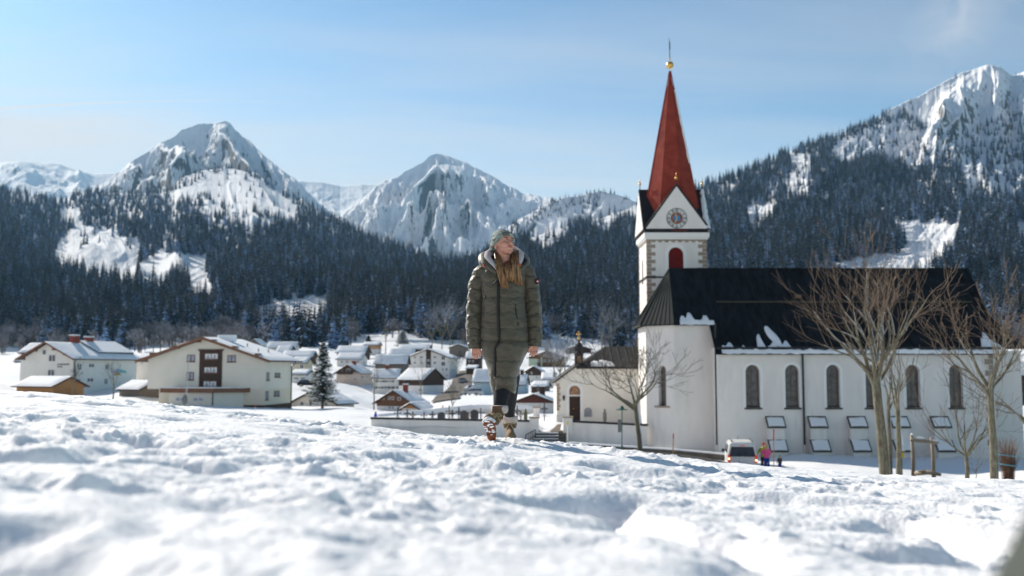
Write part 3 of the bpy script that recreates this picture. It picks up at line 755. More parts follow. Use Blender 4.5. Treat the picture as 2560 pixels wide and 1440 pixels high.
def spruce_mb(seed, tiers=13, fr=9, wid=0.17):
    r = random.Random(seed); mb = MB()
    mb.tube([(0, 0, -0.03), (0, 0, 0.5), (0, 0, 0.97)], [0.012, 0.008, 0.002], 5, mi=1)
    for i in range(tiers):
        f = i / (tiers - 1); z = 0.10 + 0.86 * f ** 0.92
        R = wid * (1 - f) ** 0.85 + 0.012
        n = max(5, int(fr * (1 - f * .5))); a0 = r.random() * 6
        for j in range(n):
            a = a0 + 2 * math.pi * (j + r.uniform(-.3, .3)) / n
            L = R * r.uniform(.65, 1.18); w = L * r.uniform(.38, .6); dr = L * r.uniform(.35, .75)
            c, s = math.cos(a), math.sin(a)
            zz = z + r.uniform(-.012, .012)
            p0 = (0.006 * c, 0.006 * s, zz + .018)
            pm1 = (c * L * .55 - s * w * .5, s * L * .55 + c * w * .5, zz - dr * .55 - .01)
            pm2 = (c * L * .55 + s * w * .5, s * L * .55 - c * w * .5, zz - dr * .55 - .01)
            pm = (c * L * .6, s * L * .6, zz - dr * .30)
            p1 = (c * L, s * L, zz - dr)
            i0, i1, i2, i3, i4 = [mb.vert(q) for q in (p0, pm1, p1, pm2, pm)]
            mb.face((i0, i1, i4), 0); mb.face((i1, i2, i4), 0); mb.face((i2, i3, i4), 0); mb.face((i3, i0, i4), 0)
    return mb
def bushy_mb(seed):
    """bare broadleaf tree seen from afar: trunk, limbs and a haze of twigs"""
    r = random.Random(seed); mb = MB()
    mb.tube([(0, 0, -.03), (0, 0, .35), (r.uniform(-.03, .03), 0, .8)], [.018, .013, .003], 5, mi=1)
    for i in range(22):
        z0 = r.uniform(.22, .7); a = r.random() * 6.3; L = r.uniform(.16, .36) * (1.15 - z0)
        d = Vector((math.cos(a), math.sin(a), r.uniform(.7, 1.5))).normalized()
        p0 = Vector((0, 0, z0)); p1 = p0 + d * L * 1.3
        mb.tube([p0, p1], [.006, .002], 3, caps=False, mi=1)
        for k in range(14):
            q = p0 + (p1 - p0) * r.uniform(.25, 1.0)
            e = (d + Vector((r.uniform(-1, 1), r.uniform(-1, 1), r.uniform(-.3, 1)))).normalized() * r.uniform(.05, .13)
            sd = e.cross(Vector((r.uniform(-1, 1), r.uniform(-1, 1), r.uniform(-1, 1)))).normalized() * .0035
            mb.face([mb.vert(q - sd), mb.vert(q + sd), mb.vert(q + e)], 0)
    return mb
SPR = []
for i in range(5):
    mb = spruce_mb(100 + i, tiers=12 + i % 3, fr=8 + i % 2, wid=[.15, .18, .13, .165, .20][i])
    o_ = mb.build('spruce', [M_NEED, M_BARK]); SPR.append(o_)
BUS = []
for i in range(3):
    BUS.append(bushy_mb(200 + i).build('bare_tree', [M_TWIG, M_BARK]))

dist = TT[:, 1]
vis = (TT[:, 3] > 5) & (TT[:, 3] < 2555) & ~((TT[:, 3] > 1600) & (TT[:, 4] > 690) & (TT[:, 3] < 2480)) & ~((TT[:, 3] > 1170) & (TT[:, 3] < 1355))
big_s = hgt / dist
order = np.argsort(-big_s + (~vis) * 10 )
is_single = np.zeros(len(TT), bool)
ns_, nb_ = 0, 0
for i in order:
    if not vis[i]: break
    if bare[i]:
        if nb_ < 110: is_single[i] = True; nb_ += 1
    else:
        if ns_ < 200: is_single[i] = True; ns_ += 1
    if nb_ >= 110 and ns_ >= 200: break
r_ = random.Random(5)
fs, fb = [0] * 5, [0] * 3
for i in np.nonzero(is_single)[0]:
    b_ = bool(bare[i]); V = BUS if b_ else SPR; used = fb if b_ else fs
    v = r_.randrange(len(V))
    if used[v] == 0: o_ = V[v]
    else: o_ = V[v].copy(); COL.objects.link(o_)
    used[v] += 1
    s_ = float(hgt[i]) * (.62 if b_ else 1.0)
    o_.location = [float(q) for q in TT[i, :3]]; o_.scale = (s_ * r_.uniform(.9, 1.2),) * 2 + (s_,); o_.rotation_euler = (0, 0, r_.random() * 6.28)
    px_ = TT[i, 3]
    reg = 'above the far left guesthouse' if px_ < 360 else 'above the cream apartment house' if px_ < 720 else 'above the farmhouse roofs' if px_ < 1000 else 'above the white apartment block' if px_ < 1250 else 'above the bell turret' if px_ < 1650 else 'right of the church roof'
    if b_: tag(o_, 'frosted bare broadleaf tree at the foot of the woods ' + reg, 'tree', 'bare trees ' + reg)
    else: tag(o_, 'snow dusted spruce at the foot of the woods ' + reg, 'tree', 'spruces ' + reg)
    continue
    if b_: tag(o_, 'frosted bare broadleaf tree at the lower edge of the mountain woods', 'tree', 'bare trees at the foot of the wooded slopes')
    else: tag(o_, 'snow dusted spruce at the lower edge of the mountain woods', 'tree', 'spruces at the foot of the wooded slopes')

def instancer(name, pts, sc, rot, objs, label):
    """one object: the rest of the woods, grown from points by geometry nodes"""
    me = bpy.data.meshes.new(name); me.vertices.add(len(pts)); me.vertices.foreach_set('co', pts.astype(np.float32).ravel())
    for nm, arr, ty in (('tree_size', sc, 'FLOAT'), ('tree_turn', rot, 'FLOAT'), ('tree_sort', rng.randint(0, len(objs), len(pts)), 'INT')):
        at = me.attributes.new(nm, ty, 'POINT'); at.data.foreach_set('value', arr)
    o = bpy.data.objects.new(name, me); COL.objects.link(o)
    ng = bpy.data.node_groups.new(name, 'GeometryNodeTree')
    ng.interface.new_socket('Geometry', in_out='INPUT', socket_type='NodeSocketGeometry')
    ng.interface.new_socket('Geometry', in_out='OUTPUT', socket_type='NodeSocketGeometry')
    gi = ng.nodes.new('NodeGroupInput'); go = ng.nodes.new('NodeGroupOutput')
    jg = ng.nodes.new('GeometryNodeJoinGeometry')
    L = ng.links
    def na(nm, ty):
        n = ng.nodes.new('GeometryNodeInputNamedAttribute'); n.data_type = ty; n.inputs['Name'].default_value = nm; return n.outputs['Attribute']
    g2 = ng.nodes.new('GeometryNodeGeometryToInstance')
    for ob in objs:
        oi = ng.nodes.new('GeometryNodeObjectInfo'); oi.inputs['Object'].default_value = ob; oi.inputs['As Instance'].default_value = True
        oi.transform_space = 'ORIGINAL'
        L.new(oi.outputs['Geometry'], jg.inputs[0])
    ip = ng.nodes.new('GeometryNodeInstanceOnPoints')
    L.new(gi.outputs[0], ip.inputs['Points'])
    L.new(jg.outputs[0], ip.inputs['Instance'])
    ip.inputs['Pick Instance'].default_value = True
    L.new(na('tree_sort', 'INT'), ip.inputs['Instance Index'])
    cxyz = ng.nodes.new('ShaderNodeCombineXYZ'); L.new(na('tree_turn', 'FLOAT'), cxyz.inputs[2])
    L.new(cxyz.outputs[0], ip.inputs['Rotation'])
    L.new(na('tree_size', 'FLOAT'), ip.inputs['Scale'])
    L.new(ip.outputs[0], go.inputs[0])
    md = o.modifiers.new('woods', 'NODES'); md.node_group = ng
    tag(o, label, 'forest', kind='stuff')
    return o
rest = ~is_single
for nm, sel, objs, lab, f in (('spruce_forest', rest & ~bare, SPR, 'dark spruce forest covering the mountain slopes', 1.0), ('broadleaf_forest', rest & bare, BUS, 'frosted bare broadleaf woods low on the slopes', .62)):
    instancer(nm, TT[sel][:, :3], (hgt[sel] * f).astype(np.float32), rng.uniform(0, 6.28, sel.sum()).astype(np.float32), objs, lab)
print('TREES', len(TT), 'bare', bare.sum(), 'single', is_single.sum())

# ------------------------------------------------------------------ air
hz = MB(); hz.box(-4200, 4200, -30, 7400, -60, 1500)
mh = bpy.data.materials.new('haze'); mh.use_nodes = True; mh.node_tree.nodes.clear()
ho = mh.node_tree.nodes.new('ShaderNodeOutputMaterial'); hv = mh.node_tree.nodes.new('ShaderNodeVolumePrincipled')
hv.inputs['Color'].default_value = (0.36, 0.68, 1.0, 1); hv.inputs['Density'].default_value = 0.00005; hv.inputs['Anisotropy'].default_value = 0.2
mh.node_tree.links.new(hv.outputs[0], ho.inputs['Volume'])
hz.build('haze', mh, label='pale winter air over the valley', cat='haze', kind='stuff')
from mathutils.geometry import tessellate_polygon
def PX(px, Y, py=925): return P(px, py, Y).x
def PZ(py, Y): return P(1280, py, Y).z
def arch(cx, z0, w, h, n=12, seg=None):
    """arched opening outline, (u, z) points, counter-clockwise from lower left"""
    r = w / 2; pts = [(cx - r, z0), (cx + r, z0)]
    for i in range(n + 1):
        a = math.pi * i / n
        pts.append((cx + r * math.cos(a), z0 + h - r + r * math.sin(a)))
    return pts
def rect(u0, u1, z0, z1): return [(u0, z0), (u1, z0), (u1, z1), (u0, z1)]
class Plane:
    """vertical wall plane: origin O, U along the wall, N outwards"""
    def __init__(s, O, U):
        s.O = Vector(O); s.U = Vector(U).normalized(); s.N = s.U.cross(Vector((0, 0, 1)))
    def p(s, u, z, out=0.0):
        q = s.O + s.U * u + s.N * out; return Vector((q.x, q.y, z))
def holed(mb, pl, outer, holes, depth=0.35, mi=None, mi_rev=None):
    allp = [pl.p(u, z) for u, z in outer]; pl3 = [[Vector((u, z, 0)) for u, z in outer]]
    flat = list(outer)
    for h in holes:
        pl3.append([Vector((u, z, 0)) for u, z in h]); flat += list(h)
    ids = [mb.vert(pl.p(u, z)) for u, z in flat]
    for t in tessellate_polygon(pl3): mb.face([ids[i] for i in t], mi)
    for h in holes:
        n = len(h); a = [mb.vert(pl.p(u, z)) for u, z in h]; b = [mb.vert(pl.p(u, z, -depth)) for u, z in h]
        for k in range(n):
            mb.face((a[k], a[(k + 1) % n], b[(k + 1) % n], b[k]), mi if mi_rev is None else mi_rev)
def panel(mb, pl, pts, out, t, mi=None):
    mb.hexa([pl.p(u, z, out) for u, z in pts], [pl.p(u, z, out - t) for u, z in pts], mi)
def bars(mb, pl, u0, u1, z0, z1, out, t, mi=None):
    panel(mb, pl, rect(u0, u1, z0, z1), out, t, mi)

M_SPIRE, nt, b_ = mat_new('red_shingles')
t_ = nt.nodes.new('ShaderNodeTexCoord'); sp_ = nt.nodes.new('ShaderNodeSeparateXYZ'); nt.links.new(t_.outputs['Object'], sp_.inputs[0])
n_ = nd(nt, 'ShaderNodeTexNoise'); n_.inputs['Scale'].default_value = 1.3; n_.inputs['Detail'].default_value = 8
nt.links.new(t_.outputs['Object'], n_.inputs['Vector'])
c_ = ramp(nt, n_.outputs['Fac'], [(0.3, (0.21, 0.032, 0.022)), (0.6, (0.30, 0.05, 0.032)), (0.8, (0.37, 0.075, 0.05))])
wv = nd(nt, 'ShaderNodeTexWave', bands_direction='Z'); wv.wave_profile = 'SAW'; wv.inputs['Scale'].default_value = 1.1; wv.inputs['Distortion'].default_value = 0.4
nt.links.new(t_.outputs['Object'], wv.inputs['Vector'])
bp_ = nd(nt, 'ShaderNodeBump'); bp_.inputs['Distance'].default_value = 0.05; nt.links.new(wv.outputs['Fac'], bp_.inputs['Height']); nt.links.new(bp_.outputs[0], b_.inputs['Normal'])
nt.links.new(c_, b_.inputs['Base Color']); b_.inputs['Roughness'].default_value = 0.8; b_.inputs['Specular IOR Level'].default_value = 0.2
M_ROOF = mat('dark_sheet_roof', (0.012, 0.014, 0.017), rough=0.7, var=0.6, scale=0.8, spec=0.12, stretch=(3, 1, 1))
M_ROOFG = mat('grazing_lit_sheet_roof', (0.024, 0.029, 0.029), rough=0.8, var=0.25, scale=0.8, spec=0.15)
M_LOUV = mat('red_louvre', (0.20, 0.012, 0.012), rough=0.6, var=0.2, scale=3)
M_BLUE = mat('clock_blue', (0.06, 0.24, 0.48), rough=0.5, var=0.15, scale=3)
M_CRED = mat('clock_red', (0.22, 0.03, 0.02), rough=0.5, var=0.3, scale=3)
M_BLACK = mat('black_paint', (0.015, 0.015, 0.018), rough=0.5, var=0.2)
M_LEAD = mat('leaded_glass', (0.11, 0.095, 0.09), rough=0.3, var=0.5, scale=3.0, spec=0.5, detail=8)
M_SILL = mat('dark_stone_sill', (0.09, 0.08, 0.07), rough=0.8, var=0.2)

# ================================================================== church
nt = M_PLASTER.node_tree; b_ = nt.nodes['Principled BSDF']; old = b_.inputs['Base Color'].links[0].from_socket
t_ = nt.nodes.new('ShaderNodeTexCoord'); mp2 = nd(nt, 'ShaderNodeMapping'); mp2.inputs['Scale'].default_value = (1.1, 1.1, .22); nt.links.new(t_.outputs['Object'], mp2.inputs[0])
n_ = nd(nt, 'ShaderNodeTexNoise'); n_.inputs['Scale'].default_value = 1.0; n_.inputs['Detail'].default_value = 10; n_.inputs['Roughness'].default_value = .7; nt.links.new(mp2.outputs[0], n_.inputs['Vector'])
mr_ = nd(nt, 'ShaderNodeMapRange'); mr_.inputs['From Min'].default_value = .54; mr_.inputs['From Max'].default_value = .74; mr_.inputs['To Max'].default_value = .42; nt.links.new(n_.outputs['Fac'], mr_.inputs['Value'])
mx_ = nd(nt, 'ShaderNodeMix', data_type='RGBA'); nt.links.new(mr_.outputs[0], mx_.inputs['Factor']); nt.links.new(old, mx_.inputs[6]); mx_.inputs[7].default_value = (.50, .485, .45, 1); nt.links.new(mx_.outputs[2], b_.inputs['Base Color'])
YN, YC, YR = 75.0, 77.2, 81.6                # nave wall, choir wall, ridge line
gzc = PZ(1124, 76) - 0.6
church = empty('church', (PX(1960, YN), 80, gzc + .3), 0, 'white village church with red pointed spire, clock gables and dark metal roof', 'church')
off = church.location.copy()
zN = PZ(868, YN); zC = PZ(812, YC); zR = PZ(673, YR)
xN0, xN1 = PX(1797, YN, 1000), PX(2484, YN, 950)
xC0, xC1 = PX(1687, YC, 960), PX(1790, YC, 960)
def plaster(nm, build, mt=M_PLASTER, **kw):
    mb = MB(off); build(mb); return mb.build(nm, mt, church, **kw)
# nave wall with six arched windows
plN = Plane((xN0, YN, 0), (1, 0, 0))
wins = [(1864, 1900), (1963, 1998), (2066, 2100), (2164, 2199), (2265, 2300), (2373, 2407)]
zw0, zw1 = PZ(1019, YN), PZ(912, YN)
holes = []
for a, b in wins:
    u0, u1 = PX(a, YN, 960) - xN0, PX(b, YN, 960) - xN0
    holes.append(arch((u0 + u1) / 2, zw0, u1 - u0, zw1 - zw0, 14))
YB = 2 * YR - YN
def f(mb):
    holed(mb, plN, rect(0, xN1 - xN0, gzc - 1, zN), holes, 0.42)
    x0, x1 = xN0, xN1; z0, z1 = gzc - 1, zN
    mb.poly([(x0, YN, z0), (x0, YN, z1), (x0, YB, z1), (x0, YB, z0)])
    mb.poly([(x1, YN, z0), (x1, YB, z0), (x1, YB, z1), (x1, YN, z1)])
    mb.poly([(x0, YB, z0), (x0, YB, z1), (x1, YB, z1), (x1, YB, z0)])
    mb.poly([(x0, YN, z1), (x1, YN, z1), (x1, YB, z1), (x0, YB, z1)])
plaster('nave_wall', f)
M_BRI = mat('bright_plaster', (0.84, 0.83, 0.81), rough=0.9, var=0.02)
M_WFR = mat('grey_window_bars', (0.10, 0.10, 0.10), rough=0.5)
for h in holes:
    us = [q[0] for q in h]; zs = [q[1] for q in h]; u0, u1, z0, z1 = min(us), max(us), min(zs), max(zs); cxw = (u0 + u1) / 2
    mb = MB(off); panel(mb, plN, h, -0.40, 0.04); wn_ = mb.build('window', M_LEAD, church)
    mb = MB(off)
    for q in range(1, 5):
        zz = z0 + (z1 - z0) * q / 5.2; bars(mb, plN, u0 + .02, u1 - .02, zz - .03, zz + .03, -.36, .05)
    bars(mb, plN, cxw - .02, cxw + .02, z0, z1 - .05, -.365, .04)
    bars(mb, plN, u0, u0 + .05, z0, z1 - (u1 - u0) / 2, -.36, .05); bars(mb, plN, u1 - .05, u1, z0, z1 - (u1 - u0) / 2, -.36, .05)
    mb.build('window_bars', M_WFR, wn_)
    mb = MB(off)
    mb.hexa([plN.p(u0 - .12, z0 + .12, -.38), plN.p(u1 + .12, z0 + .12, -.38), plN.p(u1 + .12, z0 - .04, .10), plN.p(u0 - .12, z0 - .04, .10)],
            [plN.p(u0 - .12, z0 - .02, -.38), plN.p(u1 + .12, z0 - .02, -.38), plN.p(u1 + .12, z0 - .14, .10), plN.p(u0 - .12, z0 - .14, .10)])
    mb.build('sill', M_SILL, wn_)
    mb = MB(off); o_ = arch((u0 + u1) / 2, z0, (u1 - u0) + .42, z1 - z0 + .21, 14)
    for k in range(1, len(h)):
        k2 = (k + 1) % len(h); panel(mb, plN, [h[k], o_[k], o_[k2], h[k2]], .035, .03)
    mb.build('window_surround', M_BRI, wn_)
# polygonal choir
crn = [(PX(1787, YC, 960), YC), (PX(1687, YC, 960), YC), (PX(1617, YC + 1.9, 960), YC + 1.9), (PX(1602, YC + 5.4, 960), YC + 5.4 + .6)]
crn[2] = (crn[2][0], YC + 2.0)
xapse = min(crn[2][0], crn[3][0]); crn[2] = (xapse, YC + 2.0); crn[3] = (xapse, 2 * YR - YC - 2.0)
crn += [(crn[1][0], 2 * YR - YC), (crn[0][0] + 3, 2 * YR - YC)]
pts_c = crn + [(crn[0][0] + 3, YC)]
choir_wh = None
def choir_walls(mb):
    global choir_wh, plCw
    n = len(crn)
    for i in range(n - 1):
        a, b = crn[i + 1], crn[i]     # walk so that N points outwards
        pl = Plane((a[0], a[1], 0), (b[0] - a[0], b[1] - a[1], 0)); L = math.hypot(b[0] - a[0], b[1] - a[1])
        hs = []
        if i == 1:
            # the window in the slanting facet
            def u_of(px):
                k = ke(px, 960)[0]; return (k * a[1] - a[0]) / (pl.U.x - k * pl.U.y)
            u0, u1 = u_of(1646), u_of(1665)
            Yw = a[1] + pl.U.y * (u0 + u1) / 2
            hs = [arch((u0 + u1) / 2, PZ(1015, Yw), u1 - u0, PZ(914, Yw) - PZ(1015, Yw), 12)]
            plCw = pl; choir_wh = hs[0]
        holed(mb, pl, rect(0, L, gzc - 1, zC), hs, 0.4)
    ids = [(x, y, zC) for x, y in crn]
    mb.poly(ids[::-1])
plaster('choir_wall', choir_walls)
mb = MB(off); panel(mb, plCw, choir_wh, -.38, .04); cw = mb.build('window', M_LEAD, church)
us = [q[0] for q in choir_wh]; zs = [q[1] for q in choir_wh]
mb = MB(off)
for q in range(1, 6): bars(mb, plCw, min(us), max(us), min(zs) + (max(zs) - min(zs)) * q / 6 - .03, min(zs) + (max(zs) - min(zs)) * q / 6 + .03, -.33, .05)
mb.build('window_bars', M_WFR, cw)
mb = MB(off); bars(mb, plCw, min(us) - .35, max(us) + .35, min(zs) - .13, min(zs), .12, .5); mb.build('sill', M_QUOIN, cw)
# roof: one long hipped roof, lower eave over the nave
xa = PX(1672, YR, 680); xe = PX(2418, YR, 672)
xhip = PX(2514, YN - .4, 868)
sl = (zR - zN) / (YR - YN)
def rz(y): return zR - sl * abs(YR - y)
eN, eC = 0.45, 0.35
yN_, yC_ = YN - eN, YC - eC
mb = MB(off)
F_ = [(xN0 - .25, yN_, rz(yN_)), (xhip, yN_, rz(yN_)), (xe, YR, zR), (xa, YR, zR), (xN0 - .25, yC_, rz(yC_))]
mb.slab(F_, 0.12)
fc = (PX(1685, yC_, 811), yC_, rz(yC_))
mb.slab([fc, (xN0 - .25, yC_, rz(yC_)), (xa, YR, zR)], 0.12)
yNb = 2 * YR - yN_
mb.slab([(xhip, yNb, rz(yNb)), (xN0 - .25, yNb, rz(yNb)), (xa, YR, zR), (xe, YR, zR)], 0.12)
mb.slab([(xhip, yN_, rz(yN_)), (xhip, yNb, rz(yNb)), (xe, YR, zR)], 0.12)
# standing seams on the slope
x = xN0
while x < xhip - .3:
    top = YR if x < xe else YR - (x - xe) / (xhip - xe) * (YR - yN_)
    y0 = yN_ if x > xN0 - .2 else yC_
    if top - y0 > .3: mb.tube([(x, y0 + .02, rz(y0) + .01), (x, top - .05, rz(top) - .04)], .028, 4)
    x += .62
mb.tube([(xa, YR, zR + .02), (xe, YR, zR + .02)], .09, 6)
mb.tube([(xe, YR, zR + .02), (xhip, yN_, rz(yN_) + .02)], .07, 6)
mb.build('roof', M_ROOF, church)
mb = MB(off)
mb.box(PX(1795, 78, 765), PX(2440, 78, 765), 78.55, 78.66, rz(78.6) + .02, rz(78.6) + .16)
mb.build('snow_guard', mat('rusty_rail', (0.045, 0.040, 0.028), rough=0.7), church)
# apse roof facets, grazing sunlight put into their lighter sheet colour
mb = MB(off)
zc_e = rz(yC_)
ap = [fc, (xapse - .45, YC + 1.9, zc_e), (xapse - .45, 2 * YR - YC - 1.9, zc_e), (fc[0], 2 * YR - yC_, zc_e)]
top = (xa, YR, zR + .005)
for i in range(3):
    a, b = Vector(ap[i]), Vector(ap[i + 1]); t_p = Vector(top)
    mb.slab([a, t_p, b], 0.10)
    for q in range(1, 7):
        f_ = q / 7; p0 = a.lerp(b, f_); p1 = t_p.lerp(p0, .12)
        mb.tube([p0 + Vector((0, 0, .02)), p1 + Vector((0, 0, .02))], .03, 4)
    mb.tube([a + Vector((0, 0, .02)), t_p], .05, 5)
mb.build('apse_roof', M_ROOFG, church)
# eaves cornice
mb = MB(off)
mb.box(xN0 - .1, xhip - .35, YN - .38, YN + .2, zN - .18, zN + .02)
mb.build('eaves_board', M_BLACK, church)
# dormer hatch
mb = MB(off); hx, hy = PX(1986, 79.8, 735), 79.9; mb.box(hx - .35, hx + .35, hy - 1.1, hy, rz(hy - 1.1) + .1, rz(hy - 1.1) + .55); mb.build('roof_hatch', M_ROOFG, church)
mb = MB(off); mb.box(hx - .25, hx + .25, hy - 1.14, hy - 1.11, rz(hy - 1.1) + .2, rz(hy - 1.1) + .45); mb.build('hatch_opening', mat('hatch_wood', (0.16, 0.09, 0.05)), church)
# snow left on the roof
def roof_patch(mb, prof, y_e, thick=0.16, lift=.02, hk=1.0):
    """prof: (px, height up the slope in m)"""
    prof = sorted(prof); xs = [PX(a, y_e + .5, 860) for a, _ in prof]; hs = [h for _, h in prof]
    X = np.arange(xs[0], xs[-1], .12)
    H = np.interp(X, xs, hs) * hk * (1 + .3 * fbm(X * 2.2, X * 0 + 3, 3, 7)) + .03
    ny = 7; rows = []
    for j in range(ny + 1):
        r = []
        for xx, hh in zip(X, H):
            s_ = j / ny; yv = y_e - .06 + max(hh, .04) * s_ * .72
            th = thick * math.sin(math.pi * min(1, s_ * .93 + .07)) ** .5 * (0.7 + .5 * float(noise2(xx * 2, s_ * 3 + 5, 9))) * min(1, hh / .25 + .35)
            r.append((float(xx), yv - (.06 if j == 0 else 0), rz(yv) + lift + max(.0, th) - (.10 if j == 0 else 0)))
        rows.append(r)
    mb.loft(rows, closed=False)
mb = MB(off)
roof_patch(mb, [(1801, .2), (1806, .75), (1812, .5), (1820, .95), (1826, 1.0), (1834, .35), (1850, .2), (1858, .75), (1862, .45), (1875, .35), (1893, .5), (1898, 1.7), (1906, 1.8), (1910, .6), (1916, .5), (1930, .8), (1936, .9), (1944, .5), (1955, .8), (1966, 1.0), (1975, .8), (1978, .15), (2010, .25), (2060, .12), (2120, .2), (2200, .12), (2300, .18), (2440, .15), (2452, .4), (2462, 1.5), (2475, 1.8), (2485, 1.0), (2500, .7), (2510, .3)], yN_, .26, hk=1.25)
# leaning slab of snow higher on the slope
rows = []
for j in range(9):
    s_ = j / 8; xx = PX(1936 - 24 * s_, 77, 850); yv = yN_ + .4 + 1.55 * s_; w_ = .33 * math.sin(math.pi * (.12 + .85 * (1 - s_))) + .04
    rows.append([(xx - w_, yv, rz(yv) + .01), (xx - w_ * .5, yv, rz(yv) + .17), (xx + w_ * .5, yv, rz(yv) + .16), (xx + w_, yv, rz(yv) + .01)])
mb.loft(rows, closed=False)
mb.build('roof_snow', M_ROOFSNOW, church, smooth=True)
mb = MB(off)
roof_patch(mb, [(1698, .2), (1702, .7), (1708, 1.1), (1713, .7), (1716, .6), (1719, 1.25), (1727, 1.2), (1732, .8), (1735, .4), (1748, .35), (1756, .6), (1762, 1.0), (1768, 1.05), (1769, .3), (1786, .25)], yC_, .22)
mb.build('roof_snow', M_ROOFSNOW, church, smooth=True)
# downpipes
for a, y_, z1_, Yw in ((1790, 1113, rz(yC_) - .1, YN + .75), (2008, 1112, zN - .1, YN - .12)):
    mb = MB(off); xx = PX(a, Yw, 950)
    mb.tube([(xx, Yw - .3, z1_ + .05), (xx, Yw - .02, z1_ - .45), (xx, Yw, z1_ - .8), (xx, Yw, PZ(y_, Yw))], .075, 8)
    mb.build('downpipe', mat('green_black_pipe', (0.02, 0.03, 0.028), rough=0.4), church)
    mb = MB(off); mb.tube([(xx, Yw, PZ(y_, Yw)), (xx, Yw, gzc - .3)], .09, 8); mb.build('pipe_foot', M_PLASTER, church)
# buttresses
for i, a in enumerate((1913, 2018, 2117, 2222, 2324)):
    x0, x1 = PX(a + 3, YN, 1060), PX(a + 43, YN, 1060)
    bt_off = off
    mb = MB(off)
    zt, zl, zt2, zl2 = PZ(1040, YN), PZ(1066, YN - .6), PZ(1099, YN - .6), PZ(1126, YN - 1.15)
    def ws(y0, y1, z0, z1a, z1b, xi=0.0):   # wedge-topped block from wall y1 to front y0
        mb.hexa([(x0 + xi, y1, z0), (x0 + xi, y0, z0), (x0 + xi, y0, z1b), (x0 + xi, y1, z1a)], [(x1 - xi, y1, z0), (x1 - xi, y0, z0), (x1 - xi, y0, z1b), (x1 - xi, y1, z1a)])
    ws(YN - .6, YN - .003, zt2, zt - .1, zl - .1); ws(YN - 1.15, YN - .004, gzc - 1, zt2 - .08, zl2 - .1)
    bt = mb.build('buttress', M_PLASTER, church)
    for (ya, yb, za, zb) in ((YN - .01, YN - .72, zt, zl), (YN - .605, YN - 1.28, zt2, zl2)):
        mb = MB(off); mb.slab([(x0 - .1, ya, za), (x0 - .1, yb, zb - .04), (x1 + .1, yb, zb - .04), (x1 + .1, ya, za)], .1)
        mb.build('cap', M_SILL, bt)
        mb = MB(off); rows = []
        for j in range(8):
            s_ = j / 7; r = []
            for q in range(13):
                v = q / 12; xx = x0 + .0 + (x1 - x0) * v
                up = (0.16 if za == zt else .05) + .07 * float(noise2(xx * 2.1 + i * 3, 1.7 + za, 4))
                yv = ya + (yb - ya) * (up + (1 - up) * s_); zv = za + (zb - za) * (up + (1 - up) * s_)
                th = .11 * (math.sin(math.pi * (0.04 + .92 * s_)) * math.sin(math.pi * (.04 + .92 * v))) ** .3
                r.append((xx, yv, zv - .03 + th))
            rows.append(r)
        mb.loft(rows, closed=False); mb.build('cap_snow', M_ROOFSNOW, bt, smooth=True)
# corner quoins right
mb = MB(off); z = gzc + 1.0; k = 0
while z < zN - .5:
    w_ = .62 if k % 2 == 0 else .34
    panel(mb, plN, rect(xN1 - xN0 - w_, xN1 - xN0 + .02, z, z + .40), .03, .06); z += .43; k += 1
mb.build('corner_stones', M_QUOIN, church)
# west porch set back from the nave corner
mb = MB(off); xp1 = PX(2541, YN + 2.5, 1000)
mb.box(xN1 - .02, xp1, YN + 1.6, YB - 1.6, gzc - 1, zN - .25)
mb.build('porch_wall', M_PLASTER, church)
mb = MB(off); mb.slab([(xN1, YN + 1.2, zN + .0), (xp1 + .3, YN + 1.2, zN + .0), (xp1 + .3, YR, zN + 2.6), (xN1, YR, zN + 2.6)], .12)
mb.slab([(xN1, YB - 1.2, zN + .0), (xN1, YR, zN + 2.6), (xp1 + .3, YR, zN + 2.6), (xp1 + .3, YB - 1.2, zN + .0)], .12)
mb.build('porch_roof', M_ROOF, church)

# ---- tower
YT = 86.0
xT0, xT1 = PX(1617, YT, 640), PX(1767, YT, 640); wT = xT1 - xT0; YT2 = YT + wT; xTc = (xT0 + xT1) / 2; YTc = YT + wT / 2
zE = PZ(579, YT); zG = PZ(463, YT - .3)
plT = Plane((xT0, YT, 0), (1, 0, 0)); plTl = Plane((xT0, YT2, 0), (0, -1, 0))
lw0, lw1 = PX(1671, YT, 640) - xT0, PX(1709, YT, 640) - xT0
lh = arch((lw0 + lw1) / 2, PZ(700, YT), lw1 - lw0, PZ(618, YT) - PZ(700, YT), 14)
sh = arch(wT * .45, PZ(705, YT), .9, PZ(640, YT) - PZ(705, YT), 10)
mb = MB(off)
holed(mb, plT, rect(0, wT, gzc, zE), [lh], .3); holed(mb, plTl, rect(0, wT, gzc, zE), [sh], .3)
mb.poly([(xT1, YT, gzc), (xT1, YT2, gzc), (xT1, YT2, zE), (xT1, YT, zE)]); mb.poly([(xT0, YT2, gzc), (xT0, YT2, zE), (xT1, YT2, zE), (xT1, YT2, gzc)])
tower = mb.build('tower', M_PLASTER, church)
mb = MB(off); panel(mb, plT, lh, -.26, .04)
us = [q[0] for q in lh]; zs = [q[1] for q in lh]
z = min(zs)
while z < max(zs) - .15:
    hw = (max(us) - min(us)) / 2; dz = max(0, z + .1 - (max(zs) - hw)); ww = math.sqrt(max(.01, hw * hw - dz * dz)) - .03; c = (min(us) + max(us)) / 2
    mb.hexa([plT.p(c - ww, z, -.24), plT.p(c + ww, z, -.24), plT.p(c + ww, z + .1, -.24), plT.p(c - ww, z + .1, -.24)], [plT.p(c - ww, z, -.14), plT.p(c + ww, z, -.14), plT.p(c + ww, z + .03, -.14), plT.p(c - ww, z + .03, -.14)]); z += .17
mb.build('louvre', M_LOUV, tower)
mb = MB(off); panel(mb, plTl, sh, -.2, .04); mb.build('louvre', M_LOUV, tower)
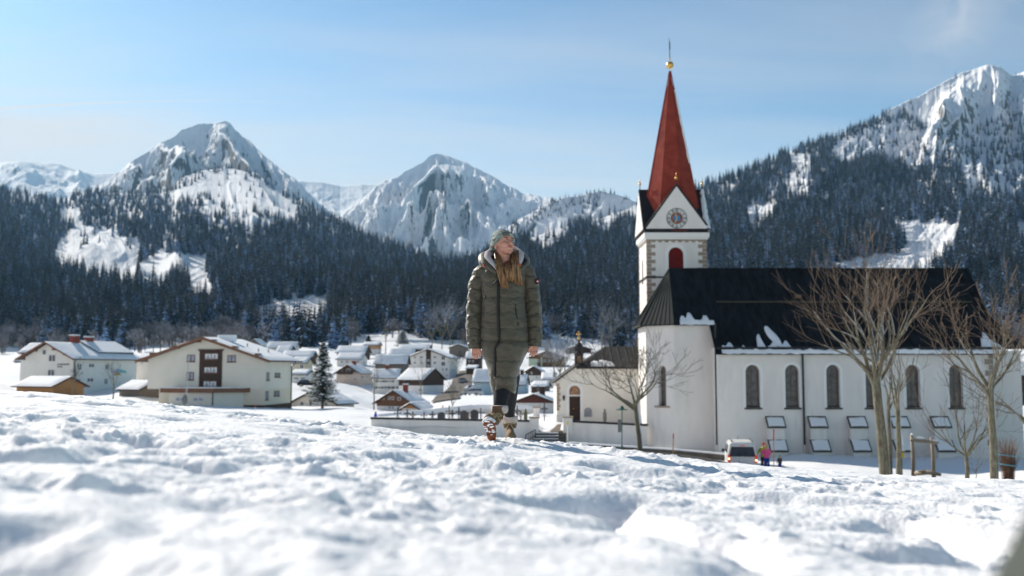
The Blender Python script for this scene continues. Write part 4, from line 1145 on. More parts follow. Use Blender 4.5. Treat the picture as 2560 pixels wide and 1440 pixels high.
mb = MB(off); o_ = arch((lw0 + lw1) / 2, min(zs), (lw1 - lw0) + .55, max(zs) - min(zs) + .27, 14)
for k in range(1, len(lh)):
    k2 = (k + 1) % len(lh); panel(mb, plT, [lh[k], o_[k], o_[k2], lh[k2]], .05, .045)
mb.build('louvre_surround', _mc['bright_plaster'], tower)
# string courses and cornice
mb = MB(off)
for pyv, t_ in ((579, .20), (693, .13)):
    zz = PZ(pyv, YT); mb.box(xT0 - .12, xT1 + .12, YT - .12, YT2 + .12, zz - t_ / 2, zz + t_ / 2)
mb.build('dark_string_course', M_BLACK, tower)
mb = MB(off); zz = PZ(590, YT); mb.box(xT0 - .22, xT1 + .22, YT - .22, YT2 + .22, zz - .14, zE - .11); mb.box(xT0 - .1, xT1 + .1, YT - .1, YT2 + .1, zz - .3, zz - .14)
mb.build('cornice', _mc['bright_plaster'], tower)
# quoins and arcaded band
mb = MB(off)
for pl, uw in ((plT, wT), (plTl, wT)):
    z = PZ(600, YT) - .36; k = 0
    zlow = zR - 6
    while z > zlow:
        w_ = (.75 if k % 2 else .38)
        if pl is plT:
            panel(mb, pl, rect(-.03, w_, z, z + .30), .03, .05); panel(mb, pl, rect(uw - w_, uw + .03, z, z + .30), .03, .05)
        else:
            panel(mb, pl, rect(uw - w_ * .5, uw - .0, z, z + .30), .028, .05); panel(mb, pl, rect(.0, w_ * .5, z, z + .30), .028, .05)
        z -= .335; k += 1
mb.build('corner_stones', M_QUOIN, tower)
mb = MB(off); n = 9
zt = PZ(597, YT); zb_ = PZ(606, YT)
for pl in (plT, plTl):
    step = wT / n
    for i in range(n):
        c = (i + .5) * step; r = step * .27
        pts = [(c - step / 2, zb_), (c - r, zb_)] + [(c - r * math.cos(math.pi * q / 6), zb_ + r * .9 * math.sin(math.pi * q / 6)) for q in range(7)] + [(c + r, zb_), (c + step / 2, zb_), (c + step / 2, zt), (c - step / 2, zt)]
        ids = []
        tr_ = tessellate_polygon([[Vector((u, z, 0)) for u, z in pts]])
        ids = [mb.vert(pl.p(u, z, .035)) for u, z in pts]
        for t3 in tr_: mb.face([ids[q] for q in t3])
mb.build('arcade_band', M_QUOIN, tower)
# four gables with crossing roofs
mb = MB(off); o1 = .32
zEe = zE + .1
def gab(x0, x1, y, z0, z1): return [(x0, y, z0), (x1, y, z0), ((x0 + x1) / 2, y, z1)]
mb.hexa(gab(xT0 - .42, xT1 + .42, YT - o1, zEe, zG + .15), gab(xT0 - .42, xT1 + .42, YT2 + o1, zEe, zG + .15))
def gab2(y0, y1, x, z0, z1): return [(x, y0, z0), (x, y1, z0), (x, (y0 + y1) / 2, z1)]
mb.hexa(gab2(YT - .42, YT2 + .42, xT0 - o1, zEe + .004, zG + .146), gab2(YT - .42, YT2 + .42, xT1 + o1, zEe + .004, zG + .146))
mb.build('gable_roof', M_BLACK, tower)
mb = MB(off); e_ = .20
hh = zG - zEe
mb.hexa(gab(xT0 - .15, xT1 + .15, YT - o1 - .02, zEe + .04, zG - .10), gab(xT0 - .15, xT1 + .15, YT - .1, zEe + .04, zG - .10))
gw = mb.build('clock_gable', M_PLASTER, tower)
mb = MB(off)
mb.hexa(gab2(YT - .15, YT2 + .15, xT0 - o1 - .02, zEe + .04, zG - .10), gab2(YT - .15, YT2 + .15, xT0 - .1, zEe + .04, zG - .10))
mb.build('side_gable', M_PLASTER, tower)
# snow clinging to the right gable roof
mb = MB(off); rows = []
for j in range(14):
    s_ = j / 13; xx = xT1 + o1 - .02; r = []
    y_f = YT - .4 + (wT / 2 + .3) * s_; zf = zEe + (zG - zEe) * s_
    for q in range(6):
        v = q / 5; wv_ = .75 * (.6 + .8 * abs(float(noise2(s_ * 5, 2.2, 3)))) * (1 - s_ * .5)
        r.append((xx - wv_ + wv_ * v + .12 * float(noise2(s_ * 7, v * 2, 8)), y_f - .05, zf + .06 + .25 * math.sin(math.pi * v) ** .6 * (.6 + .6 * abs(float(noise2(s_ * 6, 9, 5))))))
    rows.append(r)
mb.loft(rows, closed=False)
mb.build('gable_snow', M_ROOFSNOW, tower, smooth=True)
# gilded finials
for (x, y) in ((xTc, YT - .2), (xT0 - .2, YTc), (xT1 + .2, YTc)):
    mb = MB(off); zt = zG + .1
    mb.tube([(x, y, zt), (x, y, zt + .62)], .035, 6, mi=1); mb.ellip((x, y, zt + .55), (.125, .125, .135), 10, 7); mb.tube([(x, y, zt + .65), (x, y, zt + 1.05)], [.05, .012], 6)
    mb.build('finial', [M_GOLD, M_BLACK], tower, smooth=True)
# clock
ccx, ccz = xTc - .02, PZ(547, YT); ccr = 26 / F * YT; yk = YT - o1 - .02
def disc(mb, r0, r1, y0, y1, n=40, mi=None):
    o0 = [(ccx + r1 * math.cos(2 * math.pi * k / n), 0, ccz + r1 * math.sin(2 * math.pi * k / n)) for k in range(n)]
    if r0 <= 0:
        mb.hexa([(x, y0, z) for x, _, z in o0], [(x, y1, z) for x, _, z in o0], mi); return
    i0 = [(ccx + r0 * math.cos(2 * math.pi * k / n), 0, ccz + r0 * math.sin(2 * math.pi * k / n)) for k in range(n)]
    for k in range(n):
        k2 = (k + 1) % n
        mb.hexa([(i0[k][0], y0, i0[k][2]), (o0[k][0], y0, o0[k][2]), (o0[k2][0], y0, o0[k2][2]), (i0[k2][0], y0, i0[k2][2])],
                [(i0[k][0], y1, i0[k][2]), (o0[k][0], y1, o0[k][2]), (o0[k2][0], y1, o0[k2][2]), (i0[k2][0], y1, i0[k2][2])], mi)
mb = MB(off); disc(mb, 0, ccr, yk - .03, yk - .001); clock = mb.build('clock', mat('dial_white', (0.62, 0.62, 0.60), rough=0.6, var=0.05), tower, label='round dial with Roman numerals, blue centre and gold signs')
mb = MB(off); disc(mb, ccr * .95, ccr, yk - .045, yk - .031); disc(mb, ccr * .53, ccr * .57, yk - .045, yk - .031); mb.build('dial_ring', M_BLACK, clock)
mb = MB(off); disc(mb, ccr * .34, ccr * .53, yk - .05, yk - .031); mb.build('zodiac_ring', M_CRED, clock)
mb = MB(off); disc(mb, 0, ccr * .34, yk - .055, yk - .031); mb.build('blue_disc', M_BLUE, clock)
mb = MB(off)
for k in range(12):
    a = math.radians(30 * k); mb.ellip((ccx + ccr * .44 * math.sin(a), yk - .055, ccz + ccr * .44 * math.cos(a)), (.04, .015, .04), 6, 4)
mb.build('gold_sign', M_GOLD, clock)
mb = MB(off)
def hand(ang, L, w):
    a = math.radians(ang); d = Vector((math.sin(a), 0, math.cos(a))); p = Vector((math.cos(a), 0, -math.sin(a)))
    c = Vector((ccx, yk - .075, ccz)); q = [c - p * w - d * .1, c + p * w - d * .1, c + p * w * 1.6 + d * L * .75, c + d * L, c - p * w * 1.6 + d * L * .75]
    mb.prism(q, (0, -.02, 0))
hand(-14, ccr * .62, .022); hand(200, ccr * .58, .022)
mb.build('clock_hands', M_GOLD, clock)
for k, txt in enumerate(['XII', 'I', 'II', 'III', 'IIII', 'V', 'VI', 'VII', 'VIII', 'IX', 'X', 'XI']):
    cu = bpy.data.curves.new('numeral', 'FONT'); cu.body = txt; cu.size = ccr * .42; cu.align_x = 'CENTER'; cu.align_y = 'CENTER'; cu.extrude = .006; cu.offset = .004
    tmp = bpy.data.objects.new('numeral_text', cu); COL.objects.link(tmp); bpy.context.view_layer.update()
    me_ = bpy.data.meshes.new_from_object(tmp.evaluated_get(bpy.context.evaluated_depsgraph_get())); bpy.data.objects.remove(tmp)
    me_.materials.clear(); me_.materials.append(M_BLACK)
    o_ = bpy.data.objects.new('numeral', me_); COL.objects.link(o_); o_.parent = clock
    a = math.radians(30 * k)
    o_.location = Vector((ccx + ccr * .76 * math.sin(a), yk - .04, ccz + ccr * .76 * math.cos(a))) - off
    o_.rotation_euler = (math.radians(90), a, 0); o_.scale = (.6, 1, 1)
# spire
xs_, zs_ = PX(1679, YTc, 520), zEe - .05
apex = Vector((PX(1675, YTc, 178), YTc, PZ(178, YTc)))
r0 = 73.0 / F * YTc / math.cos(math.radians(12))
mb = MB(off); rings = []
for t in np.linspace(0, 1, 24):
    r = r0 * (1 - t) ** 1.0 * 1.10 + .07; cx_ = xs_ + (apex.x - xs_) * t
    if t > .9: r = max(r * .82, .09)
    rings.append([(cx_ + r * math.cos(math.radians(22.5 - 9 + 45 * k)), YTc + r * math.sin(math.radians(22.5 - 9 + 45 * k)), zs_ + (apex.z - zs_) * t) for k in range(8)])
mb.loft(rings); spire = mb.build('spire', M_SPIRE, tower)
mb = MB(off)
for k in range(8):
    mb.tube([rings[0][k], rings[-1][k]], [.05, .03], 5)
mb.build('ridge_cap', M_SPIRE, spire)
# snow along the right edge of the spire
mb = MB(off); rows = []
for j in range(40):
    t = .42 + .46 * j / 39; r = r0 * (1 - t) * 1.10 + .08; cx_ = xs_ + (apex.x - xs_) * t; zz = zs_ + (apex.z - zs_) * t
    wv_ = (.10 + .22 * abs(float(noise2(t * 14, 1, 2)))) * (1 if j < 33 else .5)
    an = math.radians(-31.5); an2 = math.radians(13.5)
    a_ = Vector((cx_ + r * math.cos(an), YTc + r * math.sin(an), zz)); b2 = Vector((cx_ + r * math.cos(an2), YTc + r * math.sin(an2), zz)); c2 = a_.lerp(b2, .55)
    st_ = a_.lerp(b2, .0) + (a_ - Vector((cx_, YTc, zz))).normalized() * .05
    left = a_ + Vector((-wv_, -.02, 0))
    rows.append([left, left.lerp(st_, .5) + Vector((0, -.07, 0)), st_ + Vector((.03, -.05, 0)), c2 + Vector((.05, 0, 0)), b2 + Vector((.03, 0, 0))])
mb.loft(rows, closed=False); mb.build('spire_snow', M_ROOFSNOW, spire, smooth=True)
mb = MB(off); mb.ellip((apex.x, YTc, PZ(163, YTc)), (.34, .34, .35), 18, 12); mb.tube([(apex.x, YTc, PZ(151, YTc)), (apex.x, YTc, PZ(144, YTc))], [.08, .03], 8)
mb.build('gilded_ball', M_GOLD, spire, smooth=True)
mb = MB(off); mb.tube([(apex.x, YTc, PZ(150, YTc)), (apex.x - .04, YTc, PZ(95, YTc))], [.045, .02], 6); mb.box(apex.x - .05, apex.x + .05, YTc - .02, YTc + .02, PZ(125, YTc), PZ(105, YTc))
mb.build('lightning_rod', M_BLACK, spire)

# ================================================================== chapel with bell turret
YH = 88.0
gh = PZ(1052, YH)
chapel = empty('chapel', (PX(1495, YH), YH + 3, gh), 0, 'cream chapel with arched doorway and dark roof, joined to the left of the church', 'chapel')
off = chapel.location.copy()
M_WARM = mat('warm_plaster', (0.80, 0.755, 0.68), rough=0.9, var=0.05, scale=0.8, bump=0.01, bscale=5, spec=0.15)
plH = Plane((PX(1392, YH, 1000), YH, 0), (1, 0, 0)); xh = plH.O.x
def uH(px, py=1000): return PX(px, YH, py) - xh
def zH(py): return PZ(py, YH)
outer = [(0, gh - 1.2), (uH(1625), gh - 1.2), (uH(1625, 920), zH(920)), (uH(1446, 918), zH(920)), (uH(1447, 912), zH(912)), (0, zH(954))]
doorh = arch((uH(1423) + uH(1451)) / 2, gh - .3, uH(1451) - uH(1423), zH(964) - gh + .3, 14)
mb = MB(off); holed(mb, plH, outer, [doorh], .45)
Yd = YH + 6.5
bk = [(x_, z_) for x_, z_ in outer]
n = len(outer)
for k in range(n):
    a, b = outer[k], outer[(k + 1) % n]
    if k == 0: continue
    mb.poly([plH.p(a[0], a[1]), plH.p(b[0], b[1]), plH.p(b[0], b[1], -6.5), plH.p(a[0], a[1], -6.5)])
mb.poly([plH.p(u, z, -6.5) for u, z in outer])
mb.build('wall', M_WARM, chapel)
mb = MB(off); us = [q[0] for q in doorh]
u0, u1 = min(us), max(us)
bars(mb, plH, u0, u1, gh - .3, zH(990), -.38, .08); 
for q in range(1, 4): bars(mb, plH, u0 + (u1 - u0) * q / 4 - .015, u0 + (u1 - u0) * q / 4 + .015, gh, zH(992), -.365, .02)
bars(mb, plH, u0 + .1, u0 + .5, gh + .15, gh + .9, -.36, .03); bars(mb, plH, u1 - .5, u1 - .1, gh + .15, gh + .9, -.36, .03)
door = mb.build('door', M_DWOOD, chapel)
mb = MB(off); mb.ellip(plH.p((u0 + u1) / 2 - .08, gh + 1.05, -.33), (.04, .04, .04), 8, 6); mb.build('handle', M_GOLD, door)
lun = [(u, z) for u, z in arch((u0 + u1) / 2, zH(988), u1 - u0, zH(964) - zH(988), 14)]
mb = MB(off); panel(mb, plH, lun, -.36, .06); 
M_MUR = mat('arch_mural', (0.50, 0.30, 0.17), rough=0.8, scale=2.6, col2=(0.28, 0.13, 0.08), detail=7)
mur = mb.build('arch_mural', M_MUR, chapel, label='faded warm coloured painting in the arch above the door')
mb = MB(off)
cU = (u0 + u1) / 2
for du, z0_, hh_, ww_ in ((-.22, 986, .55, .16), (.20, 985, .62, .14), (.36, 986, .5, .12)):
    mb.ellip(plH.p(cU + du, zH(z0_) + hh_ / 2, -.35), (ww_ / 2, .02, hh_ / 2), 8, 6)
mb.build('painted_figure', mat('painted_robe', (0.20, 0.10, 0.08), col2=(0.6, 0.45, 0.3), scale=5), mur)
mb = MB(off); bars(mb, plH, u0, u1, zH(991), zH(987), -.30, .1); mb.build('lintel', _mc['bright_plaster'], chapel)
mb = MB(off); o_ = arch(cU, gh - .3, (u1 - u0) + .5, max(q[1] for q in doorh) - gh + .3 + .25, 14)
for k in range(1, len(doorh)):
    k2 = (k + 1) % len(doorh); panel(mb, plH, [doorh[k], o_[k], o_[k2], doorh[k2]], .05, .045)
mb.build('door_surround', _mc['bright_plaster'], chapel)
mb = MB(off); z = gh + .9; k = 0
while z < zH(962):
    w_ = .36 if k % 2 else .24; panel(mb, plH, rect(-.02, w_ * .9, z, z + .24), .03, .05); z += .262; k += 1
mb.build('corner_stones', M_QUOIN, chapel)
mb = MB(off); bars(mb, plH, -.04, uH(1410), gh - 1, gh + .55, .06, .06); mb.build('plinth', mat('grey_plinth', (0.62, 0.61, 0.60), var=.06), chapel)
# wall plaque, lantern
mb = MB(off); panel(mb, plH, arch(uH(1470), zH(1042), .66, zH(1019) - zH(1042), 10), .05, .045); pq = mb.build('plaque', mat('grey_slate', (0.24, 0.25, 0.27), rough=0.6, var=.2), chapel)
mb = MB(off); panel(mb, plH, arch(uH(1470), zH(1040), .5, zH(1021) - zH(1040), 10), .062, .01)
for q in range(3): bars(mb, plH, uH(1470) - .17, uH(1470) + .17, zH(1038) + q * .12, zH(1038) + q * .12 + .03, .07, .007, mi=1)
mb.build('inscription', [mat('pale_slate', (0.33, 0.34, 0.36), rough=0.6), mat('slate_letters', (0.1, 0.1, 0.11))], pq)
mb = MB(off); c = plH.p(uH(1409), zH(995), .35); mb.tube([plH.p(uH(1409), zH(998), 0), plH.p(uH(1409), zH(1001), .2), c], .02, 5); mb.tube([c - Vector((0, 0, .22)), c + Vector((0, 0, .1))], [.06, .12], 6); mb.tube([c + Vector((0, 0, .1)), c + Vector((0, 0, .26))], [.15, .02], 6)
mb.build('wall_lantern', M_BLACK, chapel)
# roofs
mb = MB(off)
r1 = [plH.p(uH(1383, 954), zH(955), .3), plH.p(uH(1447, 908), zH(908), .3)]
mb.slab([r1[0], r1[1], Vector((r1[1].x, Yd, r1[1].z)), Vector((r1[0].x, Yd, r1[0].z))], .14)
eh = zH(918); Yr = YH + 3.6; zr = PZ(866, Yr)
A = Vector((PX(1441, YH - .35, 918), YH - .35, eh)); B_ = Vector((PX(1625, YH - .35, 918), YH - .35, eh)); C_ = Vector((PX(1513, Yr, 866), Yr, zr)); D_ = Vector((PX(1625, Yr, 866), Yr, zr))
mb.slab([A, B_, D_, C_], .14); A2 = Vector((A.x, 2 * Yr - YH + .35, eh)); mb.slab([A, C_, A2], .14); mb.slab([A2, C_, D_, Vector((B_.x, A2.y, eh))], .14)
for q in range(9):
    xx = A.x + (B_.x - A.x) * (q + .5) / 9; t = min(1, (xx - A.x) / (C_.x - A.x)); mb.tube([(xx, A.y, eh + .02), (xx, A.y + (Yr - A.y) * t, eh + (zr - eh) * t + .02)], .03, 4)
mb.build('roof', mat('brown_black_roof', (0.027, 0.026, 0.025), rough=0.8, var=.3, scale=1.0), chapel)
mb = MB(off); rows = []
for j in range(7):
    s_ = j / 6; r = []
    for q in range(22):
        v = q / 21; xx = PX(1477 + 61 * v, YH, 910); hgt_ = (.75 * math.sin(math.pi * min(1, .1 + v * .95)) ** .5 + .2) * (1 + .3 * float(noise2(v * 5, 0, 3)))
        yv = A.y + .15 + hgt_ * s_; zv = eh + (zr - eh) * (yv - A.y) / (Yr - A.y)
        r.append((xx, yv, zv + .02 + .2 * (math.sin(math.pi * s_) * math.sin(math.pi * v)) ** .4 if 0 < j < 6 and 0 < q < 21 else zv))
    rows.append(r)
mb.loft(rows, closed=False); mb.build('roof_snow', M_ROOFSNOW, chapel, smooth=True)
# bell turret
xt0, xt1 = PX(1437, YH + .6, 900), PX(1458, YH + .6, 900); yt0 = YH + .4; wt = xt1 - xt0; zt0, zt1 = zH(916), PZ(884, YH + .6)
mb = MB(off); pt_ = Plane((xt0, yt0, 0), (1, 0, 0)); th = arch(wt / 2, PZ(905, YH + .6), wt * .45, PZ(890, YH + .6) - PZ(905, YH + .6), 10)
holed(mb, pt_, rect(0, wt, zt0 - .4, zt1), [th], .2)
mb.box(xt0, xt1, yt0 + .25, yt0 + wt, zt0 - .4, zt1); mb.poly([(xt0, yt0, zt0), (xt0, yt0 + .3, zt0), (xt0, yt0 + .3, zt1), (xt0, yt0, zt1)]); mb.poly([(xt1, yt0, zt0), (xt1, yt0 + .3, zt0), (xt1, yt0 + .3, zt1), (xt1, yt0, zt1)])
tur = mb.build('bell_turret', mat('blackened_sheet', (0.035, 0.033, 0.032), rough=.6, var=.3), chapel)
mb = MB(off); panel(mb, pt_, th, -.12, .05); mb.build('turret_shutter', mat('shutter_wood', (0.45, 0.24, 0.12), var=.3, scale=6), tur)
mb = MB(off); c = (xt0 + wt / 2, yt0 + wt / 2)
prof = [(zt1, wt * .72), (zt1 + .12, wt * .66), (zt1 + .2, wt * .52), (zt1 + .55, wt * .54), (zt1 + .85, wt * .42), (zt1 + 1.05, wt * .14), (zt1 + 1.5, wt * .05), (PZ(850, YH), .03)]
mb.loft([[(c[0] + r * math.cos(math.pi / 4 * (k + .5)), c[1] + r * math.sin(math.pi / 4 * (k + .5)), z) for k in range(8)] for z, r in prof]); mb.build('turret_cap', M_BLACK, tur)
mb = MB(off); zc2 = PZ(847, YH); mb.ellip((c[0], c[1], zc2 + .05), (.14, .14, .15), 12, 8); mb.box(c[0] - .03, c[0] + .03, c[1] - .03, c[1] + .03, zc2 + .1, PZ(829, YH)); mb.box(c[0] - .17, c[0] + .17, c[1] - .028, c[1] + .028, PZ(836, YH), PZ(834, YH)); mb.ellip((c[0], c[1], PZ(829, YH)), (.06, .05, .06), 8, 6)
for s_ in (-1, 1): mb.ellip((c[0] + s_ * .17, c[1], PZ(835, YH)), (.05, .045, .05), 8, 6)
mb.build('cross', M_GOLD, tur)
# ================================================================== houses
M_PINK = mat('pinkish_plaster', (0.62, 0.50, 0.42), rough=.9, var=.05, scale=.5)
M_YEL = mat('yellow_plaster', (0.60, 0.53, 0.38), rough=.9, var=.05, scale=.5)
M_GREEN = mat('pale_green_plaster', (0.48, 0.56, 0.42), rough=.9, var=.05, scale=.5)
M_TEAL = mat('pale_blue_plaster', (0.33, 0.45, 0.52), rough=.9, var=.08, scale=.5)
M_CRD = mat('shaded_cream', (0.56, 0.47, 0.34), rough=.9, var=.05, scale=.5)
M_VRED = mat('dark_red_boards', (0.13, 0.045, 0.035), rough=.8, var=.3, scale=2, stretch=(8, 8, 1))
M_GRN = mat('green_shutter', (0.05, 0.10, 0.06), rough=.6, var=.2)
M_FASC = mat('brown_fascia', (0.20, 0.095, 0.055), rough=.7, var=.2, scale=2)
M_WFRM = mat('white_window_frame', (0.72, 0.72, 0.72), rough=.5, var=.03)
WALLS = {W: (M_PLASTER, None, 0), B: (M_DWOOD, None, 0), CR: (M_CREAM, None, 0), 'GB': (M_GWOOD, None, 0), 'H1': (mat('off_white_plaster', (0.78, 0.755, 0.70), rough=.9, var=.04, scale=.5), None, 0), 'H2': (M_CREAM, None, 0),
 'BW': (M_PLASTER, M_DWOOD, .55), 'BW2': (M_PLASTER, M_WOOD, .45), 'PK': (M_PINK, M_WOOD, .93), 'WO': (M_PLASTER, M_OWOOD, .55), 'YE': (M_YEL, None, 0), 'CR2': (M_CREAM, None, 0),
 'VW': (M_PLASTER, M_VRED, .86), 'TEAL': (M_TEAL, None, 0), 'BY': (M_DWOOD, None, 0), 'GRN': (M_WOOD, None, 0), 'OW': (M_OWOOD, None, 0)}
class House:
    def __init__(s, h):
        s.h = h; th = math.radians(h['t']); s.c, s.s = math.cos(th), math.sin(th); d = h['d']
        s.C = P(h['C'], h['b'], d); s.z0 = s.C.z
        kL, kR = ke(h['L'], h['b'])[0], ke(h['R'], h['b'])[0]
        s.w = (s.C.x - kL * d) / (s.c + kL * s.s); s.l = (kR * d - s.C.x) / (s.s - kR * s.c) if abs(s.s - kR * s.c) > .02 else 9
        s.w = max(3, s.w); s.l = min(max(s.l, 5.5), 15) if h['n'] not in ('hotel', 'apartment_house') or h['g'] == 'S' else max(s.l, 8)
        s.hh = PZ(h['eave'], d) - s.z0
        if h['g'] == 'F': s.zr = PZ(h['ridge'], d + s.w / 2 * s.s) - s.z0
        else: s.zr = PZ(h['ridge'], d + s.l / 2 * s.c) - s.z0
        s.zr = max(s.zr, s.hh + .8)
        s.root = empty(h['n'], s.C, -th, h['label'], h['cat'])
    def uF(s, px):           # local x on the F face
        k = ke(px, 925)[0]; a = (s.C.x - k * s.C.y) / (s.c + k * s.s); return -a
    def uS(s, px):
        k = ke(px, 925)[0]; return (k * s.C.y - s.C.x) / (s.s - k * s.c)
    def z(s, py, Y): return PZ(py, Y) - s.z0
    def YF(s, x): return s.C.y - x * s.s
    def YS(s, y): return s.C.y + y * s.c
    def build(s, over=None):
        h = s.h; w, l, hh, zr, root = s.w, s.l, s.hh, s.zr, s.root
        lo, up, fr = WALLS[h['wall']]
        if 'up' in h: lo, up, fr = M_PLASTER, M_OWOOD, .9
        over = h.get('over', min(.9, .35 + w * .04)) if over is None else over
        base = -2.5
        def body(z0, z1, e, top):
            mb = MB()
            if not top: mb.box(-w + e, -e, e, l - e, z0, z1)
            elif h['g'] == 'F': mb.prism([(-w + e, e, z0), (-e, e, z0), (-e, e, hh), (-w / 2, e, zr - .12), (-w + e, e, hh)], (0, l - 2 * e, 0))
            else: mb.prism([(-w + e, e, z0), (-w + e, e, hh), (-w + e, l / 2, zr - .12), (-w + e, l - e, hh), (-w + e, l - e, z0)], (w - 2 * e, 0, 0))
            return mb
        if up is None: body(base, 0, 0, True).build('wall', lo, root)
        else:
            zs = hh * fr
            body(base, zs, 0, False).build('wall', lo, root)
            m2 = body(zs, 0, -.04, True); m2.build('upper_wall', up, root)
        # roof slabs
        t = .18
        if h['g'] == 'F':
            sl_ = (zr - hh) / (w / 2); ex = over
            ze = hh - sl_ * ex
            sides = [([(0 + ex, -over, ze), (-w / 2, -over, zr), (-w / 2, l + over * .6, zr), (0 + ex, l + over * .6, ze)]), ([(-w - ex, -over, ze), (-w - ex, l + over * .6, ze), (-w / 2, l + over * .6, zr), (-w / 2, -over, zr)])]
            fas = [[(ex, -over - .03, ze), (-w / 2, -over - .03, zr), (-w / 2, -over - .03, zr - .32), (ex, -over - .03, ze - .3)], [(-w - ex, -over - .03, ze), (-w / 2, -over - .03, zr), (-w / 2, -over - .03, zr - .32), (-w - ex, -over - .03, ze - .3)]]
            fdir = (0, .1, 0)
        else:
            sl_ = (zr - hh) / (l / 2); ex = over
            ze = hh - sl_ * ex; o2 = over * .7
            sides = [([(-w - o2, -ex, ze), (o2, -ex, ze), (o2, l / 2, zr), (-w - o2, l / 2, zr)]), ([(-w - o2, l / 2, zr), (o2, l / 2, zr), (o2, l + ex, ze), (-w - o2, l + ex, ze)])]
            fas = [[(o2 - .03, -ex, ze), (o2 - .03, l / 2, zr), (o2 - .03, l / 2, zr - .3), (o2 - .03, -ex, ze - .26)], [(o2 - .03, l + ex, ze), (o2 - .03, l / 2, zr), (o2 - .03, l / 2, zr - .3), (o2 - .03, l + ex, ze - .26)]]
            fdir = (.1, 0, 0)
        mb = MB()
        for q in sides: mb.slab([Vector(p_) + Vector((0, 0, .0)) for p_ in q], t)
        rf = mb.build('roof', M_DWOOD, root)
        mb = MB()
        for q in fas: mb.prism(q, fdir)
        mb.build('fascia', M_FASC if h['n'] in ('hotel', 'apartment_house') and h['wall'] != W else M_DWOOD, root)
        mb = MB(); sd = int(s.C.x * 7) % 97
        for q in sides:
            q = [Vector(p_) for p_ in q]; nu, nv = 16, 12; rows = []
            tk = .26 if h['d'] < 200 else .34
            for i in range(nv + 1):
                v = i / nv; r = []
                for j in range(nu + 1):
                    u = j / nu
                    p_ = (q[0].lerp(q[1], u)).lerp(q[3].lerp(q[2], u), v)
                    ed = min(i, nv - i, j, nu - j)
                    r.append(p_ + Vector((0, 0, (.01 if ed == 0 else tk * (.75 if ed == 1 else 1) + .06 * float(noise2(p_.x * .6 + sd, p_.y * .6, 5))))))
                rows.append(r)
            mb.loft(rows, closed=False)
        mb.build('roof_snow', M_ROOFSNOW, rf, smooth=True)
        # windows
        for wd in h.get('win', []):
            s.window(*wd)
        for (px, py) in h.get('chim', []): s.chimney(px, py, M_CHIM)
        for (px, py) in h.get('dchim', []): s.chimney(px, py, M_DWOOD)
        if 'bay' in h:
            a, b, c, d = h['bay']; mb = MB(); x0, x1 = s.uF(a), s.uF(b); mb.box(x0, x1, -.12, .0, s.z(d, s.C.y), s.z(c, s.C.y)); bay = mb.build('timber_bay', M_DWOOD, root)
            for zz in (905, 918):
                mb = MB(); z_ = s.z(zz - 1, s.C.y); mb.box(x0 + .25, x1 - .25, -.16, -.12, z_ , z_ + .75); mb.build('window', M_CURT, bay)
        if 'balc' in h:
            a, b, c, d = h['balc']; mb = MB(); x0, x1 = s.uF(a), s.uF(b); zt, zb = s.z(c, s.C.y), s.z(d, s.C.y)
            mb.box(x0, x1, -1.0, -.05, zb - .1, zb); mb.box(x0, x1, -1.04, -.96, zb, zt); mb.box(x0, x0 + .08, -1.0, 0, zb, zt); mb.box(x1 - .08, x1, -1, 0, zb, zt); mb.build('balcony', M_DWOOD, root)
        if h['wall'] == 'GRN':
            mb = MB(); mb.box(-w - .03, s.uF(1343), -.03, 1, base, s.z(897, s.C.y)); mb.build('green_wall', M_GREEN, root)
            mb = MB(); mb.box(s.uF(1352), s.uF(1356), -.06, .5, base, s.z(893, s.C.y)); mb.build('green_pilaster', M_GREEN, root)
        return s
    def window(s, face, p0, p1, y0, y1, kind='plain'):
        h = s.h
        if face == 'F': a, b = s.uF(p0), s.uF(p1); Y = s.YF((a + b) / 2)
        else: a, b = s.uS(p0), s.uS(p1); Y = s.YS((a + b) / 2)
        z0, z1 = s.z(y1, Y), s.z(y0, Y)
        e = .05
        def bx(mb, u0, u1, za, zb, o0, o1, mi=None):
            if face == 'F': mb.box(u0, u1, -o1, -o0, za, zb, mi)
            else: mb.box(o0, o1, u0, u1, za, zb, mi)
        far_ = h['d'] > 200
        if kind == 'plain':
            mb = MB(); f = .12 if far_ else .08; m = (a + b) / 2
            o = .05 if WALLS[h['wall']][1] is not None else 0.0
            bx(mb, a, b, z0, z1, o, .04 + o, 0)
            bx(mb, a + f, b - f, z0 + f, z1 - f, .04 + o, .05 + o, 1)
            if b - a > .8: bx(mb, m - f / 3, m + f / 3, z0 + f, z1 - f, .05 + o, .065 + o, 0)
            if s.h.get('shut'):
                bx(mb, a - .45, a - .02, z0, z1, o, .07 + o, 2); bx(mb, b + .02, b + .45, z0, z1, o, .07 + o, 2)
            dark = h['wall'] in (W, 'H1')
            mb.build('window', [M_WFRM if not dark else M_WFRM, M_GLASS, M_GRN], s.root)
        else:
            fm = M_WOOD if kind in ('brown', 'bay') else M_WFRM
            mb = MB(); o = .0
            f = .09; m = (a + b) / 2
            oo = .14 if kind == 'bay' else 0
            bx(mb, a, b, z0, z0 + f, oo, oo + .07); bx(mb, a, b, z1 - f, z1, oo, oo + .07); bx(mb, a, a + f, z0 + f, z1 - f, oo, oo + .07); bx(mb, b - f, b, z0 + f, z1 - f, oo, oo + .07)
            if b - a > .9: bx(mb, m - f * .6, m + f * .6, z0 + f, z1 - f, oo, oo + .07)
            if kind != 'grey': bx(mb, a - .06, b + .06, z0 - .1, z0, oo, oo + .16)
            wn_ = mb.build('window', fm if kind != 'grey' else M_WFRM, s.root)
            mb = MB(); bx(mb, a + f, b - f, z0 + f, z1 - f, oo + .002, oo + .03); mb.build('pane', M_CURT if kind in ('brown', 'bay', 'white') else M_GLASS, wn_)
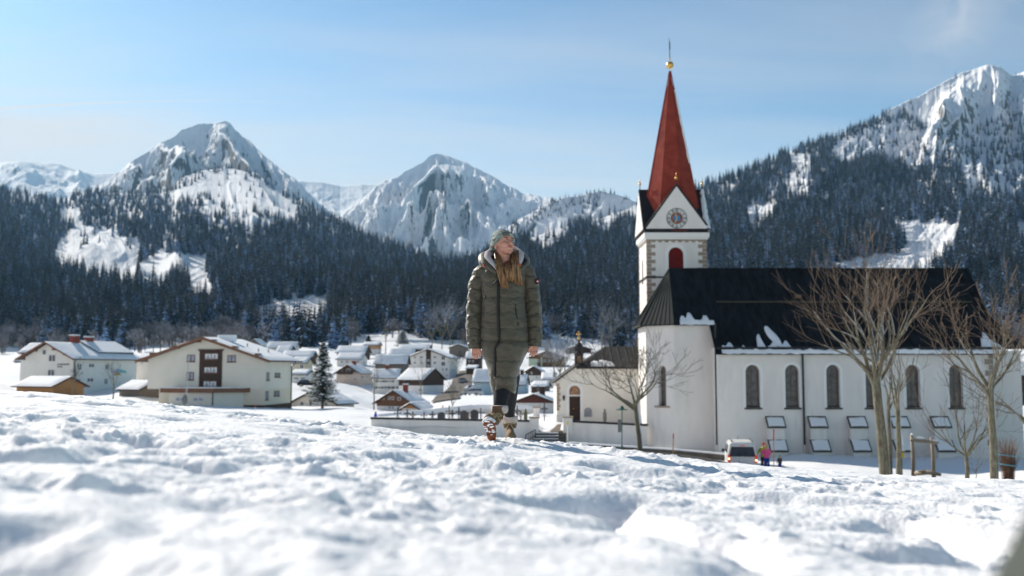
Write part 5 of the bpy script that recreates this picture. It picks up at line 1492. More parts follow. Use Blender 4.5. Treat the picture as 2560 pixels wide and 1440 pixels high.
            if kind == 'bay':
                mb = MB()
                for q0, q1 in ((a + f, m - f * .6), (m + f * .6, b - f)):
                    mm = (q0 + q1) / 2
                    for s_, q in ((1, q0), (-1, q1)):
                        mb.poly([(q, -oo - .035, z1 - f), (mm, -oo - .035, z1 - f), (q + s_ * .1, -oo - .035, z0 + f), (q, -oo - .035, z0 + f)])
                mb.build('curtain', M_WFRM, wn_)
    def chimney(s, px, py, mt):
        h = s.h; w, l = s.w, s.l
        if h['g'] == 'F': Y = s.C.y + w / 2 * s.s + l * .35 * s.c
        else: Y = s.C.y + l / 2 * s.c
        k = ke(px, py)[0]
        pw = Vector((k * Y, Y, 0)); dx, dy = pw.x - s.C.x, pw.y - s.C.y
        x = dx * s.c - dy * s.s; y = dx * s.s + dy * s.c
        zt = PZ(py, Y) - s.z0; mb = MB()
        if zt < s.zr + .4: zt = s.zr + .9
        mb.box(x - .4, x + .4, y - .35, y + .35, s.hh, zt); mb.box(x - .5, x + .5, y - .45, y + .45, zt, zt + .1)
        c = mb.build('chimney', mt, s.root)
        mb = MB(); mb.box(x - .46, x + .46, y - .4, y + .4, zt + .103, zt + .3); mb.build('chimney_snow', M_ROOFSNOW, c)
BUILT = {}
for h in HOUSES:
    if h['wall'] in ('H1', 'H2'): continue
    BUILT[h['label']] = House(h).build()

# ---- cream guesthouse at the far left
h1 = House(HOUSES[0]).build(); r_1 = h1.root
for q in [('F', 105, 114, 874, 887), ('F', 121, 138, 887, 904), ('F', 120, 137, 924, 940), ('S', 192, 203, 909, 925), ('S', 221, 235, 909, 919), ('S', 262, 272, 910, 925), ('S', 218, 234, 945, 955), ('S', 261, 270, 946, 961), ('S', 192, 202, 946, 952)]:
    h1.window(*q, 'grey')
# mural of stylised peaks painted on the long side
def onS(px, py, out):
    y = h1.uS(px); return Vector((out, y, h1.z(py, h1.YS(y))))
m_p = mat('mural_violet', (0.33, 0.38, 0.60), var=.05); m_t = mat('mural_teal', (0.16, 0.45, 0.47), var=.05); m_o = mat('mural_ochre', (0.50, 0.30, 0.10), var=.05)
for nm, pts, mt, o in (('mural_peak', [(280, 932), (295, 920), (300, 924), (311, 932)], m_p, .012), ('mural_peak', [(290, 932), (302, 922), (308, 927), (311, 925), (318, 932)], m_t, .020), ('mural_peak', [(283, 938), (294, 927), (304, 938)], m_o, .028)):
    mb = MB(); mb.prism([onS(a, b, o) for a, b in pts], (.006, 0, 0)); mb.build(nm, mt, r_1)
# two short lines of dark lettering on the gable, too small to read in the photograph
mb = MB(); rr_ = random.Random(3)
for (p0, p1, py) in ((143, 173, 910.8), (143, 155, 916.8)):
    px = p0
    while px < p1:
        wq = rr_.uniform(.5, 1.0); x0, x1 = h1.uF(px), h1.uF(px + wq); z_ = h1.z(py, h1.C.y); mb.box(x0, x1, -.03, -.005, z_ - .10, z_ + rr_.choice([.06, .10, .16])); px += wq + .35
mb.build('wall_lettering', mat('dark_letters', (.08, .08, .09)), r_1)
# brackets, down pipe, roof lights, chimneys
mb = MB()
for px, py in ((90, 881), (67, 892), (142, 878), (171, 891)):
    x = h1.uF(px); z_ = h1.z(py - 6, h1.YF(x)); mb.box(x - .2, x + .2, -1.2, -.002, z_ - .3, z_ + .15)
mb.build('roof_bracket', M_FASC, r_1)
mb = MB(); x = .12; mb.tube([(1.1, .8, h1.hh - .25), (.5, .45, h1.hh - .6), (.14, .3, h1.hh - 1.1), (.14, .3, -1)], .09, 6); mb.build('downpipe', mat('brown_pipe', (.15, .12, .09)), r_1)
for (px, a, dy) in ((199, 846, .40), (221, 847, .62)):
    y = h1.l * dy - 1; x = -h1.w / 2 + .3
    mb = MB(); zt = h1.zr + (1.2 if px == 199 else 1.0); mb.box(x - .55, x + .55, y - .7, y + .7, h1.zr - 1.2, zt); c = mb.build('chimney', M_CHIM, r_1)
    mb = MB(); mb.box(x - .65, x + .65, y - .8, y + .8, zt + .12, zt + .3); mb.box(x - .3, x + .3, y - .4, y + .4, zt, zt + .12); mb.build('chimney_cap', M_SNOW, c)
# raised solar field on the roof slope
sl1 = (h1.zr - h1.hh) / (h1.w / 2)
def roofp(x, y, dz=0): return Vector((x, y, h1.zr - sl1 * (x + h1.w / 2) + dz))
mb = MB(); a, b = h1.l * .42, h1.l * .98
q = [roofp(-.2 * h1.w + .1, a, .45), roofp(-.2 * h1.w + .1, b, .45), roofp(-h1.w * .47, b, .45), roofp(-h1.w * .47, a, .45)]
q[0].x = q[1].x = -.6; q[0].z = q[1].z = roofp(-.6, 0, .5).z
mb.slab(q, .3); mb.build('solar_panel', M_BLACK, r_1)
mb = MB(); mb.slab([p_ + Vector((0, 0, .16)) for p_ in q], .15); mb.build('panel_snow', M_ROOFSNOW, r_1)
# rear wing with its own snowy roof showing over the left eave
hr = dict(n='guesthouse_wing', L=48, C=108, R=112, b=985, eave=877, ridge=857, d=199, t=18, g='S', wall='H1', label='rear wing of the guesthouse, its snowy roof showing over the left eave', cat='house')
hh_ = House(hr); hh_.build()

# ---- large cream apartment house
h = HOUSES[1]; h2 = House(h); r_2 = h2.root; w, l, hh, zr = h2.w, h2.l, h2.hh, h2.zr
zlow = h2.z(973, 150)                   # underside of the overhanging upper floors on the left
xlow = h2.uF(399)
mb = MB(); mb.prism([(-w, 0, zlow), (0, 0, zlow), (0, 0, hh), (-w / 2, 0, zr - .1), (-w, 0, hh)], (0, l, 0)); mb.build('wall', M_CREAM, r_2)
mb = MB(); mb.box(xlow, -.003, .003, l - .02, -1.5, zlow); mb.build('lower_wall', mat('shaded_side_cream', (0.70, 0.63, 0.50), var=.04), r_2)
mb = MB(); mb.box(xlow - .04, .05, -.05, l, -1.5, h2.z(1013, 150)); mb.build('plinth', M_DWOOD, r_2)
over = 1.5; sl_ = (zr - hh) / (w / 2); ze = hh - sl_ * 1.3
sides = [[(1.3, -over, ze), (1.3, l + over, ze), (-w / 2, l + over, zr), (-w / 2, -over, zr)], [(-w - 1.3, -over, ze), (-w / 2, -over, zr), (-w / 2, l + over, zr), (-w - 1.3, l + over, ze)]]
mb = MB()
for q in sides: mb.slab(q, .2)
rf = mb.build('roof', M_DWOOD, r_2)
mb = MB()
for sx, xe_ in ((1, 1.3), (-1, -w - 1.3)):
    mb.prism([(xe_, -over - .05, ze + .05), (-w / 2, -over - .05, zr + .05), (-w / 2, -over - .05, zr - .38), (xe_, -over - .05, ze - .36)], (0, .12, 0))
mb.build('fascia', M_FASC, r_2)
mb = MB()
for q in sides:
    q = [Vector(p_) for p_ in q]; rows = []
    for i in range(15):
        r = []
        for j in range(15):
            p_ = q[0].lerp(q[1], j / 14).lerp(q[3].lerp(q[2], j / 14), i / 14); ed = min(i, 14 - i, j, 14 - j)
            r.append(p_ + Vector((0, 0, .02 if ed == 0 else .26 + .05 * float(noise2(p_.x * .5, p_.y * .5, 6)))))
        rows.append(r)
    mb.loft(rows, closed=False)
mb.build('roof_snow', M_ROOFSNOW, rf, smooth=True)
mb = MB()
for px, py in ((388, 891), (445, 874), (497, 858), (541, 859), (592, 875), (649, 893)):
    x = h2.uF(px); z_ = h2.z(py - 8, h2.YF(x)); mb.box(x - .25, x + .25, -1.45, -.002, z_ - .38, z_ + .1)
mb.build('roof_bracket', M_FASC, r_2)
a, b = h2.uF(499), h2.uF(555)
mb = MB(); zt, zb = h2.z(873, 150), h2.z(969, 150); mb.box(a, b, -.14, -.001, zb, zt)
mb.prism([(a - .3, -.2, zt), (b + .3, -.2, zt), (b, -.2, zt - .35), (a, -.2, zt - .35)], (0, .19, 0))
bay = mb.build('timber_bay', M_DWOOD, r_2)
for q in [(512, 546, 883, 899), (511, 545, 917, 933), (510, 544, 952, 968)]: h2.window('F', *q, 'bay')
for q in [('F', 467, 487, 887, 904), ('F', 467, 485, 930, 950), ('F', 568, 589, 888, 905), ('S', 666, 673, 931, 951), ('S', 687, 693, 932, 943), ('S', 695, 700, 932, 943), ('S', 665, 672, 978, 1000), ('S', 686, 692, 977, 990), ('S', 694, 699, 977, 990)]: h2.window(*q, 'brown')
# flat roofed annex in front of the gable
x0, x1 = h2.uF(446) + .3, h2.uF(560); dz = 3.4
mb = MB(); mb.prism([(x0, -dz, -1.5), (x1, -dz, -1.5), (-3.2, -.004, -1.5), (x0, -.004, -1.5)], (0, 0, h2.z(981, 147) + 1.5)); an = mb.build('annex_wall', M_CREAM, r_2)
za, zb = h2.z(971, 147), h2.z(982, 147)
mb = MB(); mb.prism([(x0 - 1, -dz - .8, zb), (x1 + .4, -dz - .8, zb), (-2.2, -.01, zb), (x0 - 1, -.01, zb)], (0, 0, za - zb)); mb.build('annex_roof', M_FASC, r_2)
mb = MB(); mb.prism([(x0 - .9, -dz - .7, za + .003), (x1 + .3, -dz - .7, za + .003), (-2.4, -.02, za + .003), (x0 - .9, -.02, za + .003)], (0, 0, .14)); mb.build('annex_snow', M_ROOFSNOW, r_2)
for p0, p1 in ((467, 491), (510, 536)):
    k0, k1 = ke(p0, 1000)[0], ke(p1, 1000)[0]
    mb = MB(); a_, b__ = (h2.uF(p0) + .0), (h2.uF(p1) + .0); z0, z1 = h2.z(1004, 147), h2.z(994, 147)
    mb.box(a_, b__, -dz - .06, -dz - .001, z0, z1, 0)
    m = (a_ + b__) / 2
    for q0, q1 in ((a_ + .1, m - .08), (m + .08, b__ - .1)): mb.box(q0, q1, -dz - .075, -dz - .061, z0 + .1, z1 - .08, 1)
    mb.build('window', [M_WFRM, M_CURT], r_2)
mb = MB(); mb.box(h2.uF(404), h2.uF(412), -.03, -.001 + .0, h2.z(985, 150), h2.z(978, 150)); mb.build('window', M_WFRM, r_2)
mb = MB(); mb.tube([(1.1, l * .93, ze - .05), (.5, l * .97, ze - .5), (.12, l * .985, ze - .9), (.12, l * .985, -1)], .08, 6); mb.tube([(x1 - .1, -dz - .1, zb), (x1 - .1, -dz - .1, -1)], .08, 6); mb.build('downpipe', mat('green_pipe', (.05, .07, .06)), r_2)
mb = MB(); mb.box(-w / 2 + .3, -w / 2 + 3.0, 3, 4.2, zr - .6, zr + .45); mb.build('skylight_box', M_ROOFSNOW, r_2)
for x, y in ((-w * .23, 3.5), (-w * .10, 2.0), (-w * .10, 6)):
    mb = MB(); z_ = zr - sl_ * (x + w / 2); mb.tube([(x, y, z_), (x, y, z_ + .8)], .09, 6); mb.build('vent_pipe', M_GWOOD, r_2)
# ================================================================== cemetery
YW = 80.0
def wallrun(name, pts, label, thick=.35, cap=True, cat='wall', mt=M_PLASTER, capt=M_BLACK):
    """pts: (px, py_top, py_bottom, Y)"""
    c = P(pts[0][0], pts[0][2], pts[0][3]); root = empty(name, c, 0, label, cat)
    mb = MB(c); mc = MB(c)
    for a, b in zip(pts[:-1], pts[1:]):
        A0, A1 = P(a[0], a[1], a[3]), P(b[0], b[1], b[3]); B0, B1 = P(a[0], a[2], a[3]), P(b[0], b[2], b[3])
        xa, xb = A0.x, A1.x
        q = [(xa, a[3], B0.z - 1), (xb, b[3], B1.z - 1), (xb, b[3], A1.z - (.16 if cap else 0)), (xa, a[3], A0.z - (.16 if cap else 0))]
        mb.prism(q, (0, thick, 0))
        if cap:
            q = [(xa - .06, a[3] - .07, A0.z - .157), (xb + .06, b[3] - .07, A1.z - .157), (xb + .06, b[3] - .07, A1.z), (xa - .06, a[3] - .07, A0.z)]
            mc.prism(q, (0, thick + .14, 0))
    mb.build('wall', mt, root)
    if cap: mc.build('coping', capt, root)
    return root
def pillar(root, px0, px1, py0, py1, Y, d=.7):
    c = root.location; mb = MB(c); x0, x1 = PX(px0, Y, 1060), PX(px1, Y, 1060)
    mb.box(x0, x1, Y - .15, Y - .15 + d, PZ(py1, Y) - .6, PZ(py0, Y) - .12); pl = mb.build('pillar', M_PLASTER, root)
    mb = MB(c); mb.box(x0 - .07, x1 + .07, Y - .22, Y - .08 + d, PZ(py0, Y) - .12, PZ(py0, Y)); mb.build('pillar_cap', M_QUOIN, pl)
w1 = wallrun('cemetery_wall', [(928, 1043, 1080, 81), (1325, 1050, 1094, 80)], 'long low white cemetery wall with dark coping, left of the gate')
pillar(w1, 1324, 1347, 1042, 1096, 80)
w2 = wallrun('cemetery_wall', [(1430, 1051, 1097, 80), (1618, 1060, 1112, 78.4)], 'white retaining wall with dark coping between the gate and the church')
pillar(w2, 1408, 1431, 1041, 1108, 80)
# lower skirt of the retaining wall that runs on along the choir
mb = MB(); g_ = P(1618, 1112, 78.4)
wb = wallrun('cemetery_wall', [(943, 1042, 1052, 100), (1060, 1031, 1046, 103), (1180, 1018, 1035, 106), (1330, 1020, 1034, 106)], 'far cemetery wall with a thick snow cap behind the grave crosses', capt=M_ROOFSNOW)
mb = MB(wb.location)
for a, b in zip([(943, 1041, 100), (1060, 1030, 103), (1180, 1017, 106)], [(1060, 1030, 103), (1180, 1017, 106), (1330, 1019, 106)]):
    A_, B2 = P(*a), P(*b); mb.tube([A_.lerp(B2, q / 10) + Vector((0, .2, .03 * float(noise2(q + a[0], 1, 3)))) for q in range(11)], .24, 7)
mb.build('wall_snow', M_ROOFSNOW, wb, smooth=True)
pw = wallrun('gate_post_wall', [(1333, 1016, 1042, 100), (1349, 1016, 1042, 100)], 'short pale wall end with niche at the back of the cemetery', capt=M_QUOIN)
# raised snowy ground inside the cemetery
nx, ny = 90, 40
kk = np.linspace(ke(929, 1040)[0], ke(1615, 1040)[0], nx); yy = np.linspace(80.3, 106, ny)
KK, YY = np.meshgrid(kk, yy); XX = KK * YY
zA = PZ(1052, 80) - .55
ZZ = zA + (PZ(1034, 106) - zA) * (YY - 80.3) / 25.7 + fbm(XX / 2.5, YY / 2.5, 3, 400) * .10
gate = (XX > PX(1348, 80)) & (XX < PX(1408, 80)) & (YY < 88)
ZZ = np.where(gate, zA - .35 + (YY - 80.3) * .06, ZZ)
o = grid_mesh('cemetery_ground', XX, YY, ZZ, M_VAL); tag(o, 'raised snowy ground of the cemetery', 'ground', kind='structure')
# bare stone path through the gate
mb = MB(); zp = zA - .345
mb.poly([(PX(1372, 80), 80.1, zp + .05), (PX(1408, 80), 80.1, zp + .05), (PX(1412, 86), 86, zp + .36), (PX(1392, 86), 85, zp + .36), (PX(1385, 83), 83, zp + .2)])
tag(mb.build('path', mat('brown_path', (0.17, 0.13, 0.10), var=.3, scale=1.5)), 'bare brown path inside the cemetery gate', 'path', kind='structure')
# steps below the gate
st = empty('gate_steps', P(1380, 1105, 78.5), 0, 'snowy stone steps leading up to the cemetery gate', 'steps')
ztop = zp + .02; zbot = PZ(1109, 78) - .02
mb = MB(st.location); ms = MB(st.location)
for i in range(4):
    z1 = ztop - (ztop - zbot) * (i + 1) / 4; y0 = 79.9 - i * .45
    mb.box(PX(1338 + i * 0, y0) - .1 * i, PX(1414, y0), y0 - .45, y0 + .2, zbot - 1, z1 + .12)
    ms.box(PX(1338, y0) - .1 * i + .05, PX(1414, y0) - .6, y0 - .40, y0 - .05, z1 + .123, z1 + .17)
mb.build('stair', M_SILL, st); ms.build('step_snow', M_ROOFSNOW, st)
# hand rail left of the steps
hr_ = empty('hand_rail', P(1322, 1100, 79), 0, 'black iron scroll railing beside the gate steps', 'railing')
mb = MB(hr_.location); A_, B2 = P(1314, 1087, 79), P(1339, 1074, 79); A3, B3 = P(1314, 1103, 79), P(1339, 1090, 79)
mb.tube([A_, B2], .035, 5); mb.tube([A3, B3], .025, 5); mb.tube([A_, P(1313, 1106, 79)], .03, 5); mb.tube([B2, P(1339, 1100, 79)], .03, 5)
for q in range(1, 9):
    a = A_.lerp(B2, q / 9); b = A3.lerp(B3, q / 9); m_ = a.lerp(b, .5) + Vector((.05 * (-1) ** q, 0, 0)); mb.tube([a, m_, b], .012, 4)
mb.build('rail', M_BLACK, hr_)
# grave crosses and stones
gr = [ # px, py_top, py_base, Y, type, label
 (994, 1022, 1043, 84, 'c', 'wrought iron grave cross leftmost above the dark coping'), (1018, 1025, 1044, 86, 'c', 'ornate iron grave cross with ring, second from the left'), (1032, 1030, 1044, 85, 'c', 'small iron grave cross third from the left'),
 (1060, 1032, 1045, 85, 'c', 'short iron grave cross standing alone in the middle of the wall'), (1081, 1030, 1045, 86, 'c', 'round topped iron grave cross near the wall middle'), (1103, 1030, 1046, 87, 's', 'low grey gravestone half hidden by the coping'),
 (1123, 1016, 1046, 85, 'c', 'tall black grave cross left of the walking woman'), (1131, 1026, 1046, 88, 'c', 'thin bronze grave cross beside the tall black one'), (1147, 1020, 1046, 86, 'c', 'slim lance shaped iron grave cross'),
 (1160, 1026, 1046, 85, 's', 'dark upright gravestone near the woman\'s boots'), (1171, 1032, 1046, 84, 'c', 'little grave cross with yellow lantern'), (1186, 1024, 1047, 86, 's', 'narrow black gravestone next to the woman\'s boots'), (1202, 1022, 1047, 87, 'c', 'iron cross right beside the woman\'s leg'),
 (1293, 1016, 1050, 86, 'c', 'tall lantern topped grave cross right of the woman\'s boots'), (1302, 1028, 1050, 85, 'c', 'pair partner iron cross in the short gap'), (1314, 1022, 1050, 84, 'f', 'green bronze grave figure with snow on its shoulders'),
 (1361, 1010, 1053, 90, 'c', 'tall dark wooden crucifix by the chapel corner'), (1512, 1022, 1052, 84, 'f', 'small grey stone grave figure in front of the chapel wall')]
for i, (px, pt, pb, Y, ty, lab) in enumerate(gr):
    base = P(px, pb, Y); base.z = min(base.z, zA + .1); top = P(px, pt, Y).z; H = top - base.z; x = base.x; z0 = base.z
    mb = MB(base)
    if ty == 'c':
        mb.tube([base, (x, Y, top)], .045, 6); hw = .17 + .1 * H / 1.5; zc_ = z0 + H * .72
        mb.tube([(x - hw, Y, zc_), (x + hw, Y, zc_)], .035, 5)
        n = 14; ring = [(x + hw * .62 * math.cos(6.2832 * k / n), Y, zc_ + hw * .62 * math.sin(6.2832 * k / n)) for k in range(n + 1)]
        if i % 3 != 0: mb.tube(ring, .022, 4, caps=False)
        for s_ in (-1, 1): mb.ellip((x + s_ * hw, Y, zc_), (.06, .04, .06), 6, 5); mb.tube([(x, Y, z0 + H * .3), (x + s_ * hw * .7, Y, z0 + H * .42), (x + s_ * .05, Y, z0 + H * .55)], .02, 4)
        mb.ellip((x, Y, top), (.06, .04, .08), 6, 5)
        o_ = mb.build('grave_cross', M_BLACK if i % 4 != 2 else mat('bronze', (.12, .08, .05), rough=.5))
    elif ty == 's':
        w_ = .34; mb.prism([(x - w_, Y, z0 - .2), (x + w_, Y, z0 - .2), (x + w_, Y, top - .2), (x + w_ * .5, Y, top - .04), (x, Y, top), (x - w_ * .5, Y, top - .04), (x - w_, Y, top - .2)], (0, .18, 0)); mb.box(x - .45, x + .45, Y - .12, Y + .3, z0 - .3, z0 + .05)
        o_ = mb.build('gravestone', mat('dark_granite', (.06, .06, .065), rough=.4, var=.3))
    else:
        mb.loft([[(x + r * math.cos(6.2832 * k / 10), Y + r * .8 * math.sin(6.2832 * k / 10), z0 + H * t) for k in range(10)] for t, r in ((0, .2), (.12, .2), (.16, .11), (.35, .17), (.6, .15), (.72, .19), (.8, .09), (.86, .1), (.95, .09), (1, .02))])
        o_ = mb.build('grave_figure', mat('green_bronze' if px < 1400 else 'grey_grave_stone', (.10, .11, .06) if px < 1400 else (.16, .15, .14), var=.4, scale=6), smooth=True)
    o_.location = base; tag(o_, lab, 'grave cross' if ty == 'c' else 'gravestone', 'graves in the cemetery')

# street along the church: snowy verge, kerb wall, swept road
kb = [(1423, 1109, 74), (1560, 1118, 73), (1700, 1127, 72), (1825, 1139, 70)]
c = P(*kb[0]); mb = MB(c); ms = MB(c)
for a, b in zip(kb[:-1], kb[1:]):
    A_, B2 = P(*a), P(*b); mb.prism([A_, B2, B2 - Vector((0, 0, .9)), A_ - Vector((0, 0, .9))], (0, .4, 0))
    ms.prism([A_ + Vector((-.02, .05, .005)), B2 + Vector((.02, .05, .005)), B2 + Vector((.02, .05, .11)), A_ + Vector((-.02, .05, .11))], (0, .38, 0))
kerb = empty('kerb_wall', c, 0, 'low dark kerb wall along the street in front of the church', 'kerb'); mb.build('kerb', M_GRAVEL, kerb); ms.build('kerb_snow', M_ROOFSNOW, kerb)
# village road, curving between the houses
def ribbon(name, pts, w, mt, label, lift=.12):
    mb = MB(); L_ = []
    for i, (px, py, Y) in enumerate(pts):
        p = P(px, py, Y); q = P(*pts[min(i + 1, len(pts) - 1)]); r = P(*pts[max(i - 1, 0)]); d = (q - r); d.z = 0; d.normalize(); n_ = Vector((-d.y, d.x, 0)); L_.append((p, n_))
    rows = []
    for p, n_ in L_:
        r = []
        for s_ in np.linspace(-1, 1, 7):
            x, y = p.x + n_.x * w / 2 * s_, p.y + n_.y * w / 2 * s_; r.append((x, y, gz(x, y) + lift))
        rows.append(r)
    mb.loft(rows, closed=False); return tag(mb.build(name, mt, smooth=True), label, 'road', kind='structure')
def dens(pts, n=6):
    out = []
    for a, b in zip(pts[:-1], pts[1:]):
        for q in range(n): out.append(tuple(a[i] + (b[i] - a[i]) * q / n for i in range(3)))
    return out + [pts[-1]]
ribbon('road', dens([(1112, 992, 200), (1120, 982, 225), (1140, 974, 245), (1152, 966, 270), (1156, 958, 300), (1170, 945, 330)]), 5.5, M_GRAVEL, 'brown slushy village road curving between the houses', .22)
ribbon('road', dens([(1400, 1120, 69), (1560, 1128, 68), (1700, 1138, 67), (1840, 1156, 61), (2000, 1172, 55), (2200, 1190, 51), (2560, 1208, 47), (2800, 1222, 45)]), 5, M_ASPHALT, 'dark swept street in front of the church', .10)

# ------------------------------------------------------------------ cars
M_CARW = mat('white_car_paint', (0.78, 0.78, 0.76), rough=.25, var=.02, spec=.6)
M_TYRE = mat('tyre_rubber', (.02, .02, .02), rough=.8)
M_TAIL = mat('red_tail_lamp', (.45, .01, .01), rough=.2, emit=((1, .08, .02), .25))
M_LIT = mat('lit_lamp', (1, .6, .3), emit=((1, .55, .25), 3.0))
def wheel(root, x, y, r, z):
    mb = MB(); n = 18
    mb.loft([[(x + dx, y + rr * math.cos(6.2832 * k / n), z + rr * math.sin(6.2832 * k / n)) for k in range(n)] for dx, rr in ((-.1, r * .9), (-.09, r), (.09, r), (.1, r * .9))])
    wh = mb.build('wheel', M_TYRE, root)
    mb = MB(); mb.loft([[(x + dx, y + r * .58 * math.cos(6.2832 * k / 12), z + r * .58 * math.sin(6.2832 * k / 12)) for k in range(12)] for dx in (-.11, .11)]); mb.build('rim', mat('alloy_rim', (.4, .4, .42), metal=.6, rough=.4), wh)
def make_van(loc, rz, label):
    r = empty('parked_van', loc, rz, label, 'van')
    # rear faces -y; length 4.9, width 1.92, height 1.95
    secs = []   # cross sections along y: (y, half width low, half width top, z bottom, belt z, top z)
    for y, wl, wt, zb, zt in ((0.0, .90, .72, .45, 1.78), (.10, .95, .76, .35, 1.92), (.5, .96, .78, .32, 1.96), (3.0, .96, .78, .32, 1.95), (3.6, .95, .74, .32, 1.80), (4.1, .94, .72, .32, 1.28), (4.75, .88, .70, .35, 1.02), (4.9, .80, .66, .42, .85)):
        zbelt = min(1.12, zb + (zt - zb) * .62); secs.append([(-wl, y, zb), (-wl, y, zbelt), (-wt - .06, y, zt - .12), (-wt + .1, y, zt), (wt - .1, y, zt), (wt + .06, y, zt - .12), (wl, y, zbelt), (wl, y, zb)])
    mb = MB(); mb.loft(secs); b_ = mb.build('body', M_CARW, r, auto=35); bv = b_.modifiers.new('bevel', 'BEVEL'); bv.width = .04; bv.segments = 2
    mb = MB(); mb.prism([(-.73, -.02, 1.14), (.73, -.02, 1.14), (.80, -.02, 1.20), (.70, .07, 1.66), (-.70, .07, 1.66), (-.80, -.02, 1.20)], (0, -.035, 0)) if False else mb.prism([(-.76, -.004, 1.02), (.76, -.004, 1.02), (.82, -.004, 1.10), (.70, -.004, 1.66), (-.70, -.004, 1.66), (-.82, -.004, 1.10)], (0, -.03, 0)); mb.build('rear_window', M_GLASS, r)
    for s_ in (-1, 1):
        mb = MB(); mb.box(min(s_ * .80, s_ * .94), max(s_ * .80, s_ * .94), -.05, .12, .62, 1.12); t = mb.build('tail_light', M_TAIL, r)
        mb = MB(); mb.ellip((s_ * .87, -.06, .80 if s_ > 0 else .88), (.06, .02, .07), 10, 6); mb.build('lit_bulb', M_LIT, t)
        mb = MB(); mb.prism([(s_ * .95, .55, 1.22), (s_ * .85, .6, 1.70), (s_ * .85, 3.0, 1.70), (s_ * .95, 3.3, 1.22)], (s_ * .03, 0, 0)); mb.build('side_window', M_GLASS, r)
        mb = MB(); mb.ellip((s_ * 1.08, 3.3, 1.18), (.10, .07, .13), 10, 6); mb.tube([(s_ * .95, 3.3, 1.15), (s_ * 1.05, 3.3, 1.16)], .03, 5); mb.build('mirror', M_BLACK, r)
        mb = MB(); mb.tube([(s_ * .66, .35, 2.02), (s_ * .66, 3.0, 2.01)], .025, 5); mb.tube([(s_ * .66, .35, 1.9), (s_ * .66, .35, 2.02)], .025, 4); mb.tube([(s_ * .66, 3.0, 1.9), (s_ * .66, 3.0, 2.01)], .025, 4); mb.build('roof_rail', M_BLACK, r)
        for y in (.85, 3.9): wheel(r, s_ * .86, y, .34, .34)
    mb = MB(); mb.box(-.97, .97, -.12, .1, .36, .58); mb.build('bumper', M_CARW, r)
    mb = MB(); mb.box(-.26, .26, -.045, .0, .66, .78, 0); mb.box(-.26, -.22, -.05, -.045, .66, .78, 1)
    mb.build('number_plate', [M_WFRM, mat('plate_blue', (.02, .05, .4))], r)
    mb = MB(); mb.box(-.18, .18, -.01, .08, 1.72, 1.76); mb.build('brake_light', M_TAIL, r)
    mb = MB(); mb.tube([(-.1, 2.8, 1.95), (-.1, 2.7, 2.2)], .012, 4); mb.build('aerial', M_BLACK, r)
    mb = MB(); mb.ellip((0, -.035, 1.05), (.06, .02, .035), 8, 5); mb.build('emblem', mat('chrome', (.6, .6, .6), metal=1, rough=.2), r)
    mb = MB(); mb.tube([(-.45, -.05, 1.2), (.05, -.05, 1.24)], .012, 4); mb.build('wiper', M_BLACK, r)
    return r
vp = P(1857, 1181, 66); make_van((vp.x, vp.y, vp.z), math.radians(-9), 'white van seen from behind with one lit brake lamp on each side, beside the church')
def make_car(px, py, Y, rz, col, label):
    p = P(px, py, Y); r = empty('parked_car', (p.x, p.y, gz(p.x, p.y) + .25), rz, label, 'car', 'cars by the village road')
    mb = MB(); secs = []
    for y, w_, zt in ((0, .75, .85), (.15, .85, .98), (.5, .86, 1.0), (4.0, .85, .82), (4.3, .75, .7)): secs.append([(-w_, y, .3), (-w_, y, zt * .8), (-w_ * .9, y, zt), (w_ * .9, y, zt), (w_, y, zt * .8), (w_, y, .3)])
    mb.loft(secs); mb.build('body', col, r, auto=40)
    mb = MB(); mb.loft([[(-w_, y, .9), (-w_ * .85, y, z), (w_ * .85, y, z), (w_, y, .9)] for y, w_, z in ((.25, .78, .98), (.7, .76, 1.42), (2.2, .76, 1.45), (3.1, .78, .98))]); mb.build('cabin', M_GLASS, r)
    mb = MB(); mb.box(-.6, .6, .75, 2.15, 1.40, 1.48); mb.build('car_roof', col, r)
    for s_ in (-1, 1):
        for y in (.75, 3.4): wheel(r, s_ * .80, y, .32, .32)
    return r
cg = mat('grey_car_paint', (.2, .21, .23), rough=.3, spec=.6); cs = mat('silver_car_paint', (.45, .46, .48), rough=.3, spec=.6)
make_car(1153, 966, 280, math.radians(-10), cg, 'dark grey car driving down the village road')
make_car(1163, 975, 240, math.radians(-55), cs, 'silver car parked right of the village road')
make_car(1176, 979, 232, math.radians(-60), cg, 'grey car parked closest to the woman\'s coat')
make_car(744, 951, 205, math.radians(-85), M_BLACK, 'black car under snow in front of the low garage building')
make_car(1204, 988, 205, math.radians(60), cs, 'pale car below the blue house')

# ------------------------------------------------------------------ street furniture
lp = P(1555, 1124, 72); sl_p = empty('street_lamp', lp, 0, 'green street lamp with flat shade and small notice board in front of the chapel', 'street lamp')
M_LG = mat('lamp_green', (.02, .10, .08), rough=.4)
H = P(1556, 1016, 72).z - lp.z
mb = MB(); mb.tube([(0, 0, -.5), (0, 0, .3)], .07, 8); mb.tube([(0, 0, .3), (.03, 0, H - .25)], .035, 8); mb.build('pole', M_LG, sl_p)
mb = MB(); mb.loft([[(.03 + r * math.cos(6.2832 * k / 16), r * math.sin(6.2832 * k / 16), z) for k in range(16)] for z, r in ((H - .26, .42), (H - .22, .42), (H - .15, .16), (H, .10), (H + .06, .03))]); mb.build('lamp_shade', M_LG, sl_p, smooth=False)
mb = MB(); mb.box(-.28, -.04, -.05, -.02, H * .40, H * .70); mb.build('notice_board', mat('grey_sign', (.2, .2, .21)), sl_p)
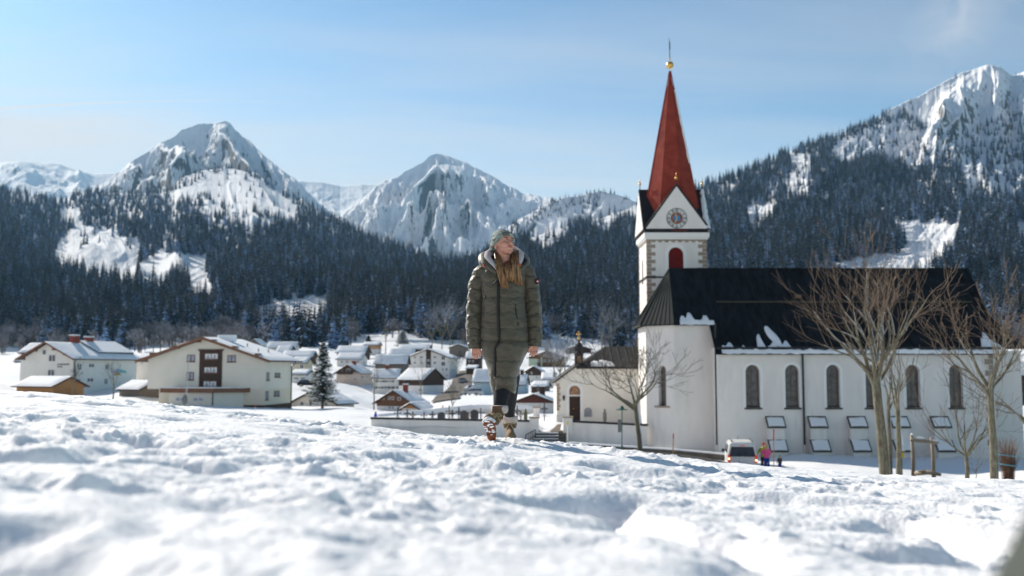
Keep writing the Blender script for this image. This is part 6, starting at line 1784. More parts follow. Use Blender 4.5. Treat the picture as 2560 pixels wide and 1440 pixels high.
def snow_pole(px, pt, pb, Y, label, lean=0):
    b_ = P(px, pb, Y); H = P(px, pt, Y).z - b_.z; r = empty('snow_pole', b_, 0, label, 'snow pole', 'snow marker poles')
    mb = MB(); mb.tube([(0, 0, -.6), (lean, 0, H * .7)], .03, 6); mb.build('pole', M_OWOOD if Y < 100 else M_WFRM, r)
    mb = MB(); mb.tube([(lean, 0, H * .7), (lean * 1.3, 0, H)], .04, 6); mb.build('red_tip', mat('marker_red', (.45, .03, .02)), r)
snow_pole(1682, 1083, 1130, 70, 'red tipped wooden marker pole left of the church choir corner', .05)
snow_pole(1934, 1073, 1165, 64, 'red tipped wooden marker pole beside the group in ski clothes', .04)
snow_pole(638, 1010, 1035, 130, 'short red and white marker pole near the cream apartment house')
snow_pole(830, 1040, 1056, 110, 'thin orange marker stick alone in the snow field')
b_ = P(465, 1013, 120); r = empty('lamp_mast', b_, 0, 'tall thin grey mast in front of the apartment house', 'mast'); H = P(465, 885, 120).z - b_.z
mb = MB(); mb.tube([(0, 0, -1), (0, 0, .9)], .14, 8); mb.tube([(0, 0, .9), (.15, 0, H)], [.08, .05], 8); mb.build('pole', mat('mast_grey', (.35, .38, .40), rough=.5), r)
mb = MB(); mb.ellip((-.15, 0, .6), (.35, .3, .7), 10, 7); mb.build('cable_box', mat('mast_box', (.15, .16, .16)), r)
b_ = P(1419, 1108, 77); r = empty('litter_post', b_, 0, 'thin post with yellow box right of the gate steps', 'post')
mb = MB(); H = P(1419, 1060, 77).z - b_.z; mb.tube([(0, 0, -.3), (0, 0, H)], .035, 6); mb.build('pole', M_WFRM, r)
mb = MB(); mb.box(-.06, .10, -.06, .06, H - .1, H + .22); mb.build('yellow_box', mat('pale_yellow', (.7, .55, .2)), r)
# blue and red hydrant marker on the wall end
b_ = P(939, 1042, 81.1); mb = MB(); mb.loft([[(r * math.cos(6.2832 * k / 10), r * math.sin(6.2832 * k / 10), z) for k in range(10)] for z, r in ((0, .13), (.12, .14), (.22, .10), (.3, .07))], mi=0); mb.ellip((0, 0, .33), (.08, .08, .09), 8, 6, mi=1)
o_ = mb.build('grave_light', [mat('light_blue_glass', (.03, .08, .55)), mat('light_red_glass', (.5, .03, .03))], label='tiny blue and red grave light on the left end of the wall', cat='lantern'); o_.location = b_
# rope swing frame of raw logs
b0, b1 = P(2283, 1183, 52), P(2334, 1187, 52); r = empty('log_frame', b0, 0, 'frame of pale debarked logs with a snowy cross beam', 'wooden frame')
M_LOG = mat('debarked_log', (.32, .26, .20), var=.2, scale=4, stretch=(1, 1, .3), bump=.01)
t0, t1 = P(2279, 1088, 52), P(2329, 1094, 52)
for a, b in ((b0, t0), (b1, t1)):
    mb = MB(b0); mid = a.lerp(b, .5) + Vector((.04, 0, 0)); mb.tube([a - Vector((0, 0, .7)), mid, b], [.115, .10, .09], 9); mb.build('post', M_LOG, r, smooth=True)
ca, cb = P(2276, 1099, 51.9), P(2345, 1107, 51.9)
mb = MB(b0); mb.tube([ca, ca.lerp(cb, .4), cb], [.08, .1, .07], 8); mb.build('cross_beam', M_LOG, r, smooth=True)
mb = MB(b0); ca, cb = P(2289, 1096, 51.9), P(2312, 1099, 51.9); mb.ellip(ca.lerp(cb, .5) + Vector((0, 0, .05)), (.27, .1, .07), 12, 6); mb.ellip(P(2338, 1101, 51.9), (.16, .1, .07), 10, 6); mb.ellip(t0 + Vector((.03, 0, .03)), (.09, .09, .07), 8, 6); mb.build('beam_snow', M_ROOFSNOW, r, smooth=True)
ca, cb = P(2288, 1184, 50), P(2352, 1187, 49); mb = MB(ca); mb.tube([ca, ca.lerp(cb, .5) + Vector((0, 0, .1)), cb], [.10, .12, .07], 8); mb.ellip(ca.lerp(cb, .4) + Vector((0, 0, .14)), (.4, .14, .07), 10, 6)
o_ = mb.build('fallen_log', M_LOG, label='pale log lying in the snow at the foot of the log frame', cat='log', smooth=True); o_.location = ca
# sign post by the trees
b_ = P(2257, 1183, 50); r = empty('sign_post', b_, 0, 'post with two white boards and a small yellow plate beside the middle tree', 'sign post')
H = P(2255, 1090, 50).z - b_.z; mb = MB(); mb.tube([(0, .1, -.6), (0, .1, H)], .035, 6); mb.build('pole', M_GWOOD, r)
def plate(py0, py1, x0, x1, mt, nm):
    mb = MB(); mb.box(x0, x1, -.02, .06, P(0, py1, 50).z - b_.z, P(0, py0, 50).z - b_.z); mb.build(nm, mt, r)
plate(1090, 1114, -.10, .10, M_WFRM, 'board'); plate(1117, 1128, -.08, .14, M_WFRM, 'board'); plate(1132, 1144, -.10, .08, mat('sign_yellow', (.7, .5, .03)), 'yellow_plate')

# ------------------------------------------------------------------ bare garden trees
M_BK = mat('lichen_bark', (0.085, 0.072, 0.048), rough=.9, col2=(0.27, 0.245, 0.175), scale=9, stretch=(1, 1, .35), bump=.02, bscale=14, detail=8)
M_TW = mat('red_brown_twigs', (0.17, 0.12, 0.085), rough=.8, var=.3, scale=3)
M_TWD = mat('dark_twigs', (0.085, 0.068, 0.055), rough=.85, var=.3, scale=3)
def garden_tree(px, pb, Y, H, trunk_h, r0, label, seed, spread=.55, n_main=6, gen=5, twig=M_TW, lean=(0, 0), up=.25, snow=True, side=None, burls=True, name='bare_tree', min_r=.006, lenf=1.0, group=None):
    rg = random.Random(seed); base = P(px, pb, Y); root = empty(name, base, 0, label, 'tree', group)
    mt_ = MB(); mtw = MB(); msn = MB()
    def branch(p, d, L, r, g):
        n = 4 if g > 1 else 3
        pts = [p.copy()]; rs = [r]; q = p.copy(); dd = d.copy()
        for i in range(n):
            dd = (dd + Vector((rg.uniform(-1, 1), rg.uniform(-1, 1), rg.uniform(-1, 1))) * .21 + Vector((0, 0, up * .35))).normalized()
            q = q + dd * (L / n); pts.append(q.copy()); rs.append(max(min_r * .8, r * (1 - .5 * (i + 1) / n)))
        tgt = mt_ if g >= gen - 2 else mtw
        tgt.tube(pts, rs, 7 if g >= gen - 1 else (5 if g >= 2 else 3), caps=False)
        if snow and g >= gen - 2 and r > .035:
            for a, b, ra in zip(pts[:-1], pts[1:], rs):
                if rg.random() < .75: msn.tube([a + Vector((ra * .62, -ra * .25, ra * .25)), b + Vector((ra * .55, -ra * .2, ra * .22))], ra * .42, 5)
        if g <= 0: return
        k = rg.choice([1, 1, 2])
        for i in range(k + (2 if g >= 3 else 1)):
            t = rg.uniform(.35, 1.0) if i else 1.0
            j = min(n - 1, int(t * n)); pp = pts[j].lerp(pts[j + 1], min(1, t * n - j) if t < 1 else 1)
            ax = Vector((rg.uniform(-1, 1), rg.uniform(-1, 1), rg.uniform(-1, 1))).cross(dd).normalized()
            ang = rg.uniform(.35, .85) * (1.0 if i else .35)
            nd_ = (Matrix.Rotation(ang, 3, ax) @ dd).normalized(); nd_.z += .12 * up * 4; nd_.normalize()
            branch(pp, nd_, L * rg.uniform(.55, .85), max(min_r, rs[j + 1] * rg.uniform(.55, .8)), g - 1)
    top = Vector((lean[0], lean[1], trunk_h))
    tp = [Vector((0, 0, -.8)), Vector((0, 0, .0)) , top * .35 + Vector((.03, 0, 0)), top * .7, top]
    mt_.tube(tp, [r0 * 1.25, r0 * 1.1, r0, r0 * .9, r0 * .85], 10, caps=False)
    if snow: msn.tube([Vector((r0 * .8, -r0 * .2, .0)), top * .5 + Vector((r0 * .78, -r0 * .2, 0)), top + Vector((r0 * .7, -r0 * .2, -.05))], [r0 * .3, r0 * .32, r0 * .3], 6)
    for i in range(n_main):
        a = 2 * math.pi * (i + rg.uniform(-.3, .3)) / n_main + rg.random() * .4
        sp = spread * rg.uniform(.5, 1.25)
        d = Vector((math.cos(a) * sp, math.sin(a) * sp, 1)).normalized()
        branch(top - Vector((0, 0, rg.uniform(0, trunk_h * .18))), d, (H - trunk_h) * .42 * lenf * rg.uniform(.85, 1.15), r0 * rg.uniform(.42, .6), gen - 1)
    mt_.build('trunk', M_BK, root, smooth=True); mtw.build('twigs', twig, root)
    if snow: msn.build('trunk_snow', M_ROOFSNOW, root, smooth=True, kind='stuff')
    return root
garden_tree(2212, 1186, 47, 10.6, 4.9, .235, 'big bare tree with upswept twigs in front of the church roof', 14, spread=.62, n_main=8, gen=5, up=.17, lean=(-.32, 0), lenf=1.08, min_r=.009)
garden_tree(2247, 1184, 45.5, 7.2, 3.2, .115, 'slender bare tree with snow lined trunk right of the big one', 5, spread=.3, n_main=4, gen=4, up=.3, lean=(.05, 0), min_r=.010)
garden_tree(2226, 1186, 50, 7.0, 3.6, .10, 'dark mossy stem squeezed between the big and the slender tree', 9, spread=.3, n_main=3, gen=4, up=.35)
garden_tree(2486, 1198, 40, 6.9, 3.6, .15, 'bare tree with pale banded trunk and snowy fork near the right edge', 23, spread=1.1, n_main=6, gen=5, up=.10, lean=(-.03, 0), min_r=.009, lenf=1.25)
garden_tree(2418, 1196, 43, 4.9, 1.0, .09, 'small many stemmed bare tree between the log frame and the banded tree', 31, spread=.8, n_main=7, gen=4, up=.2, snow=False, min_r=.008)
garden_tree(1601, 1133, 70, 8.6, 3.6, .17, 'bare tree with spreading crown in front of the chapel and choir corner', 44, spread=1.25, n_main=8, gen=5, up=.08, twig=M_TWD, lean=(-.35, 0), min_r=.014, lenf=1.15)
garden_tree(2590, 1190, 60, 9, 3.0, .16, 'bare tree reaching in from the right edge', 51, spread=.9, n_main=6, gen=5, up=.15, twig=M_TWD)
garden_tree(2440, 1196, 46, 2.0, .3, .02, 'thin twiggy shrub beside the many stemmed tree', 61, spread=.8, n_main=7, gen=3, up=.2, snow=False, name='shrub', min_r=.004)
for i, (px, pb, Y, H, lab) in enumerate([(182, 988, 150, 4.6, 'young bare tree in front of the orange shed'), (283, 992, 150, 5.2, 'young bare tree in front of the mountain mural'), (1131, 1040, 150, 5.5, 'spindly bare tree left of the woman above the cemetery wall'),
        (935, 1012, 160, 8, 'bare birch like tree left of the brown chalet'), (1052, 990, 225, 9, 'bare tree in front of the dark timber barn'), (964, 880, 430, 17, 'tall frosted bare tree on the ski slope'), (1146, 950, 285, 8, 'bare tree beside the road behind the white block')]):
    garden_tree(px, pb, Y, H, H * .3, .10 if Y < 300 else .2, lab, 70 + i, spread=.4, n_main=5, gen=4, up=.25, snow=False, twig=M_TWD, min_r=.012 if Y < 250 else .03)
for i, (px, pb, Y, H, lab) in enumerate([(1385, 935, 260, 9, 'frosted bare tree left of the bell turret, behind the white house'), (1400, 950, 240, 9, 'dense frosted bare tree against the porch roof of the chapel'), (1412, 930, 300, 11, 'frosted bare tree right behind the bell turret'), (1370, 905, 330, 9, 'frosted bare tree beside the green chalet'),
        (1505, 868, 450, 22, 'brownish bare tree above the chapel roof'), (1530, 866, 455, 20, 'brownish bare tree between chapel roof and choir'), (1105, 868, 440, 20, 'brownish bare tree above the white apartment block'), (1125, 866, 450, 22, 'tall brownish bare tree left of the woman\'s sleeve'), (1080, 866, 460, 18, 'bare tree at the edge of the spruce wood')]):
    garden_tree(px, pb, Y, H, H * .2, .2, lab, 90 + i, spread=.6, n_main=7, gen=4, up=.22, snow=False, twig=M_TWIG, min_r=.035)
# bundled shrub tied with blue string
b_ = P(2521, 1200, 44); r = empty('tied_shrub', b_, 0, 'brown shrub tied up with light blue string at the right edge', 'shrub')
mb = MB(); rg = random.Random(4); H = P(2520, 1100, 44).z - b_.z
for i in range(230):
    a = rg.random() * 6.28; q = rg.random() ** .5; r0 = .15 * q; mid = .36 * q * rg.uniform(.5, 1.2); tp = rg.uniform(.1, .6)
    h_ = H * rg.uniform(.35, 1.1); mb.tube([(math.cos(a) * r0, math.sin(a) * r0, -.9), (math.cos(a) * mid * .8, math.sin(a) * mid * .8, h_ * .45), (math.cos(a + rg.uniform(-.3, .3)) * (mid * .9 + tp * .7 - .1), math.sin(a) * (mid * .9 + tp * .7 - .1), h_)], [.012, .009, .004], 3, caps=False)
mb.build('twigs', mat('rusty_twigs', (.15, .085, .055), var=.4, scale=5), r)
for z_, rr_ in ((.38, .38), (.62, .43)):
    mb = MB(); mb.tube([(rr_ * math.cos(6.2832 * k / 16), rr_ * math.sin(6.2832 * k / 16), H * z_ - .04 * math.cos(6.2832 * k / 16)) for k in range(17)], .014, 4, caps=False); mb.build('string', mat('blue_string', (.1, .45, .6)), r)

# ------------------------------------------------------------------ tall garden spruce and a few lone conifers
def big_spruce(px, pb, pt, Y, label, seed, wid, snowy=True):
    b_ = P(px, pb, Y); H = P(px, pt, Y).z - b_.z; r = empty('garden_spruce', b_, 0, label, 'tree'); rg = random.Random(seed)
    mb = MB(); mb.tube([(0, 0, -.8), (0, 0, H * .5), (0, 0, H * .98)], [H * .022, H * .014, .02], 8, caps=False); mb.build('trunk', M_BARK, r)
    mb = MB(); ms = MB()
    for i in range(430):
        f = (i / 430) ** .85; z = H * (.09 + .88 * f); L = wid * ((1 - f) ** .8) * rg.uniform(.7, 1.15) + .12; a = rg.random() * 6.283; c, s_ = math.cos(a), math.sin(a)
        dr = L * rg.uniform(-.05, .35)
        p0 = Vector((0, 0, z)); p1 = Vector((c * L, s_ * L, z - dr)); nseg = max(3, int(L / .32))
        for k in range(nseg):
            t = (k + .6) / nseg; q = p0.lerp(p1, t); q.z -= .12 * L * math.sin(t * 3.14)
            for m_ in range(7):
                v = Vector((c * rg.uniform(.1, 1) + rg.uniform(-.9, .9) * -s_, s_ * rg.uniform(.1, 1) + rg.uniform(-.9, .9) * c, rg.uniform(-.75, .15))).normalized() * rg.uniform(.28, .55) * (1.1 - .4 * t)
                sd = v.cross(Vector((rg.uniform(-.3, .3), rg.uniform(-.3, .3), 1))).normalized() * rg.uniform(.05, .10)
                mb.face([mb.vert(q - sd), mb.vert(q + sd), mb.vert(q + v)], 0)
            if snowy and rg.random() < (.24 + .3 * (1 - f)) and t > .35:
                ms.ellip(q + Vector((0, 0, .06)), (rg.uniform(.12, .3), rg.uniform(.12, .3), rg.uniform(.05, .11)), 7, 4)
    mb.build('crown', mat('green_needles', (.035, .055, .028), rough=.8, var=.4, scale=1.2), r)
    if snowy: ms.build('crown_snow', M_ROOFSNOW, r, smooth=True)
big_spruce(806, 1015, 851, 165, 'tall dark garden spruce with snow on its branches right of the apartment house', 3, 2.9)
big_spruce(1006, 865, 825, 470, 'dark spruce standing alone on the snowy slope above the village', 5, 4.2)
big_spruce(921, 858, 838, 470, 'small spruce alone on the snow above the farmhouses', 6, 1.8, False)
# ================================================================== the walking woman
SC = F / 8.1
wroot = P(1255, 1103, 8.1)
def L(px, py, y=0.0):
    """photo position -> metres from the feet, in the woman's own plane; y is depth (negative = nearer)"""
    s_ = (8.1 + y) / 8.1
    p = P(px, py, 8.1 + y)
    return Vector((p.x - wroot.x, y, p.z - wroot.z))
woman = empty('person', wroot, 0, 'woman in long olive down coat and camouflage beanie walking on the snow, looking up', 'person')
M_SKIN = mat('skin', (0.58, 0.29, 0.21), rough=.55, var=.06, scale=14, spec=.35)
M_COAT, nt, b_ = mat_new('olive_coat')
t_ = nt.nodes.new('ShaderNodeTexCoord'); n_ = nd(nt, 'ShaderNodeTexNoise'); n_.inputs['Scale'].default_value = 9; n_.inputs['Detail'].default_value = 6
nt.links.new(t_.outputs['Object'], n_.inputs['Vector'])
nt.links.new(ramp(nt, n_.outputs['Fac'], [(.3, (0.053, 0.044, 0.024)), (.7, (0.068, 0.057, 0.032))]), b_.inputs['Base Color'])
b_.inputs['Roughness'].default_value = .5; b_.inputs['Sheen Weight'].default_value = .25
n2_ = nd(nt, 'ShaderNodeTexNoise'); n2_.inputs['Scale'].default_value = 16; n2_.inputs['Detail'].default_value = 5; n2_.inputs['Distortion'].default_value = 1.2
mp2 = nd(nt, 'ShaderNodeMapping'); mp2.inputs['Scale'].default_value = (1, 1, 2.2); nt.links.new(t_.outputs['Object'], mp2.inputs[0]); nt.links.new(mp2.outputs[0], n2_.inputs['Vector'])
bp_ = nd(nt, 'ShaderNodeBump'); bp_.inputs['Distance'].default_value = .007; nt.links.new(n2_.outputs['Fac'], bp_.inputs['Height']); nt.links.new(bp_.outputs[0], b_.inputs['Normal'])
M_LIN = mat('pale_fleece_lining', (0.52, 0.46, 0.46), rough=.95, var=.06, scale=20, bump=.004, bscale=120)
M_ZIP = mat('black_zip', (0.012, 0.012, 0.013), rough=.4)
M_LEG = mat('black_leggings', (0.012, 0.013, 0.017), rough=.7, var=.2)
M_BOOT = mat('brown_suede', (0.20, 0.135, 0.08), rough=.85, var=.2, scale=12, bump=.003, bscale=60)
M_BOOTD = mat('dark_brown_leather', (0.13, 0.08, 0.045), rough=.7, var=.2, scale=12)
M_SOLE = mat('rust_rubber', (0.26, 0.09, 0.035), rough=.75, var=.25, scale=14)
M_FUR = mat('boot_fleece', (0.55, 0.46, 0.42), rough=.95, var=.12, scale=40, bump=.006, bscale=90)
M_LACE = mat('cream_lace', (0.62, 0.52, 0.30), rough=.8)
# ---- body: one continuous skin, remeshed from overlapping forms
mb = MB()
hc = L(1259, 610, 0) ; RH = Matrix.Rotation(math.radians(36), 3, 'Z') @ Matrix.Rotation(math.radians(-13), 3, 'X') @ Matrix.Rotation(math.radians(4), 3, 'Y')
def hp(x, y, z): return hc + RH @ Vector((x, y, z))
def he(c, r, n=20, m=14, fn=None): mb.ellip(hp(*c), r, n, m, R=RH, fn=fn)
he((0, .015, .018), (.070, .090, .088)); he((0, -.030, -.035), (.056, .056, .066)); he((0, -.048, -.066), (.040, .038, .038)); he((0, -.074, -.094), (.019, .016, .016))
he((0, -.060, .030), (.050, .028, .030))
for s_ in (-1, 1):
    he((s_ * .034, -.060, -.030), (.024, .024, .026)); he((s_ * .030, -.079, .016), (.019, .010, .007)); he((s_ * .072, .018, -.022), (.009, .018, .028)); he((s_ * .010, -.101, -.034), (.008, .010, .008)); he((s_ * .035, -.035, -.062), (.022, .035, .026))
mb.tube([hp(0, -.080, .008), hp(0, -.094, -.012), hp(0, -.108, -.030), hp(0, -.096, -.038)], [.008, .009, .011, .008], 10)
he((0, -.087, -.058), (.020, .010, .012))
mb.tube([hp(0, .02, -.03), L(1262, 650, .01), L(1260, 672, .01), L(1259, 700, .01)], [.055, .050, .056, .10], 20)
mb.loft([[L(1259, 700, 0) + Vector((w_ * math.cos(a), d_ * math.sin(a), -z)) for a in np.linspace(0, 6.2832, 24, endpoint=False)] for z, w_, d_ in ((-.08, .07, .06), (0, .17, .10), (.12, .17, .11), (.3, .13, .10), (.45, .16, .12), (.52, .13, .11))])
ARM = {}
for side, pts in ((-1, [(1208, 678), (1192, 725), (1186, 775), (1185, 820), (1189, 868)]), (1, [(1312, 678), (1325, 725), (1333, 770), (1336, 815), (1335, 862)])):
    q = [L(a, b_2, .02 - .01 * i) for i, (a, b_2) in enumerate(pts)]; ARM[side] = q
    mb.tube([L(1259, 690, 0)] + q, [.06, .052, .045, .040, .034, .027], 12)
    w_ = q[-1]; inn = -side
    # palm facing the thigh, fingers hanging and gently curled
    mb.ellip(w_ + Vector((0, 0, -.025)), (.032, .017, .040), 16, 10)
    for k in range(4):
        fx = (-.024 + .016 * k); ln = (.036, .040, .038, .030)[k]; base = w_ + Vector((fx, -.004, -.048 + .004 * abs(k - 1.5)))
        p1 = base + Vector((fx * .06, -.010, -ln * .62)); p2 = p1 + Vector((inn * .006, .012, -ln * .42)); p3 = p2 + Vector((inn * .006, .020, -ln * .15))
        mb.tube([base + Vector((0, 0, .02)), base, p1, p2, p3], [.0082, .0082, .0078, .0070, .0060], 8)
    tb = w_ + Vector((inn * .030, -.012, -.015)); mb.tube([w_ + Vector((inn * .015, -.008, 0)), tb, tb + Vector((inn * .014, -.012, -.028)), tb + Vector((inn * .012, -.010, -.050))], [.014, .013, .0105, .008], 8)
for side, pts in ((-1, [(1238, 880, 0), (1246, 960, -.05), (1250, 1015, -.12), (1248, 1050, -.13)]), (1, [(1275, 880, .03), (1280, 960, .10), (1274, 1040, .26), (1274, 1078, .29)])):
    mb.tube([L(1258, 850, 0)] + [L(*q) for q in pts], [.09, .065, .040, .032, .03], 14)
body = mb.build('body', M_SKIN, woman)
rm = body.modifiers.new('skin', 'REMESH'); rm.mode = 'VOXEL'; rm.voxel_size = .0038; rm.use_smooth_shade = True
sm_ = body.modifiers.new('smooth', 'SMOOTH'); sm_.iterations = 4; sm_.factor = .5
# face features
M_LIP = mat('lips', (0.42, 0.14, 0.12), rough=.4); M_EYE = mat('eye_white', (.55, .5, .48), rough=.2); M_IRIS = mat('iris', (.06, .07, .06), rough=.1); M_BROW = mat('brows', (.10, .055, .03), rough=.9)
mb = MB()
mb.tube([hp(-.021, -.086, -.057), hp(-.008, -.0985, -.0545), hp(0, -.099, -.0555), hp(.008, -.0985, -.0545), hp(.021, -.086, -.057)], [.002, .0042, .0036, .0042, .002], 8)
mb.tube([hp(-.020, -.086, -.059), hp(0, -.0995, -.063), hp(.020, -.086, -.059)], [.002, .0052, .002], 8); mb.build('lips', M_LIP, body, smooth=True)
for s_ in (-1, 1):
    mb = MB(); mb.ellip(hp(s_ * .030, -.0825, .003), (.0125, .007, .0062), 12, 8, R=RH); e_o = mb.build('eye', M_EYE, body, smooth=True)
    mb = MB(); mb.ellip(hp(s_ * .030 + .002, -.0885, .0045), (.0055, .003, .0052), 10, 6, R=RH); mb.build('iris', M_IRIS, e_o, smooth=True)
    mb = MB(); mb.tube([hp(s_ * .016, -.0895, .004), hp(s_ * .030, -.0905, .0100), hp(s_ * .044, -.080, .004)], [.0012, .0020, .0012], 5); mb.tube([hp(s_ * .013, -.0915, .020), hp(s_ * .030, -.0905, .0255), hp(s_ * .047, -.078, .020)], [.0020, .0030, .0015], 6); mb.build('eyebrow', M_BROW, body, smooth=True)
mb = MB(); mb.ellip(hp(-.078, .012, -.048), (.004, .004, .005), 8, 6); mb.build('ear_stud', mat('stud', (.8, .8, .8), rough=.1, metal=1), body)

# ---- coat: lofted from the outline in the photograph, quilted
ROWS = [(652, 1228, 1296, .060, .03), (660, 1213, 1309, .085, .02), (668, 1204, 1316, .125, .01), (680, 1200, 1318, .145, .005), (700, 1199, 1317, .160, 0), (720, 1203, 1313, .168, 0), (756, 1206, 1311, .175, 0), (790, 1205, 1316, .18, 0), (820, 1202, 1319, .185, 0), (846, 1201, 1322, .188, 0), (853, 1203, 1321, .180, 0), (862, 1203, 1321, .187, 0), (878, 1205, 1319, .188, 0), (895, 1210, 1311, .185, 0), (920, 1220, 1299, .18, 0), (945, 1224, 1294, .178, .01), (965, 1227, 1293, .175, .02), (978, 1230, 1291, .168, .02), (986, 1233, 1288, .155, .02)]
ra = np.array(ROWS, float)
def crow(py): return [float(np.interp(py, ra[:, 0], ra[:, i])) for i in range(1, 5)]
SEAMS = [706, 746, 784, 822, 852, 902, 942, 972]
def quilt(py, u):
    py = py + 3.5 * float(noise2(u * 3.0, py * .02, 12)) + 2.0 * float(noise2(u * 9, py * .05, 14))
    d, s0 = min((abs(py - s_), s_) for s_ in SEAMS); w_ = {852: 1.3, 746: .8, 942: .8}.get(s0, .38) * (.55 + .6 * abs(float(noise2(u * 2.2, s0 * .7, 18)))); return w_ * (-(math.exp(-(d / 2.6) ** 2)) * .0085) + .004 * min(1, d / 15) ** .5
def coat_front(px, py):
    xl, xr, dp, yc = crow(py); c = L((xl + xr) / 2, py); a = (L(xr, py) - L(xl, py)).x / 2; x = L(px, py).x - c.x
    return c.y + yc - dp * max(0, 1 - abs(x / a) ** 2.3) ** (1 / 2.3)
nP, nA = 190, 112
rings = []
for i in range(nP):
    t = i / (nP - 1); py = 652 + (986 - 652) * t; xl, xr, dp, yc = crow(py); c = L((xl + xr) / 2, py); a = (L(xr, py) - L(xl, py)).x / 2; r = []
    for k in range(nA):
        th = 2 * math.pi * k / nA; cs_, sn_ = math.cos(th), math.sin(th); ex = 2 / 2.3
        x = a * abs(cs_) ** ex * (1 if cs_ > 0 else -1); y = dp * abs(sn_) ** ex * (1 if sn_ > 0 else -1)
        q = quilt(py, th) + .005 * float(noise2(x * 12 + 3, py * .06, 21)) + .002 * float(noise2(x * 40, py * .12, 23))
        if py > 850: q += .010 * float(noise2(x * 16, py * .035, 25)) * (.6 + (py - 850) / 160)
        zipx = (np.interp(py, [690, 770, 852, 872, 910, 945, 990], [1247, 1246, 1249, 1238, 1238, 1237, 1236]) - 1255) / SC
        if y < 0: q -= .012 * math.exp(-(((x + c.x) - zipx) / .011) ** 2)
        hem = 0
        if y < 0 and py > 955: hem = .05 * math.exp(-((x + c.x - .01) / .07) ** 2) * (py - 955) / 31    # raised front hem
        if y < 0 and py < 692: hem = -.045 * (1 - (py - 652) / 40) * math.exp(-((x) / .10) ** 2)
        n_ = Vector((cs_, sn_, 0)); p_ = Vector((c.x + x, c.y + yc + y, c.z + hem)) + n_ * q
        r.append(p_)
    rings.append(r)
# turn the hem inwards
for s_, dz in ((.93, .004), (.86, .03), (.82, .10)):
    cR = sum(rings[nP - 1], Vector()) / nA
    rings.append([Vector((cR.x + (p_.x - cR.x) * s_, cR.y + (p_.y - cR.y) * s_, p_.z + dz)) for p_ in rings[nP - 1]])
mb = MB(); mb.loft(rings, caps=False); coat = mb.build('coat', M_COAT, woman, smooth=True)
# sleeves
for side, pts, rad in ((-1, [(1214, 662, .0), (1205, 676, 0), (1194, 705, 0), (1189, 745, 0), (1186, 785, -.01), (1185, 820, -.02), (1186, 850, -.03), (1187, 872, -.03)], [.045, .066, .070, .066, .065, .064, .060, .054]),
                       (1, [(1306, 658, 0), (1315, 674, 0), (1324, 705, 0), (1330, 745, 0), (1334, 785, -.01), (1336, 818, -.02), (1337, 845, -.03), (1337, 866, -.03)], [.045, .064, .068, .065, .065, .062, .058, .053])):
    P3 = [L(*q) for q in pts]; rings = []; n1 = 110
    cum = [0]
    for a, b_2 in zip(P3[:-1], P3[1:]): cum.append(cum[-1] + (b_2 - a).length)
    for i in range(n1):
        t = i / (n1 - 1) * cum[-1]; c = Vector([float(np.interp(t, cum, [q[j] for q in P3])) for j in range(3)]); rr_ = float(np.interp(t, cum, rad)); r = []
        for k in range(44):
            th = 6.2832 * k / 44; ph = t / .108 + .25 * float(noise2(th * .9, t * 4, 31 + side)); d = abs(ph - round(ph)) * .108
            q = -(math.exp(-(d / .008) ** 2)) * .007 + .004 * min(1, d / .045) ** .5 + .007 * float(noise2(th * 1.6, t * 18, 33 + side)) + .003 * float(noise2(th * 4, t * 45, 35))
            if t > cum[-1] - .02: q -= .006
            r.append(c + Vector((math.cos(th), math.sin(th) * 1.08, 0)) * (rr_ + q))
        rings.append(r)
    c = sum(rings[-1], Vector()) / 44
    for s_, dz in ((.85, .004), (.7, .05)): rings.append([Vector((c.x + (p_.x - c.x) * s_, c.y + (p_.y - c.y) * s_, p_.z + dz)) for p_ in rings[n1 - 1]])
    mb = MB(); mb.loft(rings, caps=False); mb.build('sleeve', M_COAT, coat, smooth=True)
# shoulder yoke joining sleeves and collar
# zips
def zipline(nm, pts, r, mt=M_ZIP, par=None):
    q = []
    for (a, b_2), (c, d) in zip(pts[:-1], pts[1:]):
        n = max(2, int(abs(d - b_2) / 4)); q += [(a + (c - a) * j / n, b_2 + (d - b_2) * j / n) for j in range(n)]
    q.append(pts[-1])
    mb = MB(); P_ = []
    for a, b_2 in q:
        v = L(a, b_2, 0); v.y = coat_front(a, b_2) + .0005; P_.append(v)
    mb.tube(P_, r, 6); return mb.build(nm, mt, par or coat, smooth=True)
zipline('front_zip', [(1247, 690), (1246, 770), (1249, 852)], .009); zipline('front_zip', [(1249, 855), (1238, 872), (1238, 910), (1237, 942)], .009)
zipline('chest_zip', [(1246, 704), (1232, 718), (1218, 735), (1212, 752)], .005); zipline('chest_zip_edge', [(1244, 703), (1230, 716), (1216, 733), (1210, 750)], .003, mat('zip_glint', (.35, .34, .30), rough=.3, metal=.5))
zipline('pocket_zip', [(1287, 764), (1290, 786), (1295, 815)], .0065); zipline('pocket_zip', [(1213, 770), (1208, 800), (1205, 820)], .005)
v = L(1238, 944, 0); v.y = coat_front(1238, 944) - .01; mb = MB(); mb.ellip(v + Vector((.02, 0, 0)), (.03, .01, .012), 10, 6); mb.ellip(v, (.008, .01, .01), 8, 6); mb.build('zip_toggle', M_COAT, coat, smooth=True)
# round arm badge
v = L(1343, 703, -.045); mb = MB(); mb.ellip(v, (.020, .022, .026), 12, 8, mi=0); mb.ellip(v + Vector((.001, -.004, 0)), (.017, .021, .020), 12, 8, mi=1); mb.prism([v + Vector((-.008, -.026, -.006)), v + Vector((.012, -.026, -.010)), v + Vector((.004, -.026, .004))], (0, -.002, 0), mi=2)
mb.build('arm_badge', [M_BLACK, mat('badge_red', (.30, .03, .04)), M_WFRM], coat)
